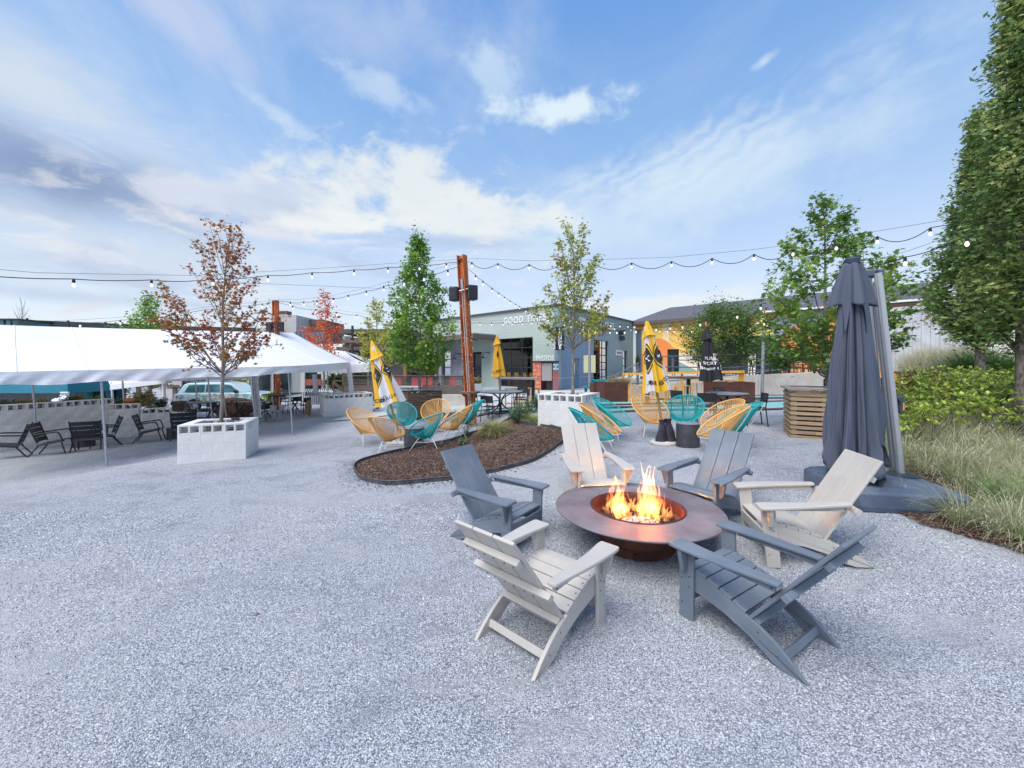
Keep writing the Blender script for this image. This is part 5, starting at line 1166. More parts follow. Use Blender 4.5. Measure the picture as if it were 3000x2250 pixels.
# ------------------------------------------------------------------ black slatted lounge chairs (left, along the wall)
def bent_slat(w, y0, z0, y1, z1, bow, th=.012, n=7):
    b = MB(); vs = []
    for i in range(n):
        x_ = -w/2+w*i/(n-1); o_ = bow*(1-(2*x_/w)**2); vs += [(x_, y0-o_, z0), (x_, y1-o_, z1), (x_, y1-o_-th, z1), (x_, y0-o_-th, z0)]
    fs = []
    for i in range(n-1):
        for j in range(4): fs.append((4*i+j, 4*i+(j+1) % 4, 4*(i+1)+(j+1) % 4, 4*(i+1)+j))
    fs += [(3, 2, 1, 0), tuple(4*(n-1)+j for j in range(4))]
    return b.add(vs, fs)
def lounge_parts():
    P = []
    for k in range(4):
        f0, f1 = k/4, (k+.9)/4; y0, z0, y1, z1 = -.27-.20*f0, .36+.47*f0, -.27-.20*f1, .36+.47*f1
        P.append(('back_slat', bent_slat(.60+.05*f0, y0, z0, y1, z1, .045).mesh('back_slat', black_metal)))
    for s_ in (-1, 1): P.append(('back_frame', MB().tube([(s_*.30, -.26, .34), (s_*.335, -.475, .84)], .019, 6).mesh('back_frame', black_metal)))
    for k in range(5): y_ = .34-k*.125; P.append(('seat_slat', MB().bar((0, y_, .385-.018*k), (0, y_-.112, .385-.018*(k+1)), .58, .012).mesh('seat_slat', black_metal)))
    for s_ in (-1, 1):
        P.append(('side_rail', MB().tube([(s_*.30, .35, .37), (s_*.30, -.28, .28)], .019, 6).mesh('side_rail', black_metal)))
        P.append(('leg', MB().tube([(s_*.30, .28, .36), (s_*.32, .40, .0)], .019, 6).mesh('leg', black_metal)))
        P.append(('leg', MB().tube([(s_*.30, -.22, .29), (s_*.33, -.47, .0)], .019, 6).mesh('leg', black_metal)))
        P.append(('armrest', MB().tube(smooth_poly([(s_*.31, -.36, .56), (s_*.345, -.2, .575), (s_*.35, .12, .60), (s_*.35, .24, .58), (s_*.33, .32, .38)], 14), .020, 6).mesh('armrest', black_metal, True)))
    return P
LG = lounge_parts()
def lounge(label, px, D_, heading):
    X_ = (px-CX)*D_/F; t = thing('lounge_chair', label, 'chair', on(X_, D_), R(heading-90), group='black slatted lounge chairs by the block wall'); t.scale = (.92, .82, 1.06)
    for nm, me_ in LG: link(nm, me_, t)
lounge('black slatted lounge chair cut by the left edge of the photo', 22, 10.6, 222); lounge('black slatted lounge chair leaning towards the one at the left edge', 158, 10.9, 30)
lounge('black slatted lounge chair with its back to the camera left of the front tent leg', 262, 11.4, 124); lounge('black slatted lounge chair just behind the front tent leg', 304, 12.3, 232)
lounge('black slatted lounge chair facing right in front of the lowest wall step', 441, 13.0, 32); lounge('black slatted lounge chair behind the left corner of the red maple planter', 540, 12.4, 126)
lounge('grey lit slatted lounge chair turned sideways behind the red maple planter', 574, 13.6, 215)

# ------------------------------------------------------------------ black dining chairs and tables
def dining_parts():
    P = [('backrest', bent_slat(.42, -.215, .58, -.245, .80, .03, .02).mesh('backrest', black_metal))]
    P.append(('back_slot', MB().box((0, -.262, .71), (.2, .004, .012)).mesh('back_slot', drum_top)))
    for k in range(4): y_ = .20-k*.105; P.append(('seat_slat', MB().box((0, y_-.048, .45), (.43, .098, .018)).mesh('seat_slat', black_metal)))
    for s_ in (-1, 1):
        P.append(('leg', MB().tube([(s_*.205, .19, .45), (s_*.21, .20, 0)], .014, 6).mesh('leg', black_metal)))
        P.append(('leg', MB().tube([(s_*.205, -.24, .80), (s_*.205, -.20, .45), (s_*.21, -.25, 0)], .014, 6).mesh('leg', black_metal)))
        P.append(('armrest', MB().tube([(s_*.215, -.225, .64), (s_*.225, .12, .65), (s_*.22, .19, .45)], .013, 6).mesh('armrest', black_metal)))
    return P
DN = dining_parts()
def dining(label, px, D_, heading, arms=True, z=None, group='black dining chairs'):
    X_ = (px-CX)*D_/F; p = on(X_, D_) if z is None else Vector((X_, D_, z)); t = thing('dining_chair', label, 'chair', p, R(heading-90), group=group)
    for nm, me_ in DN:
        if nm == 'armrest' and not arms: continue
        link(nm, me_, t)
table_top = mat('grey_table_top', (.22, .25, .29), .45, col2=(.17, .19, .22), scale=2)
def round_table(label, px, D_, r_=.55, h_=.73, n=8):
    X_ = (px-CX)*D_/F; t = thing('pedestal_table', label, 'table', on(X_, D_))
    MB().lathe([(r_, -.025), (r_, 0), (.02, 0)], 24, (0, 0, h_), cap=False).build('top', table_top, t); MB().lathe([(r_-.02, -.045), (r_, -.026)], 24, (0, 0, h_)).build('edge_band', black_metal, t)
    for k in range(4):
        a = R(45+90*k+12); c_, s_ = math.cos(a), math.sin(a)
        MB().tube(smooth_poly([(c_*r_*.8, s_*r_*.8, h_-.05), (c_*r_*.55, s_*r_*.55, h_-.07), (c_*.09, s_*.09, h_-.24), (c_*.06, s_*.06, .34), (c_*.2, s_*.2, .2), (c_*r_*.95, s_*r_*.95, .0)], 14), .018, 6).build('leg', black_metal, t, smooth=True)
    MB().lathe([(.26, 0), (.26, .03), (.05, .05), (.035, .06), (.03, .35)], 20).build('base_plate', black_metal, t); return t
round_table('grey topped pedestal table under the far yellow umbrella', 1467, 13.1, .72)
dining('black chair with slotted back left of the yellow umbrella table', 1437, 12.4, 62); dining('black chair turned away at the far left of the yellow umbrella table', 1413, 13.4, 15)
dining('black armchair on the right side of the yellow umbrella table', 1527, 13.0, 172); dining('black chair half hidden behind the yellow umbrella table', 1522, 14.4, 240)
round_table('grey topped pedestal table under the black umbrella', 2130, 10.6, .52)
dining('black chair with slotted back left of the black umbrella table', 2002, 10.7, 20); dining('black chair directly behind the turquoise string chair', 2068, 10.0, 70); dining('wide backed black chair behind the black umbrella table', 2112, 12.0, 265, group='black dining chairs'); dining('black chair at the right end of the black umbrella table', 2208, 9.9, 165)
dining('black chair in front of the painted car, nearest the tent legs', 630, 17.6, 95); dining('black chair left of the dark table in front of the boulder', 712, 17.4, 28); dining('black chair facing left beside the double white tent legs', 778, 17.0, 160); dining('black chair left of the far white planter', 888, 18.8, 165); dining('black chair in the group under the tent beside the second steel post', 862, 19.4, 150); dining('black chair behind the second steel post table', 842, 20.2, 60)
dining('black chair right of the double table in front of the boulder', 668, 18.2, 190); dining('black chair by the rear tyre of the painted car', 545, 18.2, 20)
def long_table(label, px, D_, w_=1.5, rz=0, h_=.74):
    X_ = (px-CX)*D_/F; t = thing('dining_table', label, 'table', on(X_, D_), rz); MB().box((0, 0, h_), (w_, .75, .035)).build('top', mat('dark_table_top', (.06, .065, .075), .5), t, bevel=.004)
    for s_ in (-1, 1):
        MB().bar((s_*w_*.38-.25, 0, 0), (s_*w_*.38+.25, 0, h_-.02), .04, .04).build('leg', black_metal, t); MB().bar((s_*w_*.38+.25, 0.06, 0), (s_*w_*.38-.25, .06, h_-.02), .04, .04).build('leg', black_metal, t)
long_table('dark folding table in front of the painted car', 588, 17.8, 1.6); long_table('dark folding table left of the double white tent legs', 738, 17.9, 1.3, R(20)); long_table('dark table between black chairs beyond the second steel post', 838, 19.4, 1.1)
# high counter round the second post
# ------------------------------------------------------------------ yellow bar tables and stools
def frame_stool(label, px, D_, w_=.42, h_=.76, group='yellow box frame bar stools'):
    X_ = (px-CX)*D_/F; t = thing('frame_stool', label, 'bar stool', on(X_, D_), R(rnd.uniform(-6, 6)), group=group); w2 = w_/2
    for a in (-1, 1):
        for c_ in (-1, 1): MB().box((a*w2, c_*.17, h_/2), (.03, .03, h_)).build('leg', yellow_metal, t)
    MB().box((0, 0, h_+.012), (w_+.03, .38, .025)).build('seat', yellow_metal, t)
    for c_ in (-1, 1): MB().box((0, c_*.17, .2), (w_-.03, .025, .025)).build('footrest', yellow_metal, t)
    return t
names = ['yellow box frame stool %s' % s_ for s_ in ('under the left end of the long yellow counter', 'second from the left under the long yellow counter', 'third from the left behind the middle yellow umbrella', 'just right of the middle yellow umbrella, nearest the camera', 'in front of the dark bar post', 'right of the dark bar post', 'left of the black umbrella pole', 'right of the black umbrella pole above the rusted planter')]
for nm_, (px, D_) in zip(names, ((1872, 17.2), (1893, 16.4), (1940, 17.0), (1968, 15.4), (1998, 15.8), (2035, 17.2), (2097, 17.4), (2145, 17.4))): frame_stool(nm_, px, D_)
for nm_, (px, D_) in zip(('left', 'second', 'third', 'right'), ((1497, 15.6), (1520, 15.9), (1538, 15.3), (1563, 15.8))): frame_stool('%s yellow frame stool under the bar in front of the photo booth' % {'left': 'leftmost', 'second': 'second', 'third': 'third', 'right': 'rightmost'}[nm_], px, D_, group='yellow box frame bar stools')
yc = thing('yellow_counter', 'long yellow steel counter frame in front of the low concrete wall', 'bar counter')
a, c_ = W(1824, 1096, 18.2), W(2178, 1089, 17.2)
MB().bar(a, c_, .3, .09).build('top', yellow_metal, yc)
for px, y0, D_ in ((1826, 1096, 18.2), (1843, 1096, 18.1), (1998, 1093, 17.7), (2168, 1090, 17.25), (2177, 1090, 17.2)): p = W(px, y0, D_); MB().box((p.x, p.y, (p.z+gz(p.x, p.y))/2), (.08, .08, p.z-gz(p.x, p.y))).build('post', yellow_metal, yc)
bc = thing('dark_bar', 'dark topped high bar with black posts behind the middle yellow umbrella', 'bar counter')
a, c_ = W(1880, 1106, 16.2), W(2040, 1106, 16.0); MB().bar(a, c_, .6, .09).build('top', wood_dark, bc)
for px in (1896, 2017): p = W(px, 1108, 16.1); MB().box((p.x, p.y, (p.z+.4)/2), (.12, .12, p.z-.45)).build('post', black_metal, bc)
bc = thing('dark_bar', 'long dark topped bar table in front of the glass door and photo booth', 'bar counter')
a, c_ = W(1453, 1107, 15.5), W(1576, 1109, 15.3); MB().bar(a, c_, .7, .07).build('top', mat('pale_bar_top', (.30, .28, .29), .5), bc)
p = W(1562, 1112, 15.35); MB().box((p.x, p.y, (p.z+.3)/2), (.12, .12, p.z-.3)).build('post', black_metal, bc); p = W(1465, 1112, 15.45); MB().box((p.x, p.y, (p.z+.3)/2), (.08, .08, p.z-.3)).build('post', galv, bc)
# teal bench frame near the blue door
tbn = thing('teal_bench', 'turquoise steel bench and rail frame left of the corten planters', 'bench')
a, c_ = W(1732, 1115, 17), W(1790, 1114, 17); MB().bar(a, c_, .1, .1).build('rail', teal_metal, tbn); MB().bar(W(1734, 1115, 17), W(1734, 1148, 17), .1, .1).build('post', teal_metal, tbn); MB().bar(W(1709, 1134, 17), W(1726, 1134, 17), .35, .08).build('seat', teal_metal, tbn); MB().bar(W(1716, 1136, 17), W(1716, 1150, 17), .1, .1).build('leg', teal_metal, tbn)
# counter at the foot of the bank, far right
cb = thing('counter_table', 'long dark counter on yellow frame legs in front of the tall grasses', 'bar counter')
a, c_ = W(2640, 1092, 11.6), W(2895, 1094, 11.4); MB().bar(a, c_, .55, .07).build('top', wood_dark, cb)
for px in (2626, 2652, 2715): p, q = W(px, 1099, 11.3), W(px, 1170, 11.3); MB().bar(p, q, .06, .06).build('leg', yellow_metal, cb)
for (x0, y0, x1, y1) in ((2600, 1119, 2706, 1119), (2600, 1135, 2652, 1135)): MB().bar(W(x0, y0, 11.2), W(x1, y1, 11.2), .05, .05).build('rail', yellow_metal, cb)
for px in (2640, 2646): MB().bar(W(px, 1119, 11.2), W(px, 1160, 11.2), .04, .05).build('stile', yellow_metal, cb)
MB().bar(W(2716, 1098, 11.4), W(2716, 1130, 11.4), .13, .13).build('post', corten, cb)
# ------------------------------------------------------------------ closed market umbrellas
yel_c = mat('yellow_canvas', (.86, .50, .03), .75, bump=.15, bscale=60, trans=.15); wht_c = mat('white_canvas', (.76, .75, .78), .75, bump=.15, bscale=60, trans=.15); blk_c = mat('black_canvas', (.018, .018, .021), .8, bump=.2, bscale=50); mus_c = mat('mustard_canvas', (.84, .44, .03), .75, bump=.15, bscale=60, trans=.12)
pole_w = mat('honey_wood_pole', (.50, .27, .07), .45, col2=(.42, .21, .05), scale=4, stretch=(3, 3, .4)); pole_br = mat('reddish_wood_pole', (.34, .12, .04), .4)
def canopy_fn(z0, z1, r0, r1, lobes, depth, ph, swirl=0.0, hem=.05, flare=1.0):
    def S(th, v):          # v 0 bottom .. 1 top
        r_ = (r0+(r1-r0)*v**flare); k = 1-depth*(1-v*.35)*(.5-.5*math.cos(lobes*(th+ph+swirl*v)))**.7
        z_ = z0+(z1-z0)*v; z_ -= hem*(1-v)**3*(.5+.5*math.sin(lobes*.5*th+1.3+ph)); r_ *= k*(1+.05*math.sin(3*th+5*v))
        return Vector((r_*math.cos(th), r_*math.sin(th), z_))
    return S
def umbrella(label, base, top, zc0, zc1, r0, r1, lobes, panels, polem, cap_m, ph=0.0, cap=(.16, .09, .30), finial=None, pole_r=.022, swirl=.0, seed=0, depth=.34):
    """base, top: world points of the pole foot and the umbrella tip; canopy heights measured along the pole"""
    ax = Vector(top)-Vector(base); L = ax.length; q = Vector((0, 0, 1)).rotation_difference(ax.normalized()).to_euler()
    t = thing('closed_umbrella', label, 'umbrella', base, rot=q, group='closed patio umbrellas')
    MB().tube([(0, 0, 0), (0, 0, L-.06)], pole_r, 10).build('pole', polem, t, smooth=40)
    S = canopy_fn(zc0, zc1, r0, r1, lobes, depth, ph, swirl)
    NU = 128; NVv = 26; b = MB(); b.grid(NU, NVv, lambda u, v: tuple(S(2*math.pi*u, v)), wrap=True)
    np_ = len(panels); mats_ = list(dict.fromkeys(panels)); b.mi = []
    for j in range(NVv-1):
        for i in range(NU):
            b.mi.append(mats_.index(panels[int((i+.5)/NU*np_) % np_]))
    b.build('canopy', mats_, t, smooth=True)
    b = MB(); CS = canopy_fn(zc1-cap[2]+.02, L-.02, cap[0], .03, lobes/2 if lobes > 5 else lobes, .22, ph+.4, 0, .05, .7); b.grid(64, 12, lambda u, v: tuple(CS(2*math.pi*u, v)), wrap=True); b.build('vent_cap', cap_m, t, smooth=True)
    if finial: MB().lathe([(.012, 0), (.03, .02), (.022, .05), (.036, .08), (.02, .13), (.004, .16)], 12, (0, 0, L-.04)).build('finial', finial, t, smooth=True)
    return t, S, L
def decal(parent, S, th0, v0, pts, m, nm='printed_emblem', off=.006, k=1.0):
    """pts: outline (dx metres along the cloth, dz metres); mapped onto the folded canopy"""
    me = MB(); tri = pts
    def mp(x_, z_):
        v = v0+z_/S_len; p = S(th0, max(0, min(1, v))); r_ = max(.05, math.hypot(p.x, p.y)); p = S(th0+x_/r_, max(0, min(1, v))); n_ = Vector((p.x, p.y, 0)).normalized(); return p+n_*off
    me.add([mp(*p) for p in tri], [tuple(range(len(tri)))] if len(tri) < 5 else [tuple(range(len(tri)))]); return me.build(nm, m, parent)
def decal_poly(parent, S, L_, th0, v0, poly, m, off, nm='printed_emblem', n=14):
    """fill a convex/diamond outline with a fine grid so that it follows the folds"""
    b = MB(); xs_ = [p[0] for p in poly]; zs_ = [p[1] for p in poly]; z0, z1 = min(zs_), max(zs_)
    def span(z_):
        c = []
        for i in range(len(poly)):
            (xa, za), (xb_, zb__) = poly[i], poly[(i+1) % len(poly)]
            if (za-z_)*(zb__-z_) <= 0 and za != zb__: c.append(xa+(xb_-xa)*(z_-za)/(zb__-za))
        return (min(c), max(c)) if c else (0, 0)
    def f(u, v):
        z_ = z0+(z1-z0)*(.002+.996*v); a, c_ = span(z_); x_ = a+(c_-a)*u; vv = v0+z_/L_; p = S(th0, vv); r_ = max(.06, math.hypot(p.x, p.y)); p = S(th0+x_/r_, vv); return tuple(p+Vector((p.x, p.y, 0)).normalized()*off)
    b.grid(n, n, f); return b.build(nm, m, parent, smooth=True)
def decal_text(parent, S, L_, th0, v0, s, size, m, off=.007, nm='printed_lettering', bold=.0, slope=0.0, wx=1.0):
    me = text_mesh(s, size, 0, bold, 1.05); me.materials.clear(); me.materials.append(m)
    for v in me.vertices:
        x_, z_ = v.co.x*wx, v.co.y+slope*v.co.x; vv = v0+z_/L_; p = S(th0, vv); r_ = max(.06, math.hypot(p.x, p.y)); p = S(th0+x_/r_, vv); q = p+Vector((p.x, p.y, 0)).normalized()*off; v.co = q
    return link(nm, me, parent)
dia = lambda w_, h_: [(0, -h_), (w_, 0), (0, h_), (-w_, 0)]
def emblem(t, S, L_, th, v, w_=.14, h_=.26, s='K'):
    decal_poly(t, S, L_, th, v, dia(w_*1.28, h_*1.22), letter_black, .004); decal_poly(t, S, L_, th, v, dia(w_*1.12, h_*1.06), yel_c, .007); decal_poly(t, S, L_, th, v, dia(w_*.96, h_*.9), letter_black, .010)
    decal_text(t, S, L_, th, v, s, .15, letter_white, .014, bold=.006)
# the middle yellow and white umbrella
D_ = 8.05; base = G(1945, 1303); base.z += .06
t, S, L = umbrella('yellow and white closed umbrella with black diamond emblems standing in sandbags', tuple(W(1947, 1298, D_)), tuple(W(1894, 938, D_)), 1.09, 2.38, .29, .07, 8, [wht_c, yel_c, yel_c, wht_c, wht_c, yel_c, wht_c, wht_c, yel_c, yel_c, wht_c, wht_c], pole_w, yel_c, ph=.2, cap=(.15, .09, .2), pole_r=.025)
emblem(t, S, 1.29, R(-142), .50); emblem(t, S, 1.29, R(-48), .52, s='C')
decal_text(t, S, 1.29, R(-88), .13, 'BING K', .11, letter_black, .012, bold=.003); decal_text(t, S, 1.29, R(-38), .17, 'SED', .10, letter_black, .012, slope=.15); decal_text(t, S, 1.29, R(-140), .13, 'US', .10, letter_black, .012)
# left leaning one
D_ = 9.9
t, S, L = umbrella('yellow and white closed umbrella leaning left over the left circle of string chairs', tuple(W(1176, 1292, D_)), tuple(W(1088, 996, D_)), .98, 2.44, .38, .08, 6, [wht_c, yel_c, yel_c, wht_c, wht_c, yel_c, yel_c, yel_c, wht_c, wht_c, yel_c, wht_c], pole_w, yel_c, ph=-.3, cap=(.20, .1, .30), pole_r=.027)
emblem(t, S, 1.46, R(-108), .50, .13, .27); emblem(t, S, 1.46, R(-15), .55, .13, .26, 'C')
decal_text(t, S, 1.46, R(-125), .10, 'CITED', .11, letter_black, .012, bold=.003); decal_text(t, S, 1.46, R(-65), .10, 'RAGES', .11, letter_black, .012, slope=.1); decal_text(t, S, 1.46, R(-93), .13, 'SD', .10, letter_black, .012)
# far yellow one through the table
D_ = 13.1
t, S, L = umbrella('mustard closed umbrella with a white panel standing in the far table', tuple(W(1466, 1208, D_)), tuple(W(1456, 983, D_)), 1.20, 2.46, .27, .06, 6, [mus_c, mus_c, mus_c, wht_c, mus_c, mus_c, mus_c, mus_c], pole_w, mus_c, ph=.5, cap=(.16, .1, .22), pole_r=.022)
decal_poly(t, S, 1.26, R(-90), .55, dia(.05, .14), letter_black, .008); decal_text(t, S, 1.26, R(-128), .12, 'OLLIES', .10, letter_black, .01); decal_text(t, S, 1.26, R(-75), .14, 'MYST', .10, letter_black, .01)
# black umbrella
D_ = 10.5
t, S, L = umbrella('black closed umbrella with white script lettering standing in a table', tuple(W(2093, 1225, D_)), tuple(W(2069, 955, D_)), 1.02, 2.30, .32, .06, 6, [blk_c], pole_br, blk_c, ph=1.1, cap=(.17, .1, .2), finial=mat('pink_wood_finial', (.5, .2, .14), .5), pole_r=.024)
for i_, s_ in enumerate(('PURE', 'SPORTS', 'Brewing Co')): decal_text(t, S, 1.28, R(-108), .44-.10*i_, s_, .11, letter_white, .012, bold=.002, slope=-.12)
for i_, s_ in enumerate(('PURE', 'SPORTS')): decal_text(t, S, 1.28, R(-35), .50-.10*i_, s_, .09, letter_white, .012)
# two on the terrace, one under the tent on the left
for px, py, D_, hh, lab in ((2352, 1030, 22.5, 2.2, 'black folded umbrella on the terrace against the orange wall'), ):
    p = W(px, 1040, D_); umbrella(lab, (p.x, D_, TZ), (p.x, D_, 3.45), 1.0, 2.05, .30, .06, 6, [blk_c], pole_br, blk_c, pole_r=.03)
p = W(288, 1150, 19); umbrella('black folded umbrella beyond the block wall seen under the tent', (p.x, 19, -.5), (p.x, 19, 1.55), .3, 1.9, .42, .08, 6, [blk_c], black_metal, blk_c)
p = W(347, 1150, 20); umbrella('dark blue folded umbrella beside the canopy leg beyond the wall', (p.x, 20, -.5), (p.x, 20, 1.6), .4, 1.95, .4, .1, 6, [mat('navy_canvas', (.03, .05, .10), .8)], black_metal, blk_c)
p = W(660, 1120, 24); umbrella('plum folded umbrella behind the painted car', (p.x, 24, -.3), (p.x, 24, 1.6), .5, 1.9, .35, .06, 6, [mat('plum_canvas', (.05, .02, .04), .8)], black_metal, blk_c)
# bases
stone = mat('pale_aggregate_stone', (.58, .56, .52), .95, col2=(.44, .42, .39), scale=60, bump=1, bscale=90)
p = W(1945, 1303, 8.0); t = thing('umbrella_base', 'round pale stone umbrella base under black sandbags', 'umbrella base', on(p.x, 8.0))
b = MB(); b.lathe([(.24, -.03), (.262, .02), (.255, .055), (.22, .07), (.02, .072)], 40); b.v = [(v[0]*(1+.025*math.sin(9*math.atan2(v[1], v[0]))), v[1]*(1+.03*math.sin(7*math.atan2(v[1], v[0]))), v[2]) for v in b.v]; b.build('disc', stone, t, smooth=True)
bagm = mat('black_sandbag_cloth', (.022, .022, .032), .75, col2=(.035, .034, .05), scale=8, bump=.5, bscale=25)
def sandbag(loc, sc, lean, lab):
    t = thing('sandbag', lab, 'sandbag', loc, group='sandbags on the umbrella base'); b = MB()
    b.grid(28, 18, lambda u, v: (lambda th, r_: ((r_*math.cos(th)*1.0)+lean*v, r_*math.sin(th)*.75, .44*v*sc))(2*math.pi*u, sc*(.115*(1-.72*v**1.3)*(1+.14*math.sin(3*2*math.pi*u+v*5)*(.3+v))+(.05*(v > .86)*(v-.86)/.14))), wrap=True)
    b.build('bag', bagm, t, smooth=True); b = MB(); b.lathe([(.04*sc, 0), (.045*sc, .012), (.04*sc, .025)], 14, (lean*.85, 0, .365*sc)); b.build('tie', letter_black, t); return t
sandbag((p.x-.09, 7.93, on(p.x, 8)[2]+.07), .95, .04, 'left black sandbag leaning on the umbrella pole'); sandbag((p.x+.11, 7.95, on(p.x, 8)[2]+.07), 1.0, -.05, 'right black sandbag leaning on the umbrella pole'); sandbag((p.x+.01, 8.12, on(p.x, 8)[2]+.07), .9, .0, 'hindmost black sandbag behind the umbrella pole')
p = W(1172, 1290, 9.75); t = thing('umbrella_base', 'square concrete slab base of the leaning yellow umbrella', 'umbrella base', on(p.x, 9.75), R(10)); MB().box((0, 0, .035), (.6, .6, .08)).build('slab', stone, t, bevel=.01); MB().lathe([(.035, .07), (.032, .36)], 14).build('sleeve', galv, t)

# ------------------------------------------------------------------ big cantilever umbrella
cu_ = mat('charcoal_blue_canvas', (.075, .092, .128), .8, col2=(.085, .10, .138), scale=1.5, bump=.12, bscale=180, spec=.3)
alu = mat('silver_anodised_pole', (.52, .53, .55), .32, metal=.6); base_pl = mat('blue_grey_base_plastic', (.06, .085, .13), .5, col2=(.10, .13, .18), scale=3, bump=.2, bscale=60, dirt=(.25, .27, .30), dirt_amt=.3, dirt_scale=3)
UB = Vector((5.06, 5.20, 0)); UB.z = gz(5.0, 5.2)-.02
UB.z += .05
cant = thing('cantilever_umbrella', 'tall closed charcoal cantilever umbrella on a heavy dark base beside the grasses', 'umbrella', UB)
# base : chamfered box with a faceted top and seams
def octo(w_, d_, c_): return [(-w_+c_, -d_), (w_-c_, -d_), (w_, -d_+c_), (w_, d_-c_), (w_-c_, d_), (-w_+c_, d_), (-w_, d_-c_), (-w_, -d_+c_)]
b = MB(); lv = [(.60, -.06), (.615, .0), (.61, .15), (.585, .175), (.50, .205), (.16, .225)]
for i, (w_, z_) in enumerate(lv): b.v += [(a, c_, z_) for a, c_ in octo(w_, w_, w_*.17)]
for i in range(len(lv)-1): b.f += [(8*i+j, 8*i+(j+1) % 8, 8*i+8+(j+1) % 8, 8*i+8+j) for j in range(8)]
b.f += [tuple(range(8*len(lv)-8, 8*len(lv))), tuple(range(7, -1, -1))]; b.mi = [0]*len(b.f)
bo = b.build('base', base_pl, cant, bevel=.012); bo.rotation_euler = (0, 0, R(-12)); bo.location = (-.36, -.06, 0)
b = MB()
for a in (25, 75, 128, 200, 250, 310): b.bar((math.cos(R(a))*.18, math.sin(R(a))*.18, .219), (math.cos(R(a))*.50, math.sin(R(a))*.50, .192), .008, .006)
so_ = b.build('seam', letter_black, cant); so_.location = (-.36, -.06, 0)
for a in (225, 45, 330): MB().lathe([(.075, .19), (.07, .205), (.03, .20), (.02, .199)], 20, (-.36+math.cos(R(a))*.42, -.06+math.sin(R(a))*.42, 0)).build('fill_cap', base_pl, cant)
MB().lathe([(.20, .205), (.205, .225), (.16, .245), (.09, .25)], 36, (.0, 0, 0), sy=.8).build('turntable', mat('black_turntable', (.03, .04, .055), .4), cant, smooth=40)
# masts (lean a little to the left), cap, handle
mt0, mt1 = Vector((0, 0, .24)), W(2572, 800, 5.15)-UB
b = MB(); b.tube([mt0, mt1], .045, 12); b.build('mast', alu, cant, smooth=40)
m2 = W(2546, 800, 5.25)-UB; MB().tube([Vector((-.10, .10, .24)), m2], .026, 10).build('strut', alu, cant, smooth=40); MB().tube([mt0.lerp(mt1, .03)+Vector((-.065, .03, 0)), mt0.lerp(mt1, .94)+Vector((-.05, .02, 0))], .022, 8).build('slide_rail', mat('dark_alu', (.22, .23, .26), .4, metal=.5), cant)  # slide rail in a darker grey metal than mast and strut
MB().bar(m2+Vector((-.06, 0, -.01)), mt1+Vector((.07, 0, .0)), .12, .10).build('hinge_cap', base_pl, cant, bevel=.02); MB().lathe([(.022, -.07), (.022, .07)], 12).build('pivot_bolt', letter_black, cant, loc=tuple((m2+mt1)/2+Vector((0, 0, 0))), rot=(R(90), 0, 0))
hf = mt0.lerp(mt1, .36); b = MB()
hp = [(-.05, .09), (.02, .10), (.075, .06), (.085, .0), (.085, -.13), (.06, -.16), (.03, -.155), (.025, -.12), (.035, -.01), (.0, .03), (-.05, .03)]
b.prism(hp, lambda a, c_, t_: (a, t_, c_), -.035, .035); hd = b.build('crank_handle', mat('handle_plastic', (.05, .06, .075), .45), cant, bevel=.008); hd.location = hf+Vector((.045, 0, .0))
MB().box((.063, -.038, -.06), (.016, .006, .10)).build('grip', yellow_metal, hd, bevel=.002)
text_part('handle_lettering', 'TIGHTEN', .016, mat('grey_print', (.35, .37, .40), .5), hd, frame((.02, -.037, .07), (1, 0, 0), (0, 0, 1)), ext=.0005)
# canopy: deep hanging pleats, hem at uneven heights
ctop = W(2497, 770, 4.95)-UB; cbot = W(2508, 1440, 4.95)-UB; AX = Vector((ctop.x, ctop.y, 0)); 
NU, NVv = 260, 46
pr_ = random.Random(12); pleat = [pr_.uniform(.75, 1.2) for _ in range(9)]
def cant_S(u, v):
    """u 0..1 round, v 0 hem .. 1 top"""
    th = 2*math.pi*u-R(90); z1_ = ctop.z; hemz = .22+.26*(.5+.5*math.sin(2*math.pi*u*4+2.4))**2+.10*math.sin(2*math.pi*u*9)
    for c_, w_, a_ in ((.865, .04, .50), (.79, .03, .20), (.13, .035, .34), (.07, .02, -.16), (.935, .022, -.20), (0, .03, -.12), (1, .03, -.12), (.22, .03, .25), (.5, .1, .1)): hemz += a_*math.exp(-((u-c_)/w_)**2)
    f = 1-v; R0 = .06+.235*f**.78+.03*f
    w8 = u*8+.22*math.sin(2*math.pi*u*3+1.1)+.25*f*math.sin(2*math.pi*u*2+.4)+.35*f; lobe = abs(math.cos(math.pi*w8))**.5; k_ = pleat[int(u*8) % 8]
    sec = abs(math.sin(math.pi*w8*2+.7+f))**.7
    r_ = R0*(.42+.66*lobe*(.85+.15*k_)+(.16*sec-.08)*min(1, f*2))*(1-.22*(1-f)*(1-lobe))
    r_ *= 1+.20*math.exp(-(v/.10)**2)*math.sin(2*math.pi*u*7+1)+.05*math.sin(2*math.pi*u*31+9*v)*f
    x_ = AX.x+(cbot.x-AX.x)*f+r_*math.cos(th)*1.05; y_ = AX.y+r_*math.sin(th)*.72; z_ = hemz+(z1_-hemz)*v
    return (x_, y_, z_)
b = MB(); b.grid(NU, NVv, cant_S, wrap=True); co1 = b.build('canopy', cu_, cant, smooth=True); sm = co1.modifiers.new('solid', 'SOLIDIFY'); sm.thickness = .004
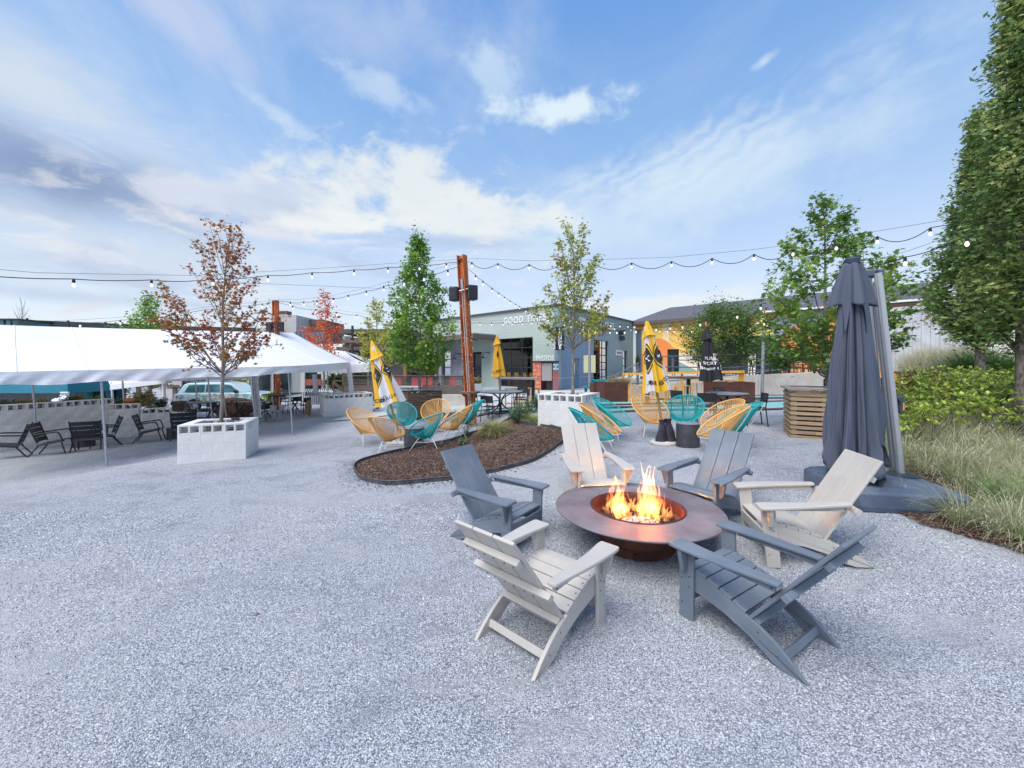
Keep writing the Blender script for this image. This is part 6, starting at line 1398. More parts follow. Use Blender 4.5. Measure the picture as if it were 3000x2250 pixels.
# upper vent flap: four stiff flared tubes hanging over the canopy
def flap_S(u, v):
    th = 2*math.pi*u-R(90); f = 1-v; k = math.cos(4*th+R(58)); up_ = max(0, k); dn = max(0, -k)
    zb_ = ctop.z-.52-.36*dn**2.5-.03*up_; r_ = .075+.055*f+.125*f**.65*up_**.6+.03*f*dn+.008*f*math.sin(14*th); z_ = zb_+(ctop.z+.02-zb_)*v**.95
    if v > .93: r_ *= 1-(v-.93)/.07*.5
    return (AX.x+r_*math.cos(th)*1.05, AX.y+r_*math.sin(th)*.85, z_)
b = MB(); b.grid(160, 26, flap_S, wrap=True); co2 = b.build('vent_flap', cu_, cant, smooth=True); sm = co2.modifiers.new('solid', 'SOLIDIFY'); sm.thickness = .004
MB().lathe([(.075, 0), (.08, .05), (.06, .075), (.02, .08)], 20, (AX.x, AX.y, ctop.z-.01)).build('crown_cap', mat('navy_cap', (.03, .045, .08), .6), cant, smooth=40)
MB().tube([(AX.x-.13, AX.y-.1, .16), (AX.x-.13, AX.y-.1, .7)], .012, 8).build('rib', alu, cant)
MB().tube([(AX.x+.0, AX.y, .6), (AX.x, AX.y, ctop.z)], .02, 8).build('inner_pole', alu, cant)
# ------------------------------------------------------------------ small label-less things on the ground handled later
# ------------------------------------------------------------------ plants
def np_mesh(name, V, Fc, mats, var=None, smooth=False):
    """V (n,3), Fc (m,k) constant k"""
    me = bpy.data.meshes.new(name); V = np.asarray(V, float); Fc = np.asarray(Fc, np.int32)
    me.vertices.add(len(V)); me.vertices.foreach_set('co', V.ravel()); me.loops.add(Fc.size); me.loops.foreach_set('vertex_index', Fc.ravel())
    me.polygons.add(len(Fc)); me.polygons.foreach_set('loop_start', np.arange(len(Fc), dtype=np.int32)*Fc.shape[1]); me.polygons.foreach_set('loop_total', np.full(len(Fc), Fc.shape[1], np.int32))
    if smooth: me.polygons.foreach_set('use_smooth', np.ones(len(Fc), bool))
    me.update(calc_edges=True)
    for m in (mats if isinstance(mats, (list, tuple)) else [mats]): me.materials.append(m)
    if var is not None: at = me.attributes.new('leafvar', 'FLOAT', 'FACE'); at.data.foreach_set('value', np.asarray(var, np.float32))
    return me
MAPLE = np.array([(0, -.5), (.10, -.22), (.40, -.30), (.24, -.03), (.52, .20), (.19, .17), (0, .56), (-.19, .17), (-.52, .20), (-.24, -.03), (-.40, -.30), (-.10, -.22)])
OAK = np.array([(0, -.5), (.12, -.3), (.07, -.18), (.26, -.08), (.14, .04), (.30, .2), (.12, .28), (0, .55), (-.12, .28), (-.30, .2), (-.14, .04), (-.26, -.08), (-.07, -.18), (-.12, -.3)])
DIAM = np.array([(0, -.5), (.27, .03), (0, .5), (-.27, .03)])
OBOV = np.array([(0, -.5), (.13, -.1), (.2, .22), (0, .5), (-.2, .22), (-.13, -.1)])
def rot_np(rng, n, tilt, upbias=True):
    az = rng.uniform(0, 2*np.pi, n); t_ = np.abs(rng.normal(0, tilt, n)); rl = rng.uniform(0, 2*np.pi, n)
    nz = np.stack([np.sin(t_)*np.cos(az), np.sin(t_)*np.sin(az), np.cos(t_)], -1)
    h = np.stack([np.cos(rl), np.sin(rl), np.zeros(n)], -1); yv = h-(h*nz).sum(-1, keepdims=True)*nz; yv /= np.linalg.norm(yv, axis=-1, keepdims=True)+1e-9
    return np.cross(yv, nz), yv, nz
def leaves_np(pos, size, tmpl, rng, tilt=.9, fold=.25, droop=.0):
    n = len(pos); X_, Y_, Z_ = rot_np(rng, n, tilt); k = len(tmpl)
    s_ = size*rng.uniform(.65, 1.25, n)
    z_ = np.abs(tmpl[:, 0])*fold - .18*tmpl[:, 1]**2
    V = pos[:, None, :]+s_[:, None, None]*(tmpl[None, :, 0, None]*X_[:, None, :]+tmpl[None, :, 1, None]*Y_[:, None, :]+z_[None, :, None]*Z_[:, None, :])
    return V.reshape(-1, 3), (np.arange(n)[:, None]*k+np.arange(k)[None, :])
def tree(name, label, base, z_top, z_low, prof, nlimb, nleaf, lsize, lmat, bark, seed, tr=.05, elev=40, tmpl=MAPLE, lean=(0, 0), group=None, wob=.05, spread=.07, twigs=5, inner=.25, tilt=.9, limb_r=.3, droop=0.0, zmin_start=None, shell=0, soff=0):
    """prof: radius as a function of the fraction of the crown's height (list of pairs)"""
    rng = np.random.default_rng(seed); bx_, by_, bz_ = base; t = thing(name, label, 'tree', base, group=group)
    Hh = z_top-bz_; tz = np.linspace(0, Hh*.97, 14); ph = rng.uniform(0, 6)
    tp = np.stack([lean[0]*tz/Hh+wob*np.sin(tz*1.3+ph)*(tz/Hh), lean[1]*tz/Hh+wob*np.cos(tz*1.1+ph)*(tz/Hh), tz], -1)
    rs = [max(.006, tr*(1-.93*(q/Hh)**.8)) for q in tz]; rs[0] *= 1.25
    MB().tube([tuple(p) for p in tp], 1, 9, rs=rs).build('trunk', bark, t, smooth=True)
    trunk_at = lambda z_: np.array([np.interp(z_, tz, tp[:, i]) for i in range(3)])
    zl = z_low-bz_; pf = np.array(prof); bm = MB(); anchors = []; tone = []
    for i in range(nlimb):
        f = (i+rng.uniform(0, .8))/nlimb; L = np.interp(f, pf[:, 0], pf[:, 1])*rng.uniform(.72, 1.12); el_ = R(elev+rng.uniform(-9, 9)+18*f)
        azm = i*2.39996+rng.uniform(-.4, .4); zt_ = zl+f*(Hh-zl)
        z0 = max(zl*.72 if zmin_start is None else zmin_start-bz_, zt_-L*math.tan(el_)*.75); s_ = trunk_at(z0); dh = np.array([math.cos(azm), math.sin(azm), 0])
        pts = []; tnn = rng.uniform(0, 1)
        for q in np.linspace(0, 1, 7): pts.append(s_+dh*L*(q**.85)+np.array([0, 0, (zt_-z0)*q+.06*L*math.sin(q*5+i)])+rng.normal(0, .012*L, 3)*q)
        r0 = max(.006, tr*limb_r*(1-.6*f)*min(1, L/1.0+.3)); bm.tube([tuple(p) for p in pts], 1, 5, rs=[r0*(1-.85*q)+.002 for q in np.linspace(0, 1, 7)], caps=False)
        P = np.array(pts)
        for k in range(twigs):
            q = rng.uniform(inner, .95); b0 = np.array([np.interp(q*6, range(7), P[:, c_]) for c_ in range(3)]); a2 = azm+rng.uniform(-1.3, 1.3); Lt = L*rng.uniform(.22, .48); e2 = R(rng.uniform(-5, 60))
            b1 = b0+np.array([math.cos(a2)*math.cos(e2), math.sin(a2)*math.cos(e2), math.sin(e2)-droop])*Lt; bm.tube([tuple(b0), tuple((b0+b1)/2+rng.normal(0, .02, 3)), tuple(b1)], 1, 3, rs=[.006*max(.6, tr/.05*.7), .004, .002], caps=False)
            anchors.append((b0, b1, Lt)); tone.append(tnn*.6+rng.uniform(0, .4))
        anchors.append((P[3], P[6], L*.6)); tone.append(tnn)
    bm.build('branches', bark, t, smooth=True)
    w_ = np.array([a[2] for a in anchors]); idx = rng.choice(len(anchors), nleaf, p=w_/w_.sum()); q = rng.uniform(0, 1.08, nleaf)**.8
    A0 = np.array([a[0] for a in anchors]); A1 = np.array([a[1] for a in anchors]); pos = A0[idx]*(1-q[:, None])+A1[idx]*q[:, None]+rng.normal(0, spread, (nleaf, 3))
    var = np.clip(np.array(tone)[idx]*.6+rng.uniform(0, .4, nleaf), 0, 1)
    if shell:      # leaves on clumps spread over the crown's outline
        ncl = shell//34; f = rng.uniform(0, 1, ncl)**.9; a = rng.uniform(0, 2*np.pi, ncl); rr = np.interp(f, pf[:, 0], pf[:, 1])*(.5+.48*rng.uniform(0, 1, ncl)**.6+.22*(rng.uniform(0, 1, ncl) > .86)*(tmpl is OAK))*(1+.20*np.sin(a*3+f*9)+.14*np.sin(a*7-f*23))
        zc = zl+f*(Hh-zl); cx = np.interp(zc, tz, tp[:, 0])+rr*np.cos(a)+soff*0; cy = np.interp(zc, tz, tp[:, 1])+rr*np.sin(a); C_ = np.stack([cx, cy, zc], -1)
        p2 = np.repeat(C_, 34, 0)+rng.normal(0, 1, (ncl*34, 3))*np.array([spread*1.0, spread*1.0, spread*2.1]); pos = np.concatenate([pos, p2]); var = np.concatenate([var, np.clip(np.repeat(rng.uniform(0, .65, ncl), 34)+rng.uniform(0, .35, ncl*34), 0, 1)])
    V, Fc = leaves_np(pos, lsize, tmpl, rng, tilt)
    o = link('crown', np_mesh('crown', V, Fc, lmat, var), t); o['kind'] = 'stuff'; return t
def leafm(name, ramp, tr=.3, rough=.55, k=1.55): return mat(name, (0, 0, 0), rough, ramp=ramp, trans=tr, spec=.35, rk=k)
red_l = leafm('red_maple_leaves', [(0, (.30, .035, .035)), (.3, (.36, .09, .04)), (.55, (.30, .13, .035)), (.8, (.27, .17, .035)), (1, (.14, .16, .03))], k=1.15)
crim_l = leafm('crimson_leaves', [(0, (.42, .04, .025)), (.5, (.50, .10, .035)), (.85, (.42, .16, .04)), (1, (.30, .22, .05))])
grn_l = leafm('bright_green_maple_leaves', [(0, (.05, .11, .02)), (.4, (.085, .165, .025)), (.75, (.14, .23, .035)), (1, (.27, .30, .05))], k=2.05)
mix_l = leafm('olive_and_russet_leaves', [(0, (.20, .07, .03)), (.22, (.19, .12, .03)), (.5, (.16, .19, .03)), (.8, (.22, .26, .04)), (1, (.35, .33, .06))], k=1.9)
yg_l = leafm('yellow_green_leaves', [(0, (.18, .20, .04)), (.5, (.30, .32, .06)), (.85, (.40, .36, .07)), (1, (.30, .16, .06))])
dkg_l = leafm('dark_green_maple_leaves', [(0, (.03, .065, .018)), (.45, (.065, .115, .022)), (.8, (.12, .175, .03)), (1, (.24, .17, .04))], k=2.6)
oak_l = leafm('olive_oak_leaves', [(0, (.030, .07, .028)), (.4, (.07, .11, .03)), (.75, (.15, .18, .06)), (.93, (.24, .26, .10)), (1, (.22, .14, .05))], .3, .45, k=2.3)
cm_l = leafm('small_dark_green_leaves', [(0, (.025, .05, .018)), (.5, (.05, .09, .02)), (.85, (.09, .13, .03)), (1, (.15, .07, .03))], k=2.3)
G_T = 'young trees in the courtyard'
def at(px, D_, z=None): X_ = (px-CX)*D_/F; return (X_, D_, gz(X_, D_) if z is None else z)
zpx = lambda py, D_: H-(py-HY)*D_/F
tree('red_maple', 'russet and red young maple growing in the white block planter on the left', at(646, 8.95, .4), zpx(632, 8.95), zpx(1030, 8.95), [(0, .85), (.2, 1.0), (.42, .98), (.58, .55), (.8, .45), (1, .25)], 44, 3300, .085, red_l, bark_grey, 11, .045, 55, lean=(.18, 0), spread=.055, zmin_start=1.75, group=G_T)
tree('red_maple', 'small crimson maple behind the right end of the long tent', at(950, 22, -.2), zpx(843, 22), zpx(1060, 22), [(0, .9), (.3, 1.2), (.5, .9), (.7, .55), (1, .2)], 26, 1700, .17, crim_l, bark_grey, 12, .07, 45, spread=.12, tmpl=DIAM, group=G_T)
tree('young_tree', 'yellow green tree behind the leaning umbrella', at(1106, 18, 0), zpx(866, 18), zpx(1075, 18), [(0, .5), (.3, .85), (.55, .8), (.75, .35), (1, .12)], 26, 1700, .15, yg_l, bark_grey, 13, .07, 45, spread=.10, tmpl=DIAM, group=G_T)
tree('green_maple', 'bushy bright green maple in the brown slatted planter', at(1229, 13.8, .8), zpx(690, 13.8), zpx(1075, 13.8), [(0, .5), (.15, .95), (.3, 1.15), (.5, .95), (.65, .6), (.85, .34), (1, .1)], 60, 6500, .12, grn_l, bark_grey, 14, .055, 50, shell=1800, spread=.085, twigs=7, group=G_T)
tree('young_tree', 'thin olive and russet tree in the white planter by the mulch bed', at(1679, 10.5, .9), zpx(640, 10.5), zpx(960, 10.5), [(0, 1.0), (.2, .95), (.45, .75), (.7, .55), (1, .28)], 44, 3300, .088, mix_l, bark_grey, 15, .05, 58, spread=.06, twigs=5, group=G_T)
tree('green_maple', 'tall loose dark green maple rising from the pallet planter behind the grey umbrella', at(2428, 9.3, .9), zpx(566, 9.3), zpx(1060, 9.3), [(0, 1.1), (.2, 1.4), (.4, 1.5), (.6, 1.2), (.75, .7), (.9, .4), (1, .15)], 44, 7000, .12, dkg_l, bark_grey, 16, .07, 46, spread=.085, twigs=7, lean=(-.15, 0), group=G_T)
tree('crape_myrtle', 'round dark leafed tree in front of the yellow mural wall', at(2118, 21.9, .9), zpx(905, 21.9), zpx(1055, 21.9), [(0, 1.5), (.3, 2.05), (.65, 1.8), (1, .7)], 60, 7500, .13, cm_l, bark_grey, 17, .09, 22, shell=9500, spread=.16, tmpl=DIAM, twigs=7, inner=.15, group=G_T)
tree('columnar_oak', 'broad columnar oak with olive leaves standing behind the shrubs on the right', at(2872, 11.0, .7), zpx(350, 11.0), zpx(985, 11.0), [(0, .35), (.08, .72), (.2, .96), (.4, .84), (.55, .66), (.76, .30), (1, .05)], 60, 7000, .13, oak_l, bark_rough, 18, .135, 55, tmpl=OAK, spread=.10, twigs=5, shell=17000, inner=.1, tilt=1.1)
tree('columnar_oak', 'tall columnar oak cut by the right edge of the photo', at(3003, 6.7, .45), 8.9, zpx(990, 6.7), [(0, .4), (.1, .62), (.3, .56), (.58, .40), (.8, .22), (1, .04)], 60, 7000, .10, oak_l, bark_rough, 19, .14, 60, tmpl=OAK, spread=.08, twigs=5, shell=19000, inner=.1, tilt=1.1)
tree('columnar_oak', 'slim dark and bright green tree behind the tent on the far left', at(437, 26, -.4), zpx(858, 26), zpx(985, 26), [(0, 1.3), (.35, 1.3), (.5, .6), (.8, .35), (1, .12)], 40, 2600, .2, grn_l, bark_grey, 20, .12, 40, spread=.16, tmpl=DIAM)
tree('bare_tree', 'small leafless tree above the tent near the left edge', at(62, 38, -.4), zpx(868, 38), zpx(955, 38), [(0, .9), (.5, .6), (1, .15)], 26, 1, .02, mix_l, mat('dark_twig_bark', (.10, .08, .09), .9), 21, .08, 62, tmpl=DIAM)
tree('young_tree', 'small yellow green tree with a pale trunk behind the painted car', at(692, 25, -.3), zpx(1106, 25), zpx(1124, 25), [(0, .7), (1, .4)], 16, 500, .2, yg_l, bark_grey, 22, .1, 20, spread=.12, tmpl=DIAM)
tree('young_tree', 'pale trunked tree with autumn leaves beyond the block wall', at(441, 19, -.5), zpx(1095, 19), zpx(1125, 19), [(0, .8), (1, .5)], 16, 700, .15, yg_l, bark_grey, 23, .12, 20, spread=.12, tmpl=DIAM)

# --- blades
def blades_np(base, L, rng, w=.004, seg=5, curve=1.3, el0=(70, 88), azs=None, dirs=None):
    n = len(base); az_ = rng.uniform(0, 2*np.pi, n) if azs is None else azs; e = np.radians(rng.uniform(el0[0], el0[1], n)); cv = curve*rng.uniform(.4, 1.3, n)
    P = [base]; cur = base.copy(); step = (L/seg)
    for k in range(seg):
        ang = e-cv*((k+.5)/seg)**1.4; d_ = np.stack([np.cos(ang)*np.cos(az_), np.cos(ang)*np.sin(az_), np.sin(ang)], -1); cur = cur+d_*step[:, None]; P.append(cur)
    side = np.stack([-np.sin(az_+rng.uniform(-.9, .9, n)), np.cos(az_), np.zeros(n)], -1)
    V = []; 
    for k, p in enumerate(P): ww = w*(1-(k/seg)**1.6*.92); V += [p-side*(ww/2 if np.isscalar(ww) else ww[:, None]/2), p+side*(ww/2 if np.isscalar(ww) else ww[:, None]/2)]
    V = np.stack(V, 1); m = 2*(seg+1); fc = []
    for k in range(seg): fc.append([2*k, 2*k+1, 2*k+3, 2*k+2])
    fc = np.array(fc); Fc = (np.arange(n)[:, None, None]*m+fc[None]).reshape(-1, 4); return V.reshape(-1, 3), Fc, seg
grass_g = leafm('blue_green_grass_blades', [(0, (.05, .09, .035)), (.4, (.13, .18, .08)), (.75, (.26, .28, .14)), (1, (.48, .42, .27))], .25, k=1.7)
grass_s = leafm('straw_seed_plumes', [(0, (.42, .34, .22)), (.5, (.58, .50, .35)), (1, (.74, .68, .54))], .3)
grass_d = leafm('deep_green_grass_blades', [(0, (.03, .09, .02)), (.5, (.07, .17, .03)), (1, (.17, .26, .07))], .25)
def tuft(name, label, cat, loc, n, L, rad, m, seed, w=.004, curve=1.5, el0=(40, 88), parent=None, kind=None):
    rng = np.random.default_rng(seed); a = rng.uniform(0, 2*np.pi, n); r_ = rad*np.sqrt(rng.uniform(0, 1, n)); base = np.stack([r_*np.cos(a), r_*np.sin(a), np.zeros(n)], -1)
    V, Fc, sg = blades_np(base, L*rng.uniform(.5, 1.1, n), rng, w, 5, curve, el0, azs=a+rng.normal(0, .5, n)); var = np.repeat(np.clip(rng.beta(2, 2, n), 0, 1), sg)
    o = link(name, np_mesh(name, V, Fc, m, var), parent, loc=loc)
    if parent is None: tag(o, label, cat, kind=kind)
    return o
grass_p = leafm('pale_fountain_grass', [(0, (.12, .16, .06)), (.35, (.24, .27, .13)), (.7, (.42, .40, .25)), (1, (.66, .58, .42))], .3, k=1.35)
grass_t = leafm('tan_grass_blades', [(0, (.16, .17, .08)), (.35, (.34, .31, .18)), (1, (.55, .47, .32))], .3)
# masses of ornamental grass along the bed edge on the right
def grass_mass(name, label, clumps, per, Lr, rad, m, seed, w=.004, curve=1.5, plume=None, plume_n=0, zf=None, el0=(38, 88), plume_len=.1):
    rng = np.random.default_rng(seed); Vs = []; Fs = []; va = []; off = 0; heads = []
    for (cx_, cy_) in clumps:
        n = per; a = rng.uniform(0, 2*np.pi, n); r_ = rad*np.sqrt(rng.uniform(0, 1, n)); z0 = (zf or gz)(cx_, cy_)
        base = np.stack([cx_+r_*np.cos(a), cy_+r_*np.sin(a), np.full(n, z0)], -1); L = rng.uniform(*Lr)*rng.uniform(.5, 1.1, n)
        V, Fc, sg = blades_np(base, L, rng, w, 5, curve, el0, azs=a+rng.normal(0, .6, n)); Vs.append(V); Fs.append(Fc+off); off += len(V); va.append(np.repeat(np.clip(rng.beta(2, 2, n)+rng.uniform(-.15, .15), 0, 1), sg))
        tips = V.reshape(n, -1, 3)[:, -1]; heads.append(tips[rng.choice(n, min(n, plume_n), replace=False)] if plume_n else tips[:0])
    o = link(name, np_mesh(name, np.concatenate(Vs), np.concatenate(Fs), m, np.concatenate(va))); tag(o, label, 'grass', kind='stuff')
    if plume_n:
        hd = np.concatenate(heads); k = 12; n = len(hd); pos = np.repeat(hd, k, 0)+rng.normal(0, 1, (n*k, 3))*np.array([.012, .012, plume_len*.45]); pos[:, 2] -= plume_len*.2
        V, Fc, sg = blades_np(pos, rng.uniform(.018, .045, n*k)*(plume_len/.1)**.5, rng, .0035, 2, .6, (20, 80)); p_ = link('seed_plumes', np_mesh('seed_plumes', V, Fc, grass_s, np.repeat(rng.uniform(0, 1, n*k), sg)), o); p_['kind'] = 'stuff'
    return o
rg = random.Random(4); cl = []
for _ in range(400):
    y_ = rg.uniform(3.3, 7.4); x_ = bedL(y_)+rg.uniform(.10, 2.1)
    px = CX+F*x_/y_; py = HY+(H-gz(x_, y_))*F/y_
    if px > 3120: continue
    if abs(x_-5.06) < .75 and abs(y_-5.1) < .75: continue
    if all((x_-a)**2+(y_-c_)**2 > .21**2 for a, c_ in cl): cl.append((x_, y_))
    if len(cl) >= 84: break
grass_mass('ornamental_grass', 'pale green and straw fountain grass along the bed edge beside the big umbrella base', cl, 300, (.42, .78), .09, grass_p, 5, .0048, 1.9, True, 18, zf=bed_z)
tuft('grass_tuft', 'greener low grass tuft hanging over the corner of the umbrella base', 'grass tuft', on(5.72, 4.62), 420, .55, .09, grass_d, 31, .006, 2.1, (35, 85))
tuft('grass_tuft', 'drooping grass tuft at the right edge beside the fallen leaves', 'grass tuft', on(5.15, 3.95), 420, .5, .1, grass_g, 32, .005, 2.1, (30, 85))
cl = []
for _ in range(900):
    y_ = rg.uniform(12.6, 16.6); x_ = rg.uniform(.99*y_, 1.2*y_)
    if all((x_-a)**2+(y_-c_)**2 > .33**2 for a, c_ in cl): cl.append((x_, y_))
    if len(cl) >= 64: break
grass_mass('tall_plume_grass', 'tall straw plumed grasses in front of the ribbed container', cl, 230, (.9, 1.35), .16, grass_t, 6, .011, 1.0, True, 46, zf=bed_z, el0=(62, 89), plume_len=.30)
cl = [(14.55+rg.uniform(-.6, .6), 12.3+rg.uniform(-.5, .5)) for _ in range(12)]
grass_mass('tall_green_grass', 'dense deep green tall grass between the two oak trunks', cl, 420, (1.3, 1.8), .2, grass_d, 7, .012, 1.3, zf=bed_z, el0=(50, 88))
# broad leaved shrubs
shr_l = leafm('lime_shrub_leaves', [(0, (.06, .09, .02)), (.35, (.15, .21, .035)), (.75, (.28, .35, .06)), (.92, (.42, .42, .09)), (1, (.40, .20, .06))], .3, .4, k=1.75)
brn_l = leafm('dark_red_shrub_leaves', [(0, (.14, .03, .02)), (1, (.30, .07, .04))], .25)
stem_m = mat('purple_brown_twigs', (.10, .07, .075), .9)
def shrub_mass(name, label, spots, h, n_st, m, seed, ls=.085, zf=None, per=13):
    rng = np.random.default_rng(seed); bm = MB(); cen = []; nrm_ = []
    for (cx_, cy_) in spots:
        z0 = (zf or gz)(cx_, cy_)
        for k in range(n_st):
            a = rng.uniform(0, 6.28); L = h*rng.uniform(.6, 1.1); tip = np.array([cx_+math.cos(a)*L*rng.uniform(.15, .75), cy_+math.sin(a)*L*rng.uniform(.15, .75), z0+L*rng.uniform(.75, 1.0)])
            b0 = np.array([cx_+rng.normal(0, .05), cy_+rng.normal(0, .05), z0]); mid = (b0+tip)/2+rng.normal(0, .05, 3); bm.tube([tuple(b0), tuple(mid), tuple(tip)], 1, 3, rs=[.007, .005, .003], caps=False)
            for q in (1.0, .82, .66): cen.append(b0*(1-q)*.5+mid*(1-q)+tip*(1-(1-q)*1.5)+rng.normal(0, .03*(1.01-q)*5, 3))
    cen = np.array(cen); n = len(cen); pos = np.repeat(cen, per, 0); N_ = len(pos); az_ = rng.uniform(0, 2*np.pi, N_); e = np.radians(rng.uniform(5, 65, N_)); L = ls*rng.uniform(.6, 1.2, N_)
    d_ = np.stack([np.cos(e)*np.cos(az_), np.cos(e)*np.sin(az_), np.sin(e)], -1); s_ = np.stack([-np.sin(az_), np.cos(az_), rng.uniform(-.3, .3, N_)], -1); up = np.cross(s_, d_)
    T = OBOV; V = pos[:, None]+L[:, None, None]*((T[None, :, 1, None]+.5)*d_[:, None]+T[None, :, 0, None]*1.35*s_[:, None]+(np.abs(T[:, 0])*.35)[None, :, None]*up[:, None])
    Fc = np.arange(N_)[:, None]*6+np.arange(6)[None]; o = link(name, np_mesh(name, V.reshape(-1, 3), Fc, m, np.clip(np.repeat(rng.uniform(0, 1, n), per)*.5+rng.uniform(0, .5, N_), 0, 1))); tag(o, label, 'shrubs', kind='stuff')
    sb_ = bm.build('twigs', stem_m, o); sb_['kind'] = 'stuff'; return o
sp = []
for _ in range(1500):
    y_ = rg.uniform(6.4, 11.6); x_ = bedL(y_)+rg.uniform(.15, 1.0+.42*y_)
    if CX+F*x_/y_ > 3150: continue
    if all((x_-a)**2+(y_-c_)**2 > .34**2 for a, c_ in sp): sp.append((x_, y_))
    if len(sp) >= 120: break
shrub_mass('leafy_shrubs', 'bright lime green leafy shrubs on purple twigs filling the bed on the right', sp, .85, 8, shr_l, 8, .09, zf=bed_z, per=6)
shrub_mass('red_leafed_shrub', 'dark red leafed shrub poking up by the counter table', [(9.7, 9.9), (9.95, 9.6), (10.2, 10.0), (9.6, 9.3)], .85, 6, brn_l, 9, .08, zf=bed_z, per=7)
# fallen leaves and bark litter at the bed edge
# ------------------------------------------------------------------ mulch bed in the centre
outline_px = [(1036, 1376), (1050, 1400), (1077, 1412), (1131, 1421), (1199, 1418), (1278, 1411), (1340, 1405), (1416, 1391), (1470, 1379), (1551, 1357), (1608, 1327), (1640, 1304), (1652, 1292), (1663, 1268), (1620, 1254), (1570, 1240), (1540, 1225), (1480, 1236), (1420, 1262), (1334, 1290), (1244, 1308), (1153, 1328), (1077, 1348), (1045, 1362)]
OUT = smooth_poly([G(*p) for p in outline_px]+[G(*outline_px[0])], 120)
cen_ = sum(OUT, Vector())/len(OUT)
b = MB(); nr = 9; no_ = len(OUT)-1
for j in range(nr):
    f = j/(nr-1)
    for i in range(no_): p = cen_.lerp(OUT[i], f); b.v.append((p.x, p.y, gz(p.x, p.y)+.015+.05*(1-f**3)))
for j in range(nr-1):
    for i in range(no_): b.f.append((j*no_+i, j*no_+(i+1) % no_, (j+1)*no_+(i+1) % no_, (j+1)*no_+i))
b.mi = [0]*len(b.f); tag(b.build('mulch_bed', mulch, smooth=True), 'dark brown shredded bark mulch bed', kind='structure')
def chips(name, pts_fn, n, seed, m, parent=None, L=(.02, .06)):
    rng = np.random.default_rng(seed); P = np.array([pts_fn(rng) for _ in range(n)]); X_, Y_, Z_ = rot_np(rng, n, .45); l_ = rng.uniform(*L, n)[:, None]; w_ = rng.uniform(.005, .014, n)[:, None]; t_ = .004
    q = np.stack([P+X_*w_*a+Y_*l_*c_/2+Z_*t_*e for a, c_, e in ((-.5, -1, 0), (.5, -1, 0), (.5, 1, .6), (-.5, 1, .6), (0, -1, 1), (0, 1, 1.6))], 1)
    fc = np.array([(0, 1, 4, 4), (1, 2, 5, 4), (3, 0, 4, 5), (0, 3, 2, 1)]); fc = np.array([(1, 2, 5, 4), (3, 0, 4, 5), (0, 3, 2, 1)])
    Fc = (np.arange(n)[:, None, None]*6+fc[None]).reshape(-1, 4); me = np_mesh(name, q.reshape(-1, 3), Fc, m, np.repeat(rng.uniform(0, 1, n), 3)); o = link(name, me, parent); return o
bark_chip = mat('bark_chips', (0, 0, 0), .9, ramp=[(0, (.05, .028, .022)), (.5, (.13, .075, .055)), (.85, (.24, .16, .125)), (1, (.42, .33, .28))], spec=.2)
tri_i = list(range(no_))
def in_bed(rng):
    i = rng.integers(0, no_); f = math.sqrt(rng.uniform(0, 1)); p = cen_.lerp(OUT[i].lerp(OUT[(i+1) % no_], rng.uniform(0, 1)), f*1.0); return (p.x, p.y, gz(p.x, p.y)+.02+.05*(1-f**3))
tag(chips('bark_mulch', in_bed, 26000, 41, bark_chip), 'loose shredded brown bark mulch covering the kidney shaped bed', 'mulch', kind='stuff')
def spill(rng):
    i = rng.integers(0, no_); p = OUT[i]+(OUT[i]-cen_).normalized()*abs(rng.normal(0, .16)); return (p.x, p.y, gz(p.x, p.y)+.012)
tag(chips('spilled_bark', spill, 900, 42, bark_chip, L=(.015, .04)), 'bark crumbs spilled over the gravel round the mulch bed', 'mulch', kind='stuff')
def bedr(rng):
    y_ = rng.uniform(3.2, 7.0); x_ = bedL(y_)+abs(rng.normal(0, .55))-.05; return (x_, y_, bed_z(x_, y_)+.03)
tag(chips('leaf_litter', bedr, 9000, 43, bark_chip, L=(.02, .05)), 'brown bark and leaf litter under the grasses on the right', 'mulch', kind='stuff')
ed = thing('garden_edging', 'black plastic edging curving round the mulch bed', 'garden edging')
edge_m = mat('black_edging_plastic', (.045, .05, .06), .5, col2=(.09, .10, .115), scale=8)
b = MB(); ob = []
EDG = [p for p in OUT if True]
ring0 = [Vector((p.x, p.y, gz(p.x, p.y))) for p in OUT[:-1]]
b.grid(no_, 2, lambda u, v: tuple(ring0[round(u*no_) % no_]+Vector((0, 0, -.02+.085*v))), wrap=True); b.build('edging_strip', edge_m, ed).modifiers.new('s', 'SOLIDIFY').thickness = .008
MB().tube([p+Vector((0, 0, .068)) for p in ring0], .011, 6, closed=True).build('edging_bead', edge_m, ed, smooth=True)
for px0, py0, px1, py1 in ((1533, 1248, 1655, 1266),):
    MB().bar(G(px0, py0)+Vector((0, 0, .08)), G(px1, py1)+Vector((0, 0, .06)), .02, .10).build('edging_end', edge_m, ed)
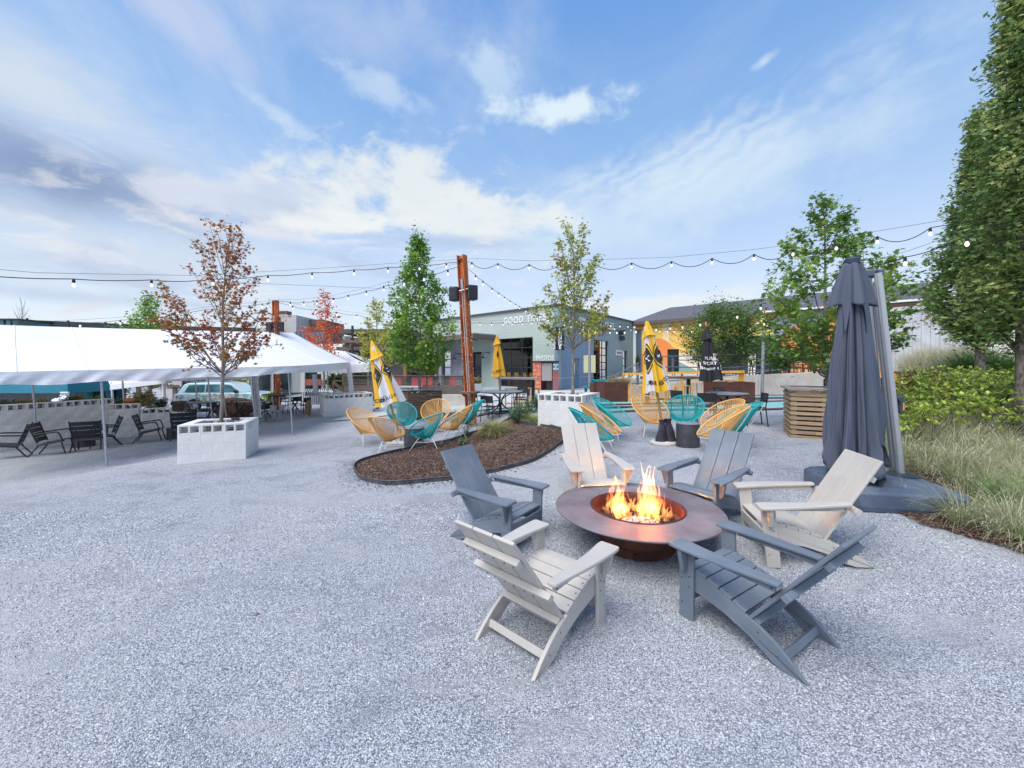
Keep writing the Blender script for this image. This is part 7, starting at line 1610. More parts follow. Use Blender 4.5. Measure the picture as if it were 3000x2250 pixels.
# plants in the bed
p = G(1447, 1280); tuft('grass_tuft', 'round olive grass mound in the mulch bed', 'grass tuft', (p.x, p.y, p.z+.03), 2200, .56, .13, leafm('olive_mound_blades', [(0, (.10, .11, .04)), (.5, (.22, .22, .09)), (1, (.44, .38, .20))], .25), 51, .007, 1.9, (38, 88))
p = G(1563, 1240); tuft('grass_tuft', 'low light green grass tuft between the grey shrub and white planter', 'grass tuft', (p.x, p.y, p.z+.03), 1100, .46, .1, leafm('light_green_blades', [(0, (.10, .17, .04)), (1, (.35, .38, .16))]), 52, .006, 2.0, (20, 80))
gry_l = leafm('grey_green_leaves', [(0, (.05, .09, .045)), (.6, (.11, .17, .09)), (1, (.20, .27, .15))], .2)
def bush(name, label, loc, h, r_, n, ls, m, seed, nst=18, tm=DIAM):
    rng = np.random.default_rng(seed); t = thing(name, label, 'shrub', loc); bm = MB(); tips = []
    for k in range(nst):
        a = rng.uniform(0, 6.28); rr_ = r_*math.sqrt(rng.uniform(0, 1)); tp_ = np.array([math.cos(a)*rr_, math.sin(a)*rr_, h*rng.uniform(.55, 1.05)*(1-.3*(rr_/r_)**2)]); mid = tp_*np.array([.55, .55, .5])+rng.normal(0, .02, 3); bm.tube([(0, 0, 0), tuple(mid), tuple(tp_)], 1, 3, rs=[.006, .004, .002], caps=False); tips.append((mid*.6, tp_))
    bm.build('stems', stem_m, t)
    T0 = np.array([a for a, _ in tips]); T1 = np.array([a for _, a in tips]); idx = rng.integers(0, len(tips), n); q = rng.uniform(0, 1.05, n)[:, None]; pos = T0[idx]*(1-q)+T1[idx]*q+rng.normal(0, .035*max(1, r_/.3), (n, 3)); pos[:, 2] = np.maximum(pos[:, 2], .01)
    V, Fc = leaves_np(pos, ls, tm, rng, 1.0); o = link('foliage', np_mesh('foliage', V, Fc, m, rng.uniform(0, 1, n)), t); o['kind'] = 'stuff'; return t
for px, py, h_, r_, lab in ((1515, 1245, .55, .26, 'grey green leafy shrub right of the grass mound'), (1540, 1228, .72, .30, 'taller grey green shrub in front of the table chairs'), (1570, 1205, .62, .25, 'grey green shrub against the left side of the white planter')):
    p = G(px, py); bush('leafy_shrub', lab, (p.x, p.y, p.z+.02), h_, r_, 1500, .05, gry_l, int(px))
for px, py, h_, lab in ((1366, 1285, .42, 'thin leafy sapling at the upper edge of the mulch bed'), (1355, 1310, .22, 'tiny seedling below the thin sapling in the mulch'), (1332, 1235, .35, 'sparse sapling left of the steel post foot'), (1380, 1255, .3, 'weedy sprig at the foot of the rusty steel post')):
    p = G(px, py); bush('sapling', lab, (p.x, p.y, p.z+.02), h_, .09, 160, .045, gry_l, int(px)+int(py), 5)
# planting in the corten boxes and along the block wall, background bushes
olive_l = leafm('dry_olive_leaves', [(0, (.14, .13, .05)), (.5, (.24, .2, .09)), (1, (.36, .28, .14))])
aut_l = leafm('autumn_bush_leaves', [(0, (.10, .12, .03)), (.5, (.26, .2, .05)), (.8, (.35, .16, .05)), (1, (.3, .06, .04))])
bg_l = leafm('deep_hedge_leaves', [(0, (.02, .04, .015)), (.6, (.05, .09, .03)), (1, (.12, .16, .05))])
def bgbush(lab, px, py_top, py_bot, D_, wpx, m, n, seed, ls=.12, z0=None):
    X_ = (px-CX)*D_/F; zb__ = zpx(py_bot, D_); bush('bush', lab, (X_, D_, zb__), zpx(py_top, D_)-zb__, wpx*D_/F/2, n, ls, m, seed, 26)
for i_, (px, D_) in enumerate(((1795, 14.9), (1815, 14.8), (1834, 14.9))):
    p = W(px, 1124, D_); tuft('dry_grass', ('dry trailing grass at the %s of the tall corten planter' % ('left', 'middle', 'right')[i_]), 'grass tuft', tuple(p), 260, .55, .1, leafm('dry_planter_grass', [(0, (.12, .12, .05)), (.6, (.26, .2, .1)), (1, (.40, .27, .16))]), 61+i_, .008, 2.4, (20, 86))
p = W(2140, 1124, 15.2); tuft('dry_grass', 'small dry clump in the wide corten planter', 'grass tuft', tuple(p), 160, .22, .08, grass_g, 66, .008, 2.0, (20, 80))
bgbush('bright lime bush behind the table at the second steel post', 797, 1146, 1180, 21, 34, leafm('lime_bush_leaves', [(0, (.2, .34, .04)), (1, (.42, .55, .10))]), 1500, 71, .1)
bgbush('autumn coloured bushes beyond the block wall left of the canopy leg', 262, 1105, 1160, 24, 120, aut_l, 2600, 72, .2); bgbush('dark green bushes beyond the block wall behind the black umbrella', 222, 1110, 1165, 25, 60, bg_l, 1500, 73, .2)
bgbush('olive bush beyond the block wall near the canopy legs', 340, 1125, 1185, 21, 60, bg_l, 1300, 74, .15); bgbush('tan grassy bush beyond the pumpkin', 425, 1150, 1190, 18, 80, olive_l, 2400, 75, .12)
bgbush('dark hedge seen under the small tent, left part', 985, 1088, 1145, 25, 60, bg_l, 2200, 76, .18); bgbush('dark hedge seen under the small tent, right part', 1045, 1082, 1145, 25.5, 90, bg_l, 2600, 77, .18)
bgbush('dark spreading juniper on the lowest step of the block wall', 478, 1163, 1196, 14.9, 58, leafm('juniper_leaves', [(0, (.015, .04, .03)), (1, (.05, .10, .07))]), 1500, 78, .05)
bgbush('russet plant behind the bushy green maple trunk', 1258, 1070, 1104, 21, 40, aut_l, 700, 79, .2); bgbush('dry orange plant in the pale planter right of the steel post', 1397, 1103, 1124, 20, 26, olive_l, 700, 80, .12)
for i_, (px, pyt, D_, m_) in enumerate(((12, 1165, 12, bg_l), (70, 1168, 12.4, aut_l), (122, 1164, 12.7, olive_l), (196, 1156, 13.2, bg_l), (225, 1150, 13.5, aut_l), (285, 1160, 13.9, grn_l), (345, 1163, 14.2, gry_l), (450, 1182, 14.6, gry_l))):
    zt__ = .70 if px < 318 else (.5 if px < 410 else .3)
    X_ = (px-CX)*D_/F; bush('wall_plant', 'small plant growing in the hollow top blocks, number %d from the left' % (i_+1) if False else ['dark green', 'reddish', 'dry tan', 'broad dark green', 'yellowing', 'fresh green', 'grey green', 'small grey green'][i_]+' plant on top of the block wall '+['at the left edge', 'right of the left edge', 'above the leaning lounge chairs', 'behind the first tent leg', 'left of the front tent leg', 'right of the front tent leg', 'left of the pumpkin', 'on its lowest step'][i_], (X_, D_, zt__), zpx(pyt, D_)-zt__, .28, 420, .06, m_, 90+i_, 14)
# climbing vine at the end of the teal wall
bgbush('thin climbing vine on the right end of the teal wall', 1868, 1035, 1090, 35.5, 14, bg_l, 500, 99, .18)
# fallen leaves on the gravel
for i_, (px, py, c_) in enumerate(((1945, 1853, (.42, .25, .12)), (752, 1803, (.3, .08, .09)), (2737, 1512, (.40, .14, .05)), (485, 1448, (.32, .10, .10)), (1395, 1790, (.3, .2, .12)), (2220, 1585, (.38, .30, .14)), (905, 1308, (.2, .07, .07)), (2353, 1467, (.35, .13, .05)))):
    p = G(px, py); V, Fc = leaves_np(np.array([[0, 0, .012]]), .038, MAPLE if i_ else OBOV, np.random.default_rng(i_), .25, .35)
    o = link('fallen_leaf', np_mesh('fallen_leaf', V, Fc, mat('fallen_leaf_%d' % i_, c_, .7)), loc=(p.x, p.y, p.z)); tag(o, ('tan', 'dull red', 'orange brown', 'dark red', 'brown', 'yellowish', 'purple brown', 'small orange')[i_]+' fallen leaf on the gravel '+('between the two foreground chairs', 'in the left foreground', 'in front of the umbrella base', 'near the left tent leg', 'by the sand coloured chair legs', 'near the cream chair front leg', 'beyond the red maple planter', 'behind the cream chair')[i_], 'leaf', 'fallen leaves')
# ------------------------------------------------------------------ rusty steel posts
def ibeam(parent, p0, p1, w, d_, tw=.012, tf=.018, face=0.0):
    a, c_ = Vector(p0), Vector(p1); ax = (c_-a).normalized(); sx = Vector((math.cos(face), math.sin(face), 0)); sx = (sx-ax*sx.dot(ax)).normalized(); sy = ax.cross(sx)
    off = sy*(d_/2-tf/2)
    MB().bar(a+off, c_+off, w, tf, up=sy).build('flange', rust, parent); MB().bar(a-off, c_-off, w, tf, up=sy).build('flange', rust, parent)
    MB().bar(a, c_, tw, d_-2*tf-.002, up=sy).build('web', rust, parent); return sx, sy, ax
fairy_wire = mat('fairy_light_wire', (.03, .028, .025), .6)
bulb_m = emis('warm_bulb_glow', (1.0, .95, .88), .75); tiny_m = emis('fairy_light_glow', (1.0, .90, .76), .9)
def post(name, label, foot, top, w, seed, shelf_z, spk):
    t = thing(name, label, 'post'); sx, sy, ax = ibeam(t, foot, top, w, w*1.02, face=R(62)); F0, T0 = Vector(foot), Vector(top); L = (T0-F0).length
    rr_ = random.Random(seed); at_ = lambda h_, u, v: F0+ax*h_+sx*u+sy*v
    # conduits in the channel that faces the yard
    front = -sx if (-sx).y < 0 else sx
    for u in (-.035, .03): MB().tube([F0+ax*.3+front*.05+sy*u, F0+ax*(L*.82)+front*.05+sy*u], .014, 8).build('conduit', conduit, t)
    MB().bar(F0+ax*(L*.80)+front*.06, F0+ax*(L*.86)+front*.06, .08, .07, up=front).build('junction_box', galv, t)
    for v_ in (-.05, .06):
        p = F0+ax*(L-.13)+front*.05+sy*v_; MB().lathe([(.035, -.03), (.045, .0), (.03, .03)], 14).build('insulator', black_metal, t, loc=tuple(p), rot=(R(80), 0, 0))
    pts = []; h0, h1 = .5 if shelf_z is None else shelf_z+.1, L*.72
    for i in range(260):
        f = i/259; a = f*2*math.pi*13+.6*math.sin(i*.9); rr2 = w*.68+rr_.uniform(0, .02); pts.append(F0+ax*(h0+(h1-h0)*f+rr_.uniform(-.03, .03))+sx*math.cos(a)*rr2+sy*math.sin(a)*rr2)
    MB().tube(pts, .004, 3, caps=False).build('fairy_wire', fairy_wire, t)
    b = MB()
    for i, p in enumerate(pts):
        if i % 2 == 0: q = p+Vector((rr_.uniform(-.03, .03), rr_.uniform(-.03, .03), rr_.uniform(-.03, .03))); b.ball(tuple(q), .0065, 5, 3)
    o = b.build('fairy_bulbs', tiny_m, t); o['kind'] = 'stuff'
    return t, sx, sy, ax, F0, L, front
f1, t1 = W(1382, 1252, 12.0), W(1353, 748, 12.0)
pt, sx, sy, ax, F0, L, front = post('steel_post', 'tall rusty orange steel post wrapped in fairy lights with two black speakers', tuple(f1), tuple(t1), .225, 1, 1.15, True)
# octagonal shelf round it
b = MB(); c_ = F0+ax*1.06
b.lathe([(.31, -.025), (.31, .025), (.17, .025), (.17, -.025), (.31, -.025)], 8, tuple(c_), cap=False); b.build('shelf', wood_grey, pt)
for k in range(4): a = R(45+90*k); MB().bar(c_+Vector((math.cos(a)*.17, math.sin(a)*.17, -.12)), c_+Vector((math.cos(a)*.29, math.sin(a)*.29, -.035)), .04, .04).build('shelf_bracket', wood_dark, pt)
def speaker(label, c_, heading, s_=1.0):
    t = thing('speaker', label, 'speaker', tuple(c_), R(heading)); b = MB(); prof = []
    o_ = [(-.12, -.13), (-.14, -.10), (-.14, .10), (-.12, .13), (.10, .15), (.135, .13), (.135, -.13), (.10, -.15)]
    b.prism(o_, lambda a, e, t_: (e*s_, -a*s_, t_), -.21*s_, .21*s_); b.build('cabinet', mat('speaker_shell', (.03, .034, .042), .5), t, bevel=.03)
    MB().box((0, -.137*s_, 0), (.24*s_, .006, .36*s_)).build('grille', mat('speaker_grille', (.02, .023, .03), .7, bump=.5, bscale=300), t, bevel=.01); MB().bar((0, .12*s_, 0), (0, .24*s_, 0), .05, .08).build('bracket', black_metal, t)
speaker('black speaker on the left side of the tall rusty post', W(1333, 862, 12.0), -28+0, 1.0); speaker('black speaker on the right side of the tall rusty post', W(1382, 858, 12.0), 25, 1.05)
MB().tube([W(1345, 853, 11.9), W(1374, 845, 11.9)], .018, 6).build('speaker_strap', galv, pt)
f2, t2 = W(813, 1201, 17.6), W(807, 880, 17.6)
pt2, sx, sy, ax, F2, L2, front2 = post('steel_post', 'rusty orange steel post rising behind the white tent with two dark speakers', tuple(f2), tuple(t2), .20, 2, None, True)
speaker('dark speaker on the left of the second rusty post', W(793, 958, 17.6), -28, 1.0); speaker('dark speaker on the right of the second rusty post', W(822, 957, 17.6), 25, 1.0)
# bar shelf, boxes and pipes at its foot (seen under the tent)
ht = thing('bar_table', 'weathered wood bar top fixed round the second rusty post', 'bar table'); c_ = W(812, 1155, 17.3); MB().box(tuple(c_), (.85, .85, .05)).build('top', wood_grey, ht); MB().box(tuple(c_+Vector((0, 0, -.08))), (.5, .5, .09)).build('support', wood_dark, ht)
c_ = W(850, 1153, 18.6); MB().box(tuple(c_), (.7, .7, .05)).build('top', wood_grey, ht)
eb = thing('electrical_box', 'grey electrical box on pipes left of the second rusty post', 'electrical box'); c_ = W(801, 1196, 16.9); MB().box(tuple(c_), (.24, .12, .26)).build('box', galv, eb, bevel=.01); MB().tube([W(803, 1205, 16.9), W(805, 1228, 16.9)], .03, 6).build('pipe', galv, eb); MB().tube([W(797, 1160, 16.9), W(801, 1190, 16.9)], .02, 6).build('pipe', galv, eb)
eb = thing('electrical_box', 'grey electrical box on pipes right of the second rusty post', 'electrical box'); c_ = W(826, 1194, 16.9); MB().box(tuple(c_), (.14, .12, .24)).build('box', galv, eb, bevel=.01); MB().tube([W(818, 1163, 16.9), W(819, 1228, 16.9)], .02, 6).build('pipe', galv, eb); MB().tube([W(824, 1203, 16.9), W(823, 1228, 16.9)], .02, 6).build('pipe', galv, eb)

# ------------------------------------------------------------------ lamp posts
def lamp_post(label, px_b, py_b, px_t, py_t, D_, ang, sign=True):
    foot = W(px_b, py_b, D_); top = W(px_t, py_t, D_); t = thing('lamp_post', label, 'lamp post', tuple(foot)); T_ = top-foot; up = T_.normalized()
    MB().tube([(0, 0, 0), T_*.82], .055, 12).build('pole', galv, t, smooth=40); MB().tube([T_*.80, T_*.97], .075, 8).build('head_bracket', pale_yellow, t); MB().lathe([(.22, 0), (.20, .04), (.09, .13), (.06, .15)], 16).build('foot', galv, t)
    for s_ in (-1, 1):
        d_ = Vector((math.cos(R(ang)), math.sin(R(ang)), 0))*s_; c_ = T_*.90
        MB().tube(smooth_poly([c_, c_+d_*.05+up*.35, c_+d_*.16+up*.46, c_+d_*.28+up*.36, c_+d_*.30+up*.12], 14), .022, 6).build('arm', pale_yellow, t, smooth=True)
        q = c_+d_*.30; MB().lathe([(.05, .14), (.07, .08), (.24, .0), (.245, -.015), (.06, .05)], 20, tuple(q), cap=False).build('lamp_shade', pale_yellow, t, smooth=True)
        MB().ball(tuple(q+Vector((0, 0, -.08))), .075, 12, 8, sq=(1, 1, 1.5)).build('globe', emis('lamp_globe_glow_%d' % int(ang*s_), (1, .82, .6), 1.6) if s_ < 0 else mat('frosted_globe', (.6, .62, .6), .2), t, smooth=True)
    if sign:
        for s_ in (-1, 1): MB().box(tuple(T_*.44+Vector((s_*.17, -.02, 0))), (.22, .03, .82)).build('sign_panel', mat('cream_sign_panel', (.66, .62, .36), .6), t)
lamp_post('double headed yellow shaded lamp post with cream panels by the blue door', 1727, 1150, 1727, 960, 19.0, 8)
lamp_post('grey lamp post with yellow heads in front of the mural building', 2232, 1182, 2238, 920, 15.4, 72, False)

# ------------------------------------------------------------------ string lights
wire_m = mat('black_festoon_cable', (.012, .012, .014), .6)
def string(label, pts, bulbs, sag=.0, wire2=True, scale=1.0, drop=.06):
    """pts: (px,py,D) the cable passes; bulbs: pixel columns where a bulb hangs"""
    P = [W(*p) for p in pts]; t = thing('string_light', label, 'string lights'); C_ = smooth_poly(P, 160)
    pxs = [CX+F*p.x/p.y for p in C_]; out = []; bpos = []
    for b_ in bulbs:
        i = min(range(len(C_)), key=lambda k: abs(pxs[k]-b_)); bpos.append(i)
    for i, p in enumerate(C_):
        d_ = 0
        if bpos:
            lo = max([b_ for b_ in bpos if b_ <= i], default=None); hi = min([b_ for b_ in bpos if b_ > i], default=None)
            if lo is not None and hi is not None: f = (i-lo)/(hi-lo); d_ = sag*4*f*(1-f)
        out.append(p-Vector((0, 0, d_)))
    MB().tube(out, .008, 4, caps=False).build('cable', wire_m, t)
    if wire2: MB().tube([P[0]+Vector((0, 0, .12)), *[p+Vector((0, 0, .10)) for p in P[1:-1]], P[-1]+Vector((0, 0, .08))], .004, 3, caps=False).build('messenger_wire', wire_m, t)
    for i in bpos:
        p = out[i]; MB().lathe([(.012, 0), (.022*scale, -.02), (.024*scale, -.075*scale), (.0, -.075*scale)], 8, tuple(p), cap=False).build('socket', mat('socket_rubber', (.012, .012, .014), .5), t)
        MB().lathe([(.013*scale, -.073*scale), (.027*scale, -.105*scale), (.027*scale, -.122*scale), (.016*scale, -.147*scale), (.002, -.152*scale)], 10, tuple(p), cap=False).build('bulb', bulb_m, t, smooth=True)
string('string lights crossing the sky from the left edge to the tall rusty post', [(-60, 807, 6.2), (110, 816, 6.9), (350, 818, 8.0), (560, 820, 9.0), (800, 806, 10), (1040, 790, 10.9), (1230, 776, 11.6), (1347, 768, 12)], [220, 441, 627, 783, 918, 1038, 1138, 1230, 1309], .03)
string('string lights swagged from the tall rusty post towards the oaks on the right', [(1372, 768, 12), (1550, 774, 11.5), (1740, 772, 10.8), (1967, 765, 10), (2209, 744, 9.0), (2450, 712, 8.2), (2570, 692, 7.8), (2800, 655, 7.2), (3060, 610, 6.5)], [1383, 1462, 1548, 1640, 1743, 1850, 1967, 2088, 2209, 2326, 2447, 2568, 2720], .17)
string('string lights dropping from the tall rusty post to the corner of the teal building', [(1372, 788, 12), (1415, 823, 13.5), (1462, 858, 16), (1510, 890, 20), (1575, 925, 25.8)], [1393, 1415, 1441, 1461, 1478, 1495, 1510, 1523, 1540, 1556], .02, False, 1.05)
string('string lights between the two rusty posts', [(1345, 782, 12), (1180, 822, 13.2), (1080, 850, 14.5), (970, 874, 15.8), (880, 884, 16.7), (815, 883, 17.5)], [1310, 1245, 1185, 1125, 1072, 1022, 975, 927, 890, 851], .05, True, 1.2)
string('string lights from the second rusty post towards the teal building', [(812, 885, 17.5), (857, 896, 18), (925, 906, 19), (1045, 922, 20), (1100, 930, 21), (1200, 940, 23), (1330, 943, 24), (1440, 945, 24), (1540, 943, 25), (1600, 935, 25.5), (1634, 925, 25.8)], [857, 925, 985, 1045, 1100, 1160, 1250, 1329, 1404, 1438, 1472, 1500, 1530, 1558, 1585, 1606, 1622], .06, True, 1.15)
string('string lights running left from the second rusty post behind the red maple', [(-20, 960, 13), (95, 952, 13.5), (233, 945, 14), (350, 938, 14.6), (480, 925, 15.4), (620, 905, 16.3), (740, 893, 17), (803, 885, 17.5)], [95, 233, 350, 600, 690, 769, 782], .03, True, 1.1)
string('upper string lights along the top of the blue wall', [(1634, 930, 25.8), (1700, 938, 24), (1760, 946, 23), (1863, 952, 22)], [1650, 1668, 1690, 1710, 1737, 1765, 1790, 1816, 1840, 1858], .08, False, 1.2)
string('lower string lights in front of the blue wall reaching towards the mural', [(1634, 940, 25.8), (1690, 956, 22), (1760, 965, 19), (1830, 966, 17), (1925, 957, 16), (2040, 944, 15), (2160, 918, 13), (2231, 890, 12), (2350, 850, 10.5), (2540, 782, 8.5), (2655, 752, 7.6), (2828, 694, 6.8), (3060, 630, 6)], [1655, 1672, 1692, 1709, 1737, 1762, 1785, 1807, 1833, 1861, 1924, 1961, 2002, 2049, 2162, 2231, 2341, 2460, 2651, 2828], .04, True, 1.15)
string('middle string lights fading across the yellow mural to the round tree', [(1634, 934, 25.8), (1720, 950, 24), (1820, 960, 23), (1990, 966, 22), (2100, 960, 21), (2300, 957, 20)], [1700, 1750, 1800, 1850, 1930, 1955, 1975, 2026, 2100, 2131, 2200], .05, True, 1.05)
for i_, (a, c_) in enumerate((((1345, 849, 12), (1260, 848, 13)), ((560, 822, 9.0), (1180, 848, 12.8)))):
    o = MB().tube([W(*a), W(*c_)], .004, 3).build('guy_wire', wire_m); tag(o, ('thin wire running left from the speakers on the tall rusty post', 'thin straight wire crossing the sky behind the red maple')[i_], 'wire')

# ------------------------------------------------------------------ painted estate car, boulder, pumpkin, truck
def car():
    D_ = 21.0; pf = W(775, 1200, D_); pr_ = W(505, 1200, D_-.6); x_ax = (Vector((pf.x, pf.y, 0))-Vector((pr_.x, pr_.y, 0))).normalized(); ang = math.atan2(x_ax.y, x_ax.x)
    zc = gz(-16, 21)+.05; t = thing('painted_car', 'pale blue estate car covered in doodles parked behind the tables under the tent', 'car', (pr_.x, pr_.y, zc), ang); Lc = 4.85
    paint = mat('pale_blue_car_paint', (.42, .62, .68), .3, coat=.5, col2=(.50, .68, .72), scale=2); glassc = mat('car_window_glass', (.03, .09, .11), .08, spec=.8, col2=(.10, .24, .27), scale=1.5); rub = mat('tyre_rubber', (.015, .015, .016), .8)
    lower = [(0.02, .42), (.0, .62), (.06, .86), (.25, .93), (3.25, .93), (3.60, .92), (4.55, .80), (4.80, .66), (4.85, .42), (4.60, .26), (4.45, .26), (4.35, .52), (4.1, .62), (3.85, .52), (3.75, .24), (1.35, .24), (1.25, .52), (1.0, .62), (.75, .52), (.65, .26), (.15, .28)]
    b = MB(); b.prism(lower, lambda a, e, t_: (a, t_, e), 0, 1.75); b.build('body', paint, t, bevel=.05)
    roof = [(.14, .925), (.42, 1.36), (.62, 1.44), (2.2, 1.46), (2.72, 1.40), (3.35, .925)]; b = MB(); b.prism(roof, lambda a, e, t_: (a, .10+(e-.93)*.18 if t_ == 0 else 1.65-(e-.93)*.18, e), 0, 1); b.build('cabin', paint, t, bevel=.04)
    for poly in ([(.50, .97), (.68, 1.33), (1.42, 1.35), (1.42, .97)], [(1.50, .97), (1.50, 1.35), (2.12, 1.36), (2.16, .97)], [(2.26, .97), (2.22, 1.36), (2.66, 1.32), (3.08, .97)]):
        b = MB(); b.prism(poly, lambda a, e, t_: (a, .082+(e-.93)*.18-t_, e), 0, .012); b.build('window', glassc, t)
    MB().add([(.10, .22, .96), (.10, 1.53, .96), (.38, 1.50, 1.33), (.38, .26, 1.33)], [(0, 1, 2, 3)]).build('rear_window', glassc, t).location = (-.035, 0, .02)
    for x_ in (1.0, 4.1):
        for y_ in (.02, 1.73): w_ = MB().lathe([(.20, -.09), (.31, -.09), (.32, 0), (.31, .09), (.20, .09)], 24, cap=False).build('tyre', rub, t, loc=(x_, y_, .31), rot=(R(90), 0, 0), smooth=40); MB().lathe([(.02, .06), (.19, .05), (.21, .08), (.21, -.05), (.02, -.05)], 16, cap=False).build('rim', galv, w_)
    MB().box((.02, .14, .70), (.06, .2, .26)).build('tail_light', mat('red_tail_lens', (.5, .02, .01), .2), t); MB().box((.02, .14, .86), (.06, .2, .07)).build('indicator', mat('orange_lens', (.7, .22, .02), .2), t)
    MB().box((-.03, .87, .40), (.16, 1.7, .16)).build('bumper', rub, t, bevel=.02)
    for y_ in (.3, 1.45): MB().tube(smooth_poly([(.7, y_, 1.45), (.78, y_, 1.50), (1.6, y_, 1.515), (2.1, y_, 1.50), (2.18, y_, 1.45)], 10), .015, 5).build('roof_rail', galv, t)
    MB().box((2.98, .0, 1.0), (.2, .12, .12)).build('mirror', rub, t, bevel=.02)
    cols = [(.03, .06, .12), (.02, .30, .32), (.65, .12, .25), (.75, .55, .08), (.05, .3, .12), (.7, .3, .3), (.85, .85, .85)]; rr_ = random.Random(3); ms = [mat('doodle_paint_%d' % i, c_, .5) for i, c_ in enumerate(cols)]
    for k in range(90):
        x_ = rr_.uniform(.15, 4.6); z_ = rr_.uniform(.34, .86 if x_ < 3.6 else .74); r_ = rr_.uniform(.03, .10)
        if math.hypot(x_-1.0, z_-.31) < .37 or math.hypot(x_-4.1, z_-.31) < .37: continue
        pts = [(x_+r_*math.cos(a)*(1+.25*math.sin(3*a+k)), -.008, z_+r_*math.sin(a)) for a in np.linspace(0, 6.283, 14)[:-1 if k % 3 else None]]
        o = MB().tube(pts, .011, 4, closed=bool(k % 3)).build('doodle', ms[k % 7], t)
    return t
car()
from mathutils import noise as mnoise
def rock(name, label, c_, size, m, seed, cat='boulder'):
    import bmesh
    bm = bmesh.new(); bmesh.ops.create_icosphere(bm, subdivisions=4, radius=1); 
    for v in bm.verts:
        q = v.co*1.3+Vector((seed, 0, 0)); d_ = mnoise.noise(q)*.35+mnoise.noise(q*2.7)*.14+mnoise.noise(q*7)*.04; v.co *= 1+d_; v.co = Vector((v.co.x*size[0], v.co.y*size[1], v.co.z*size[2]))
        v.co.x = round(v.co.x*2.2, 0)/2.2*.12+v.co.x*.88
    me_ = bpy.data.meshes.new(name); bm.to_mesh(me_); bm.free(); me_.materials.append(m); o = link(name, me_, loc=tuple(c_)); tag(o, label, cat); return o
rockm = mat('brown_sandstone', (.24, .13, .085), .9, col2=(.36, .22, .15), scale=2.2, bump=.7, bscale=14, dirt=(.14, .09, .07), dirt_amt=.6)
c_ = W(690, 1192, 18.6); rock('boulder', 'large brown boulder behind the black chairs under the tent', c_, (.85, .6, .48), rockm, 2.0)
c_ = W(903, 1196, 17.4); rock('boulder', 'tan boulder standing against the left side of the far white planter', c_, (.10, .25, .30), mat('tan_sandstone', (.38, .26, .17), .9, col2=(.28, .18, .12), scale=3, bump=.6, bscale=12), 7.0)
pk = thing('pumpkin', 'orange and green pumpkin sitting on the middle step of the block wall', 'pumpkin', tuple(W(378, 1181, 14.3))); b = MB(); b.grid(36, 12, lambda u, v: (lambda th, ph: ((.17*math.sin(ph)*(1-.10*abs(math.sin(5*th))))*math.cos(th), (.17*math.sin(ph)*(1-.10*abs(math.sin(5*th))))*math.sin(th), .09-.10*math.cos(ph)))(2*math.pi*u, .05+3.04*v), wrap=True)
b.build('shell', mat('pumpkin_skin', (.62, .16, .04), .5, col2=(.30, .26, .06), scale=5, lo=.5, hi=.7), pk, smooth=True); MB().tube([(0, 0, .18), (.02, 0, .22), (.05, 0, .24)], .015, 6).build('stem', bark_grey, pk)
ft = thing('food_truck', 'teal truck beyond the block wall at the far left with a dark window strip', 'truck'); tealt = mat('teal_truck_paint', (.02, .20, .28), .35, col2=(.03, .25, .33), scale=.5)
simple_box(ft, 'body', -150, 198, 1090, 1152, 17.5, 2.4, tealt); simple_box(ft, 'window', -150, 176, 1150.2, 1176, 17.6, 2.2, glass_dark); simple_box(ft, 'chassis', -150, 196, 1176.5, 1230, 17.7, 2, black_metal); simple_box(ft, 'windscreen_pillar', 176.4, 196, 1150.2, 1176, 17.7, 2, tealt)
cc = thing('white_cart', 'white rounded cart top with a small sign behind the block wall', 'cart'); c_ = W(188, 1172, 15.5); MB().ball(tuple(c_), .33, 16, 10, sq=(1, 1, .35)).build('hood', letter_white, cc, smooth=True); simple_box(cc, 'sign', 175, 199, 1148, 1163, 15.5, .06, letter_white, None); text_part('sign_lettering', 'FOOD', .12, letter_black, cc, frame(W(187, 1155, 15.48), (1, 0, 0), (0, 0, 1)))
sc_ = thing('pallet_crate', 'small brown slatted crate left of the painted car', 'crate')
for k in range(6): simple_box(sc_, 'slat', 503, 529, 1176+k*5, 1180+k*5, 15.6, .3, wood_dark)
simple_box(sc_, 'back_board', 504, 528, 1176, 1206, 15.95, .05, wood_beam)
fn = thing('post_rail_fence', 'weathered rail fence beyond the block wall seen under the tent', 'fence'); simple_box(fn, 'rail', 200, 520, 1128, 1134, 22.5, .12, wood_grey)
for px in (295, 398, 505): simple_box(fn, 'post', px, px+9, 1128, 1190, 22.6, .16, wood_grey)
# wire box planter left of steel post door, small pale planter
simple_box(thing('pale_planter', 'pale grey metal planter box by the glass door right of the rusty post', 'planter'), 'box', 1384, 1412, 1124, 1148, 19.8, .5, mat('pale_zinc', (.42, .46, .48), .5, metal=.3))
# red bits of the low planter light, loose black object on the planter rim
o = MB().box((0, 0, 0), (.16, .1, .05), (0, .1, .4)).build('black_bag', black_metal, bevel=.02, loc=tuple(W(690, 1231, 8.9)+Vector((0, 0, .03)))); tag(o, 'small black object lying on the rim of the red maple planter', 'bag')
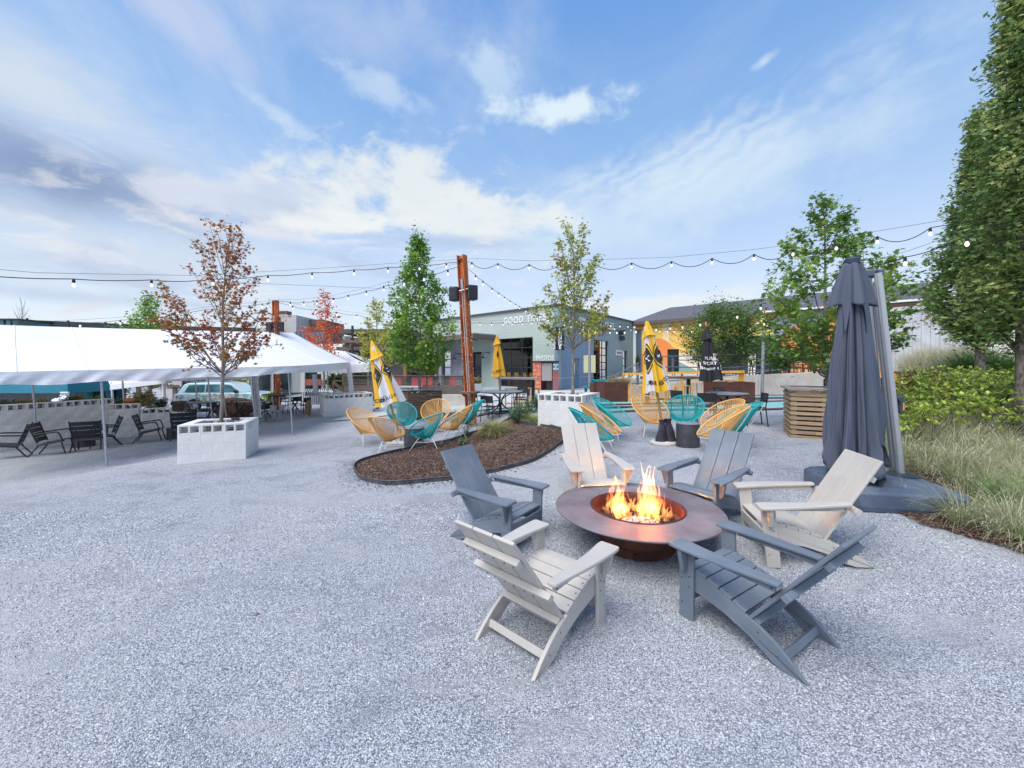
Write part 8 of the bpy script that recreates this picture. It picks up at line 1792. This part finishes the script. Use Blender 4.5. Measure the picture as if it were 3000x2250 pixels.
# ------------------------------------------------------------------ loose stones on the near gravel
def stones(n, seed):
    rng = np.random.default_rng(seed); y_ = 1.75+3.9*rng.uniform(0, 1, n)**1.25; x_ = y_*rng.uniform(-1.36, 1.36, n)
    Xg, Yg = x_.copy(), y_.copy(); z_ = gz_np(Xg, Yg)
    nm_ = np.exp(-((Xg/9)**2+((Yg-4)/8)**2)); z_ += (np.sin(Xg*1.9+np.sin(Yg*1.3)*1.2)*np.sin(Yg*2.4+Xg*.7)*.5+np.sin(Xg*4.7+1.3)*np.sin(Yg*5.1+np.sin(Xg*2.2))*.3)*.007*nm_
    dens = np.sin(Xg*1.7+np.sin(Yg*2.1)*1.5)+np.sin(Yg*2.9+Xg*1.1)+.8*np.sin(Xg*5.3-Yg*3.7); keep = dens+rng.normal(0, .9, n) > -.7
    keep &= ~((x_ > np.array([bedL(v) for v in y_])-.05)); x_, y_, z_ = x_[keep], y_[keep], z_[keep]; n = len(x_)
    s_ = rng.uniform(.0025, .0058, n)*(1+.25*(y_-2)); O = np.array([(1, 0, 0), (-.9, .2, 0), (0, 1, .1), (.1, -1, 0), (0, 0, .8), (.1, .1, -.7)])
    a = rng.uniform(0, 6.28, n); c_, d_ = np.cos(a), np.sin(a); J = rng.uniform(.6, 1.25, (n, 6, 1))*O[None]; X_ = J[..., 0]*c_[:, None]-J[..., 1]*d_[:, None]; Y_ = J[..., 0]*d_[:, None]+J[..., 1]*c_[:, None]
    V = np.stack([x_[:, None]+X_*s_[:, None], y_[:, None]+Y_*s_[:, None], z_[:, None]+.002+J[..., 2]*s_[:, None]], -1).reshape(-1, 3)
    fc = np.array([(0, 2, 4), (2, 1, 4), (1, 3, 4), (3, 0, 4)]); Fc = (np.arange(n)[:, None, None]*6+fc[None]).reshape(-1, 3)
    return np_mesh('gravel_stones', V, Fc, mat('loose_gravel_stone', (0, 0, 0), .85, ramp=[(0, srgb(88, 92, 104)), (.4, srgb(150, 155, 166)), (.8, srgb(206, 210, 217)), (1, srgb(238, 240, 244))], spec=.25), np.repeat(rng.uniform(0, 1, n), 4))
tag(link('gravel_stones', stones(150000, 77)), 'loose pale chips of crushed stone lying on the near ground', 'gravel', kind='stuff')
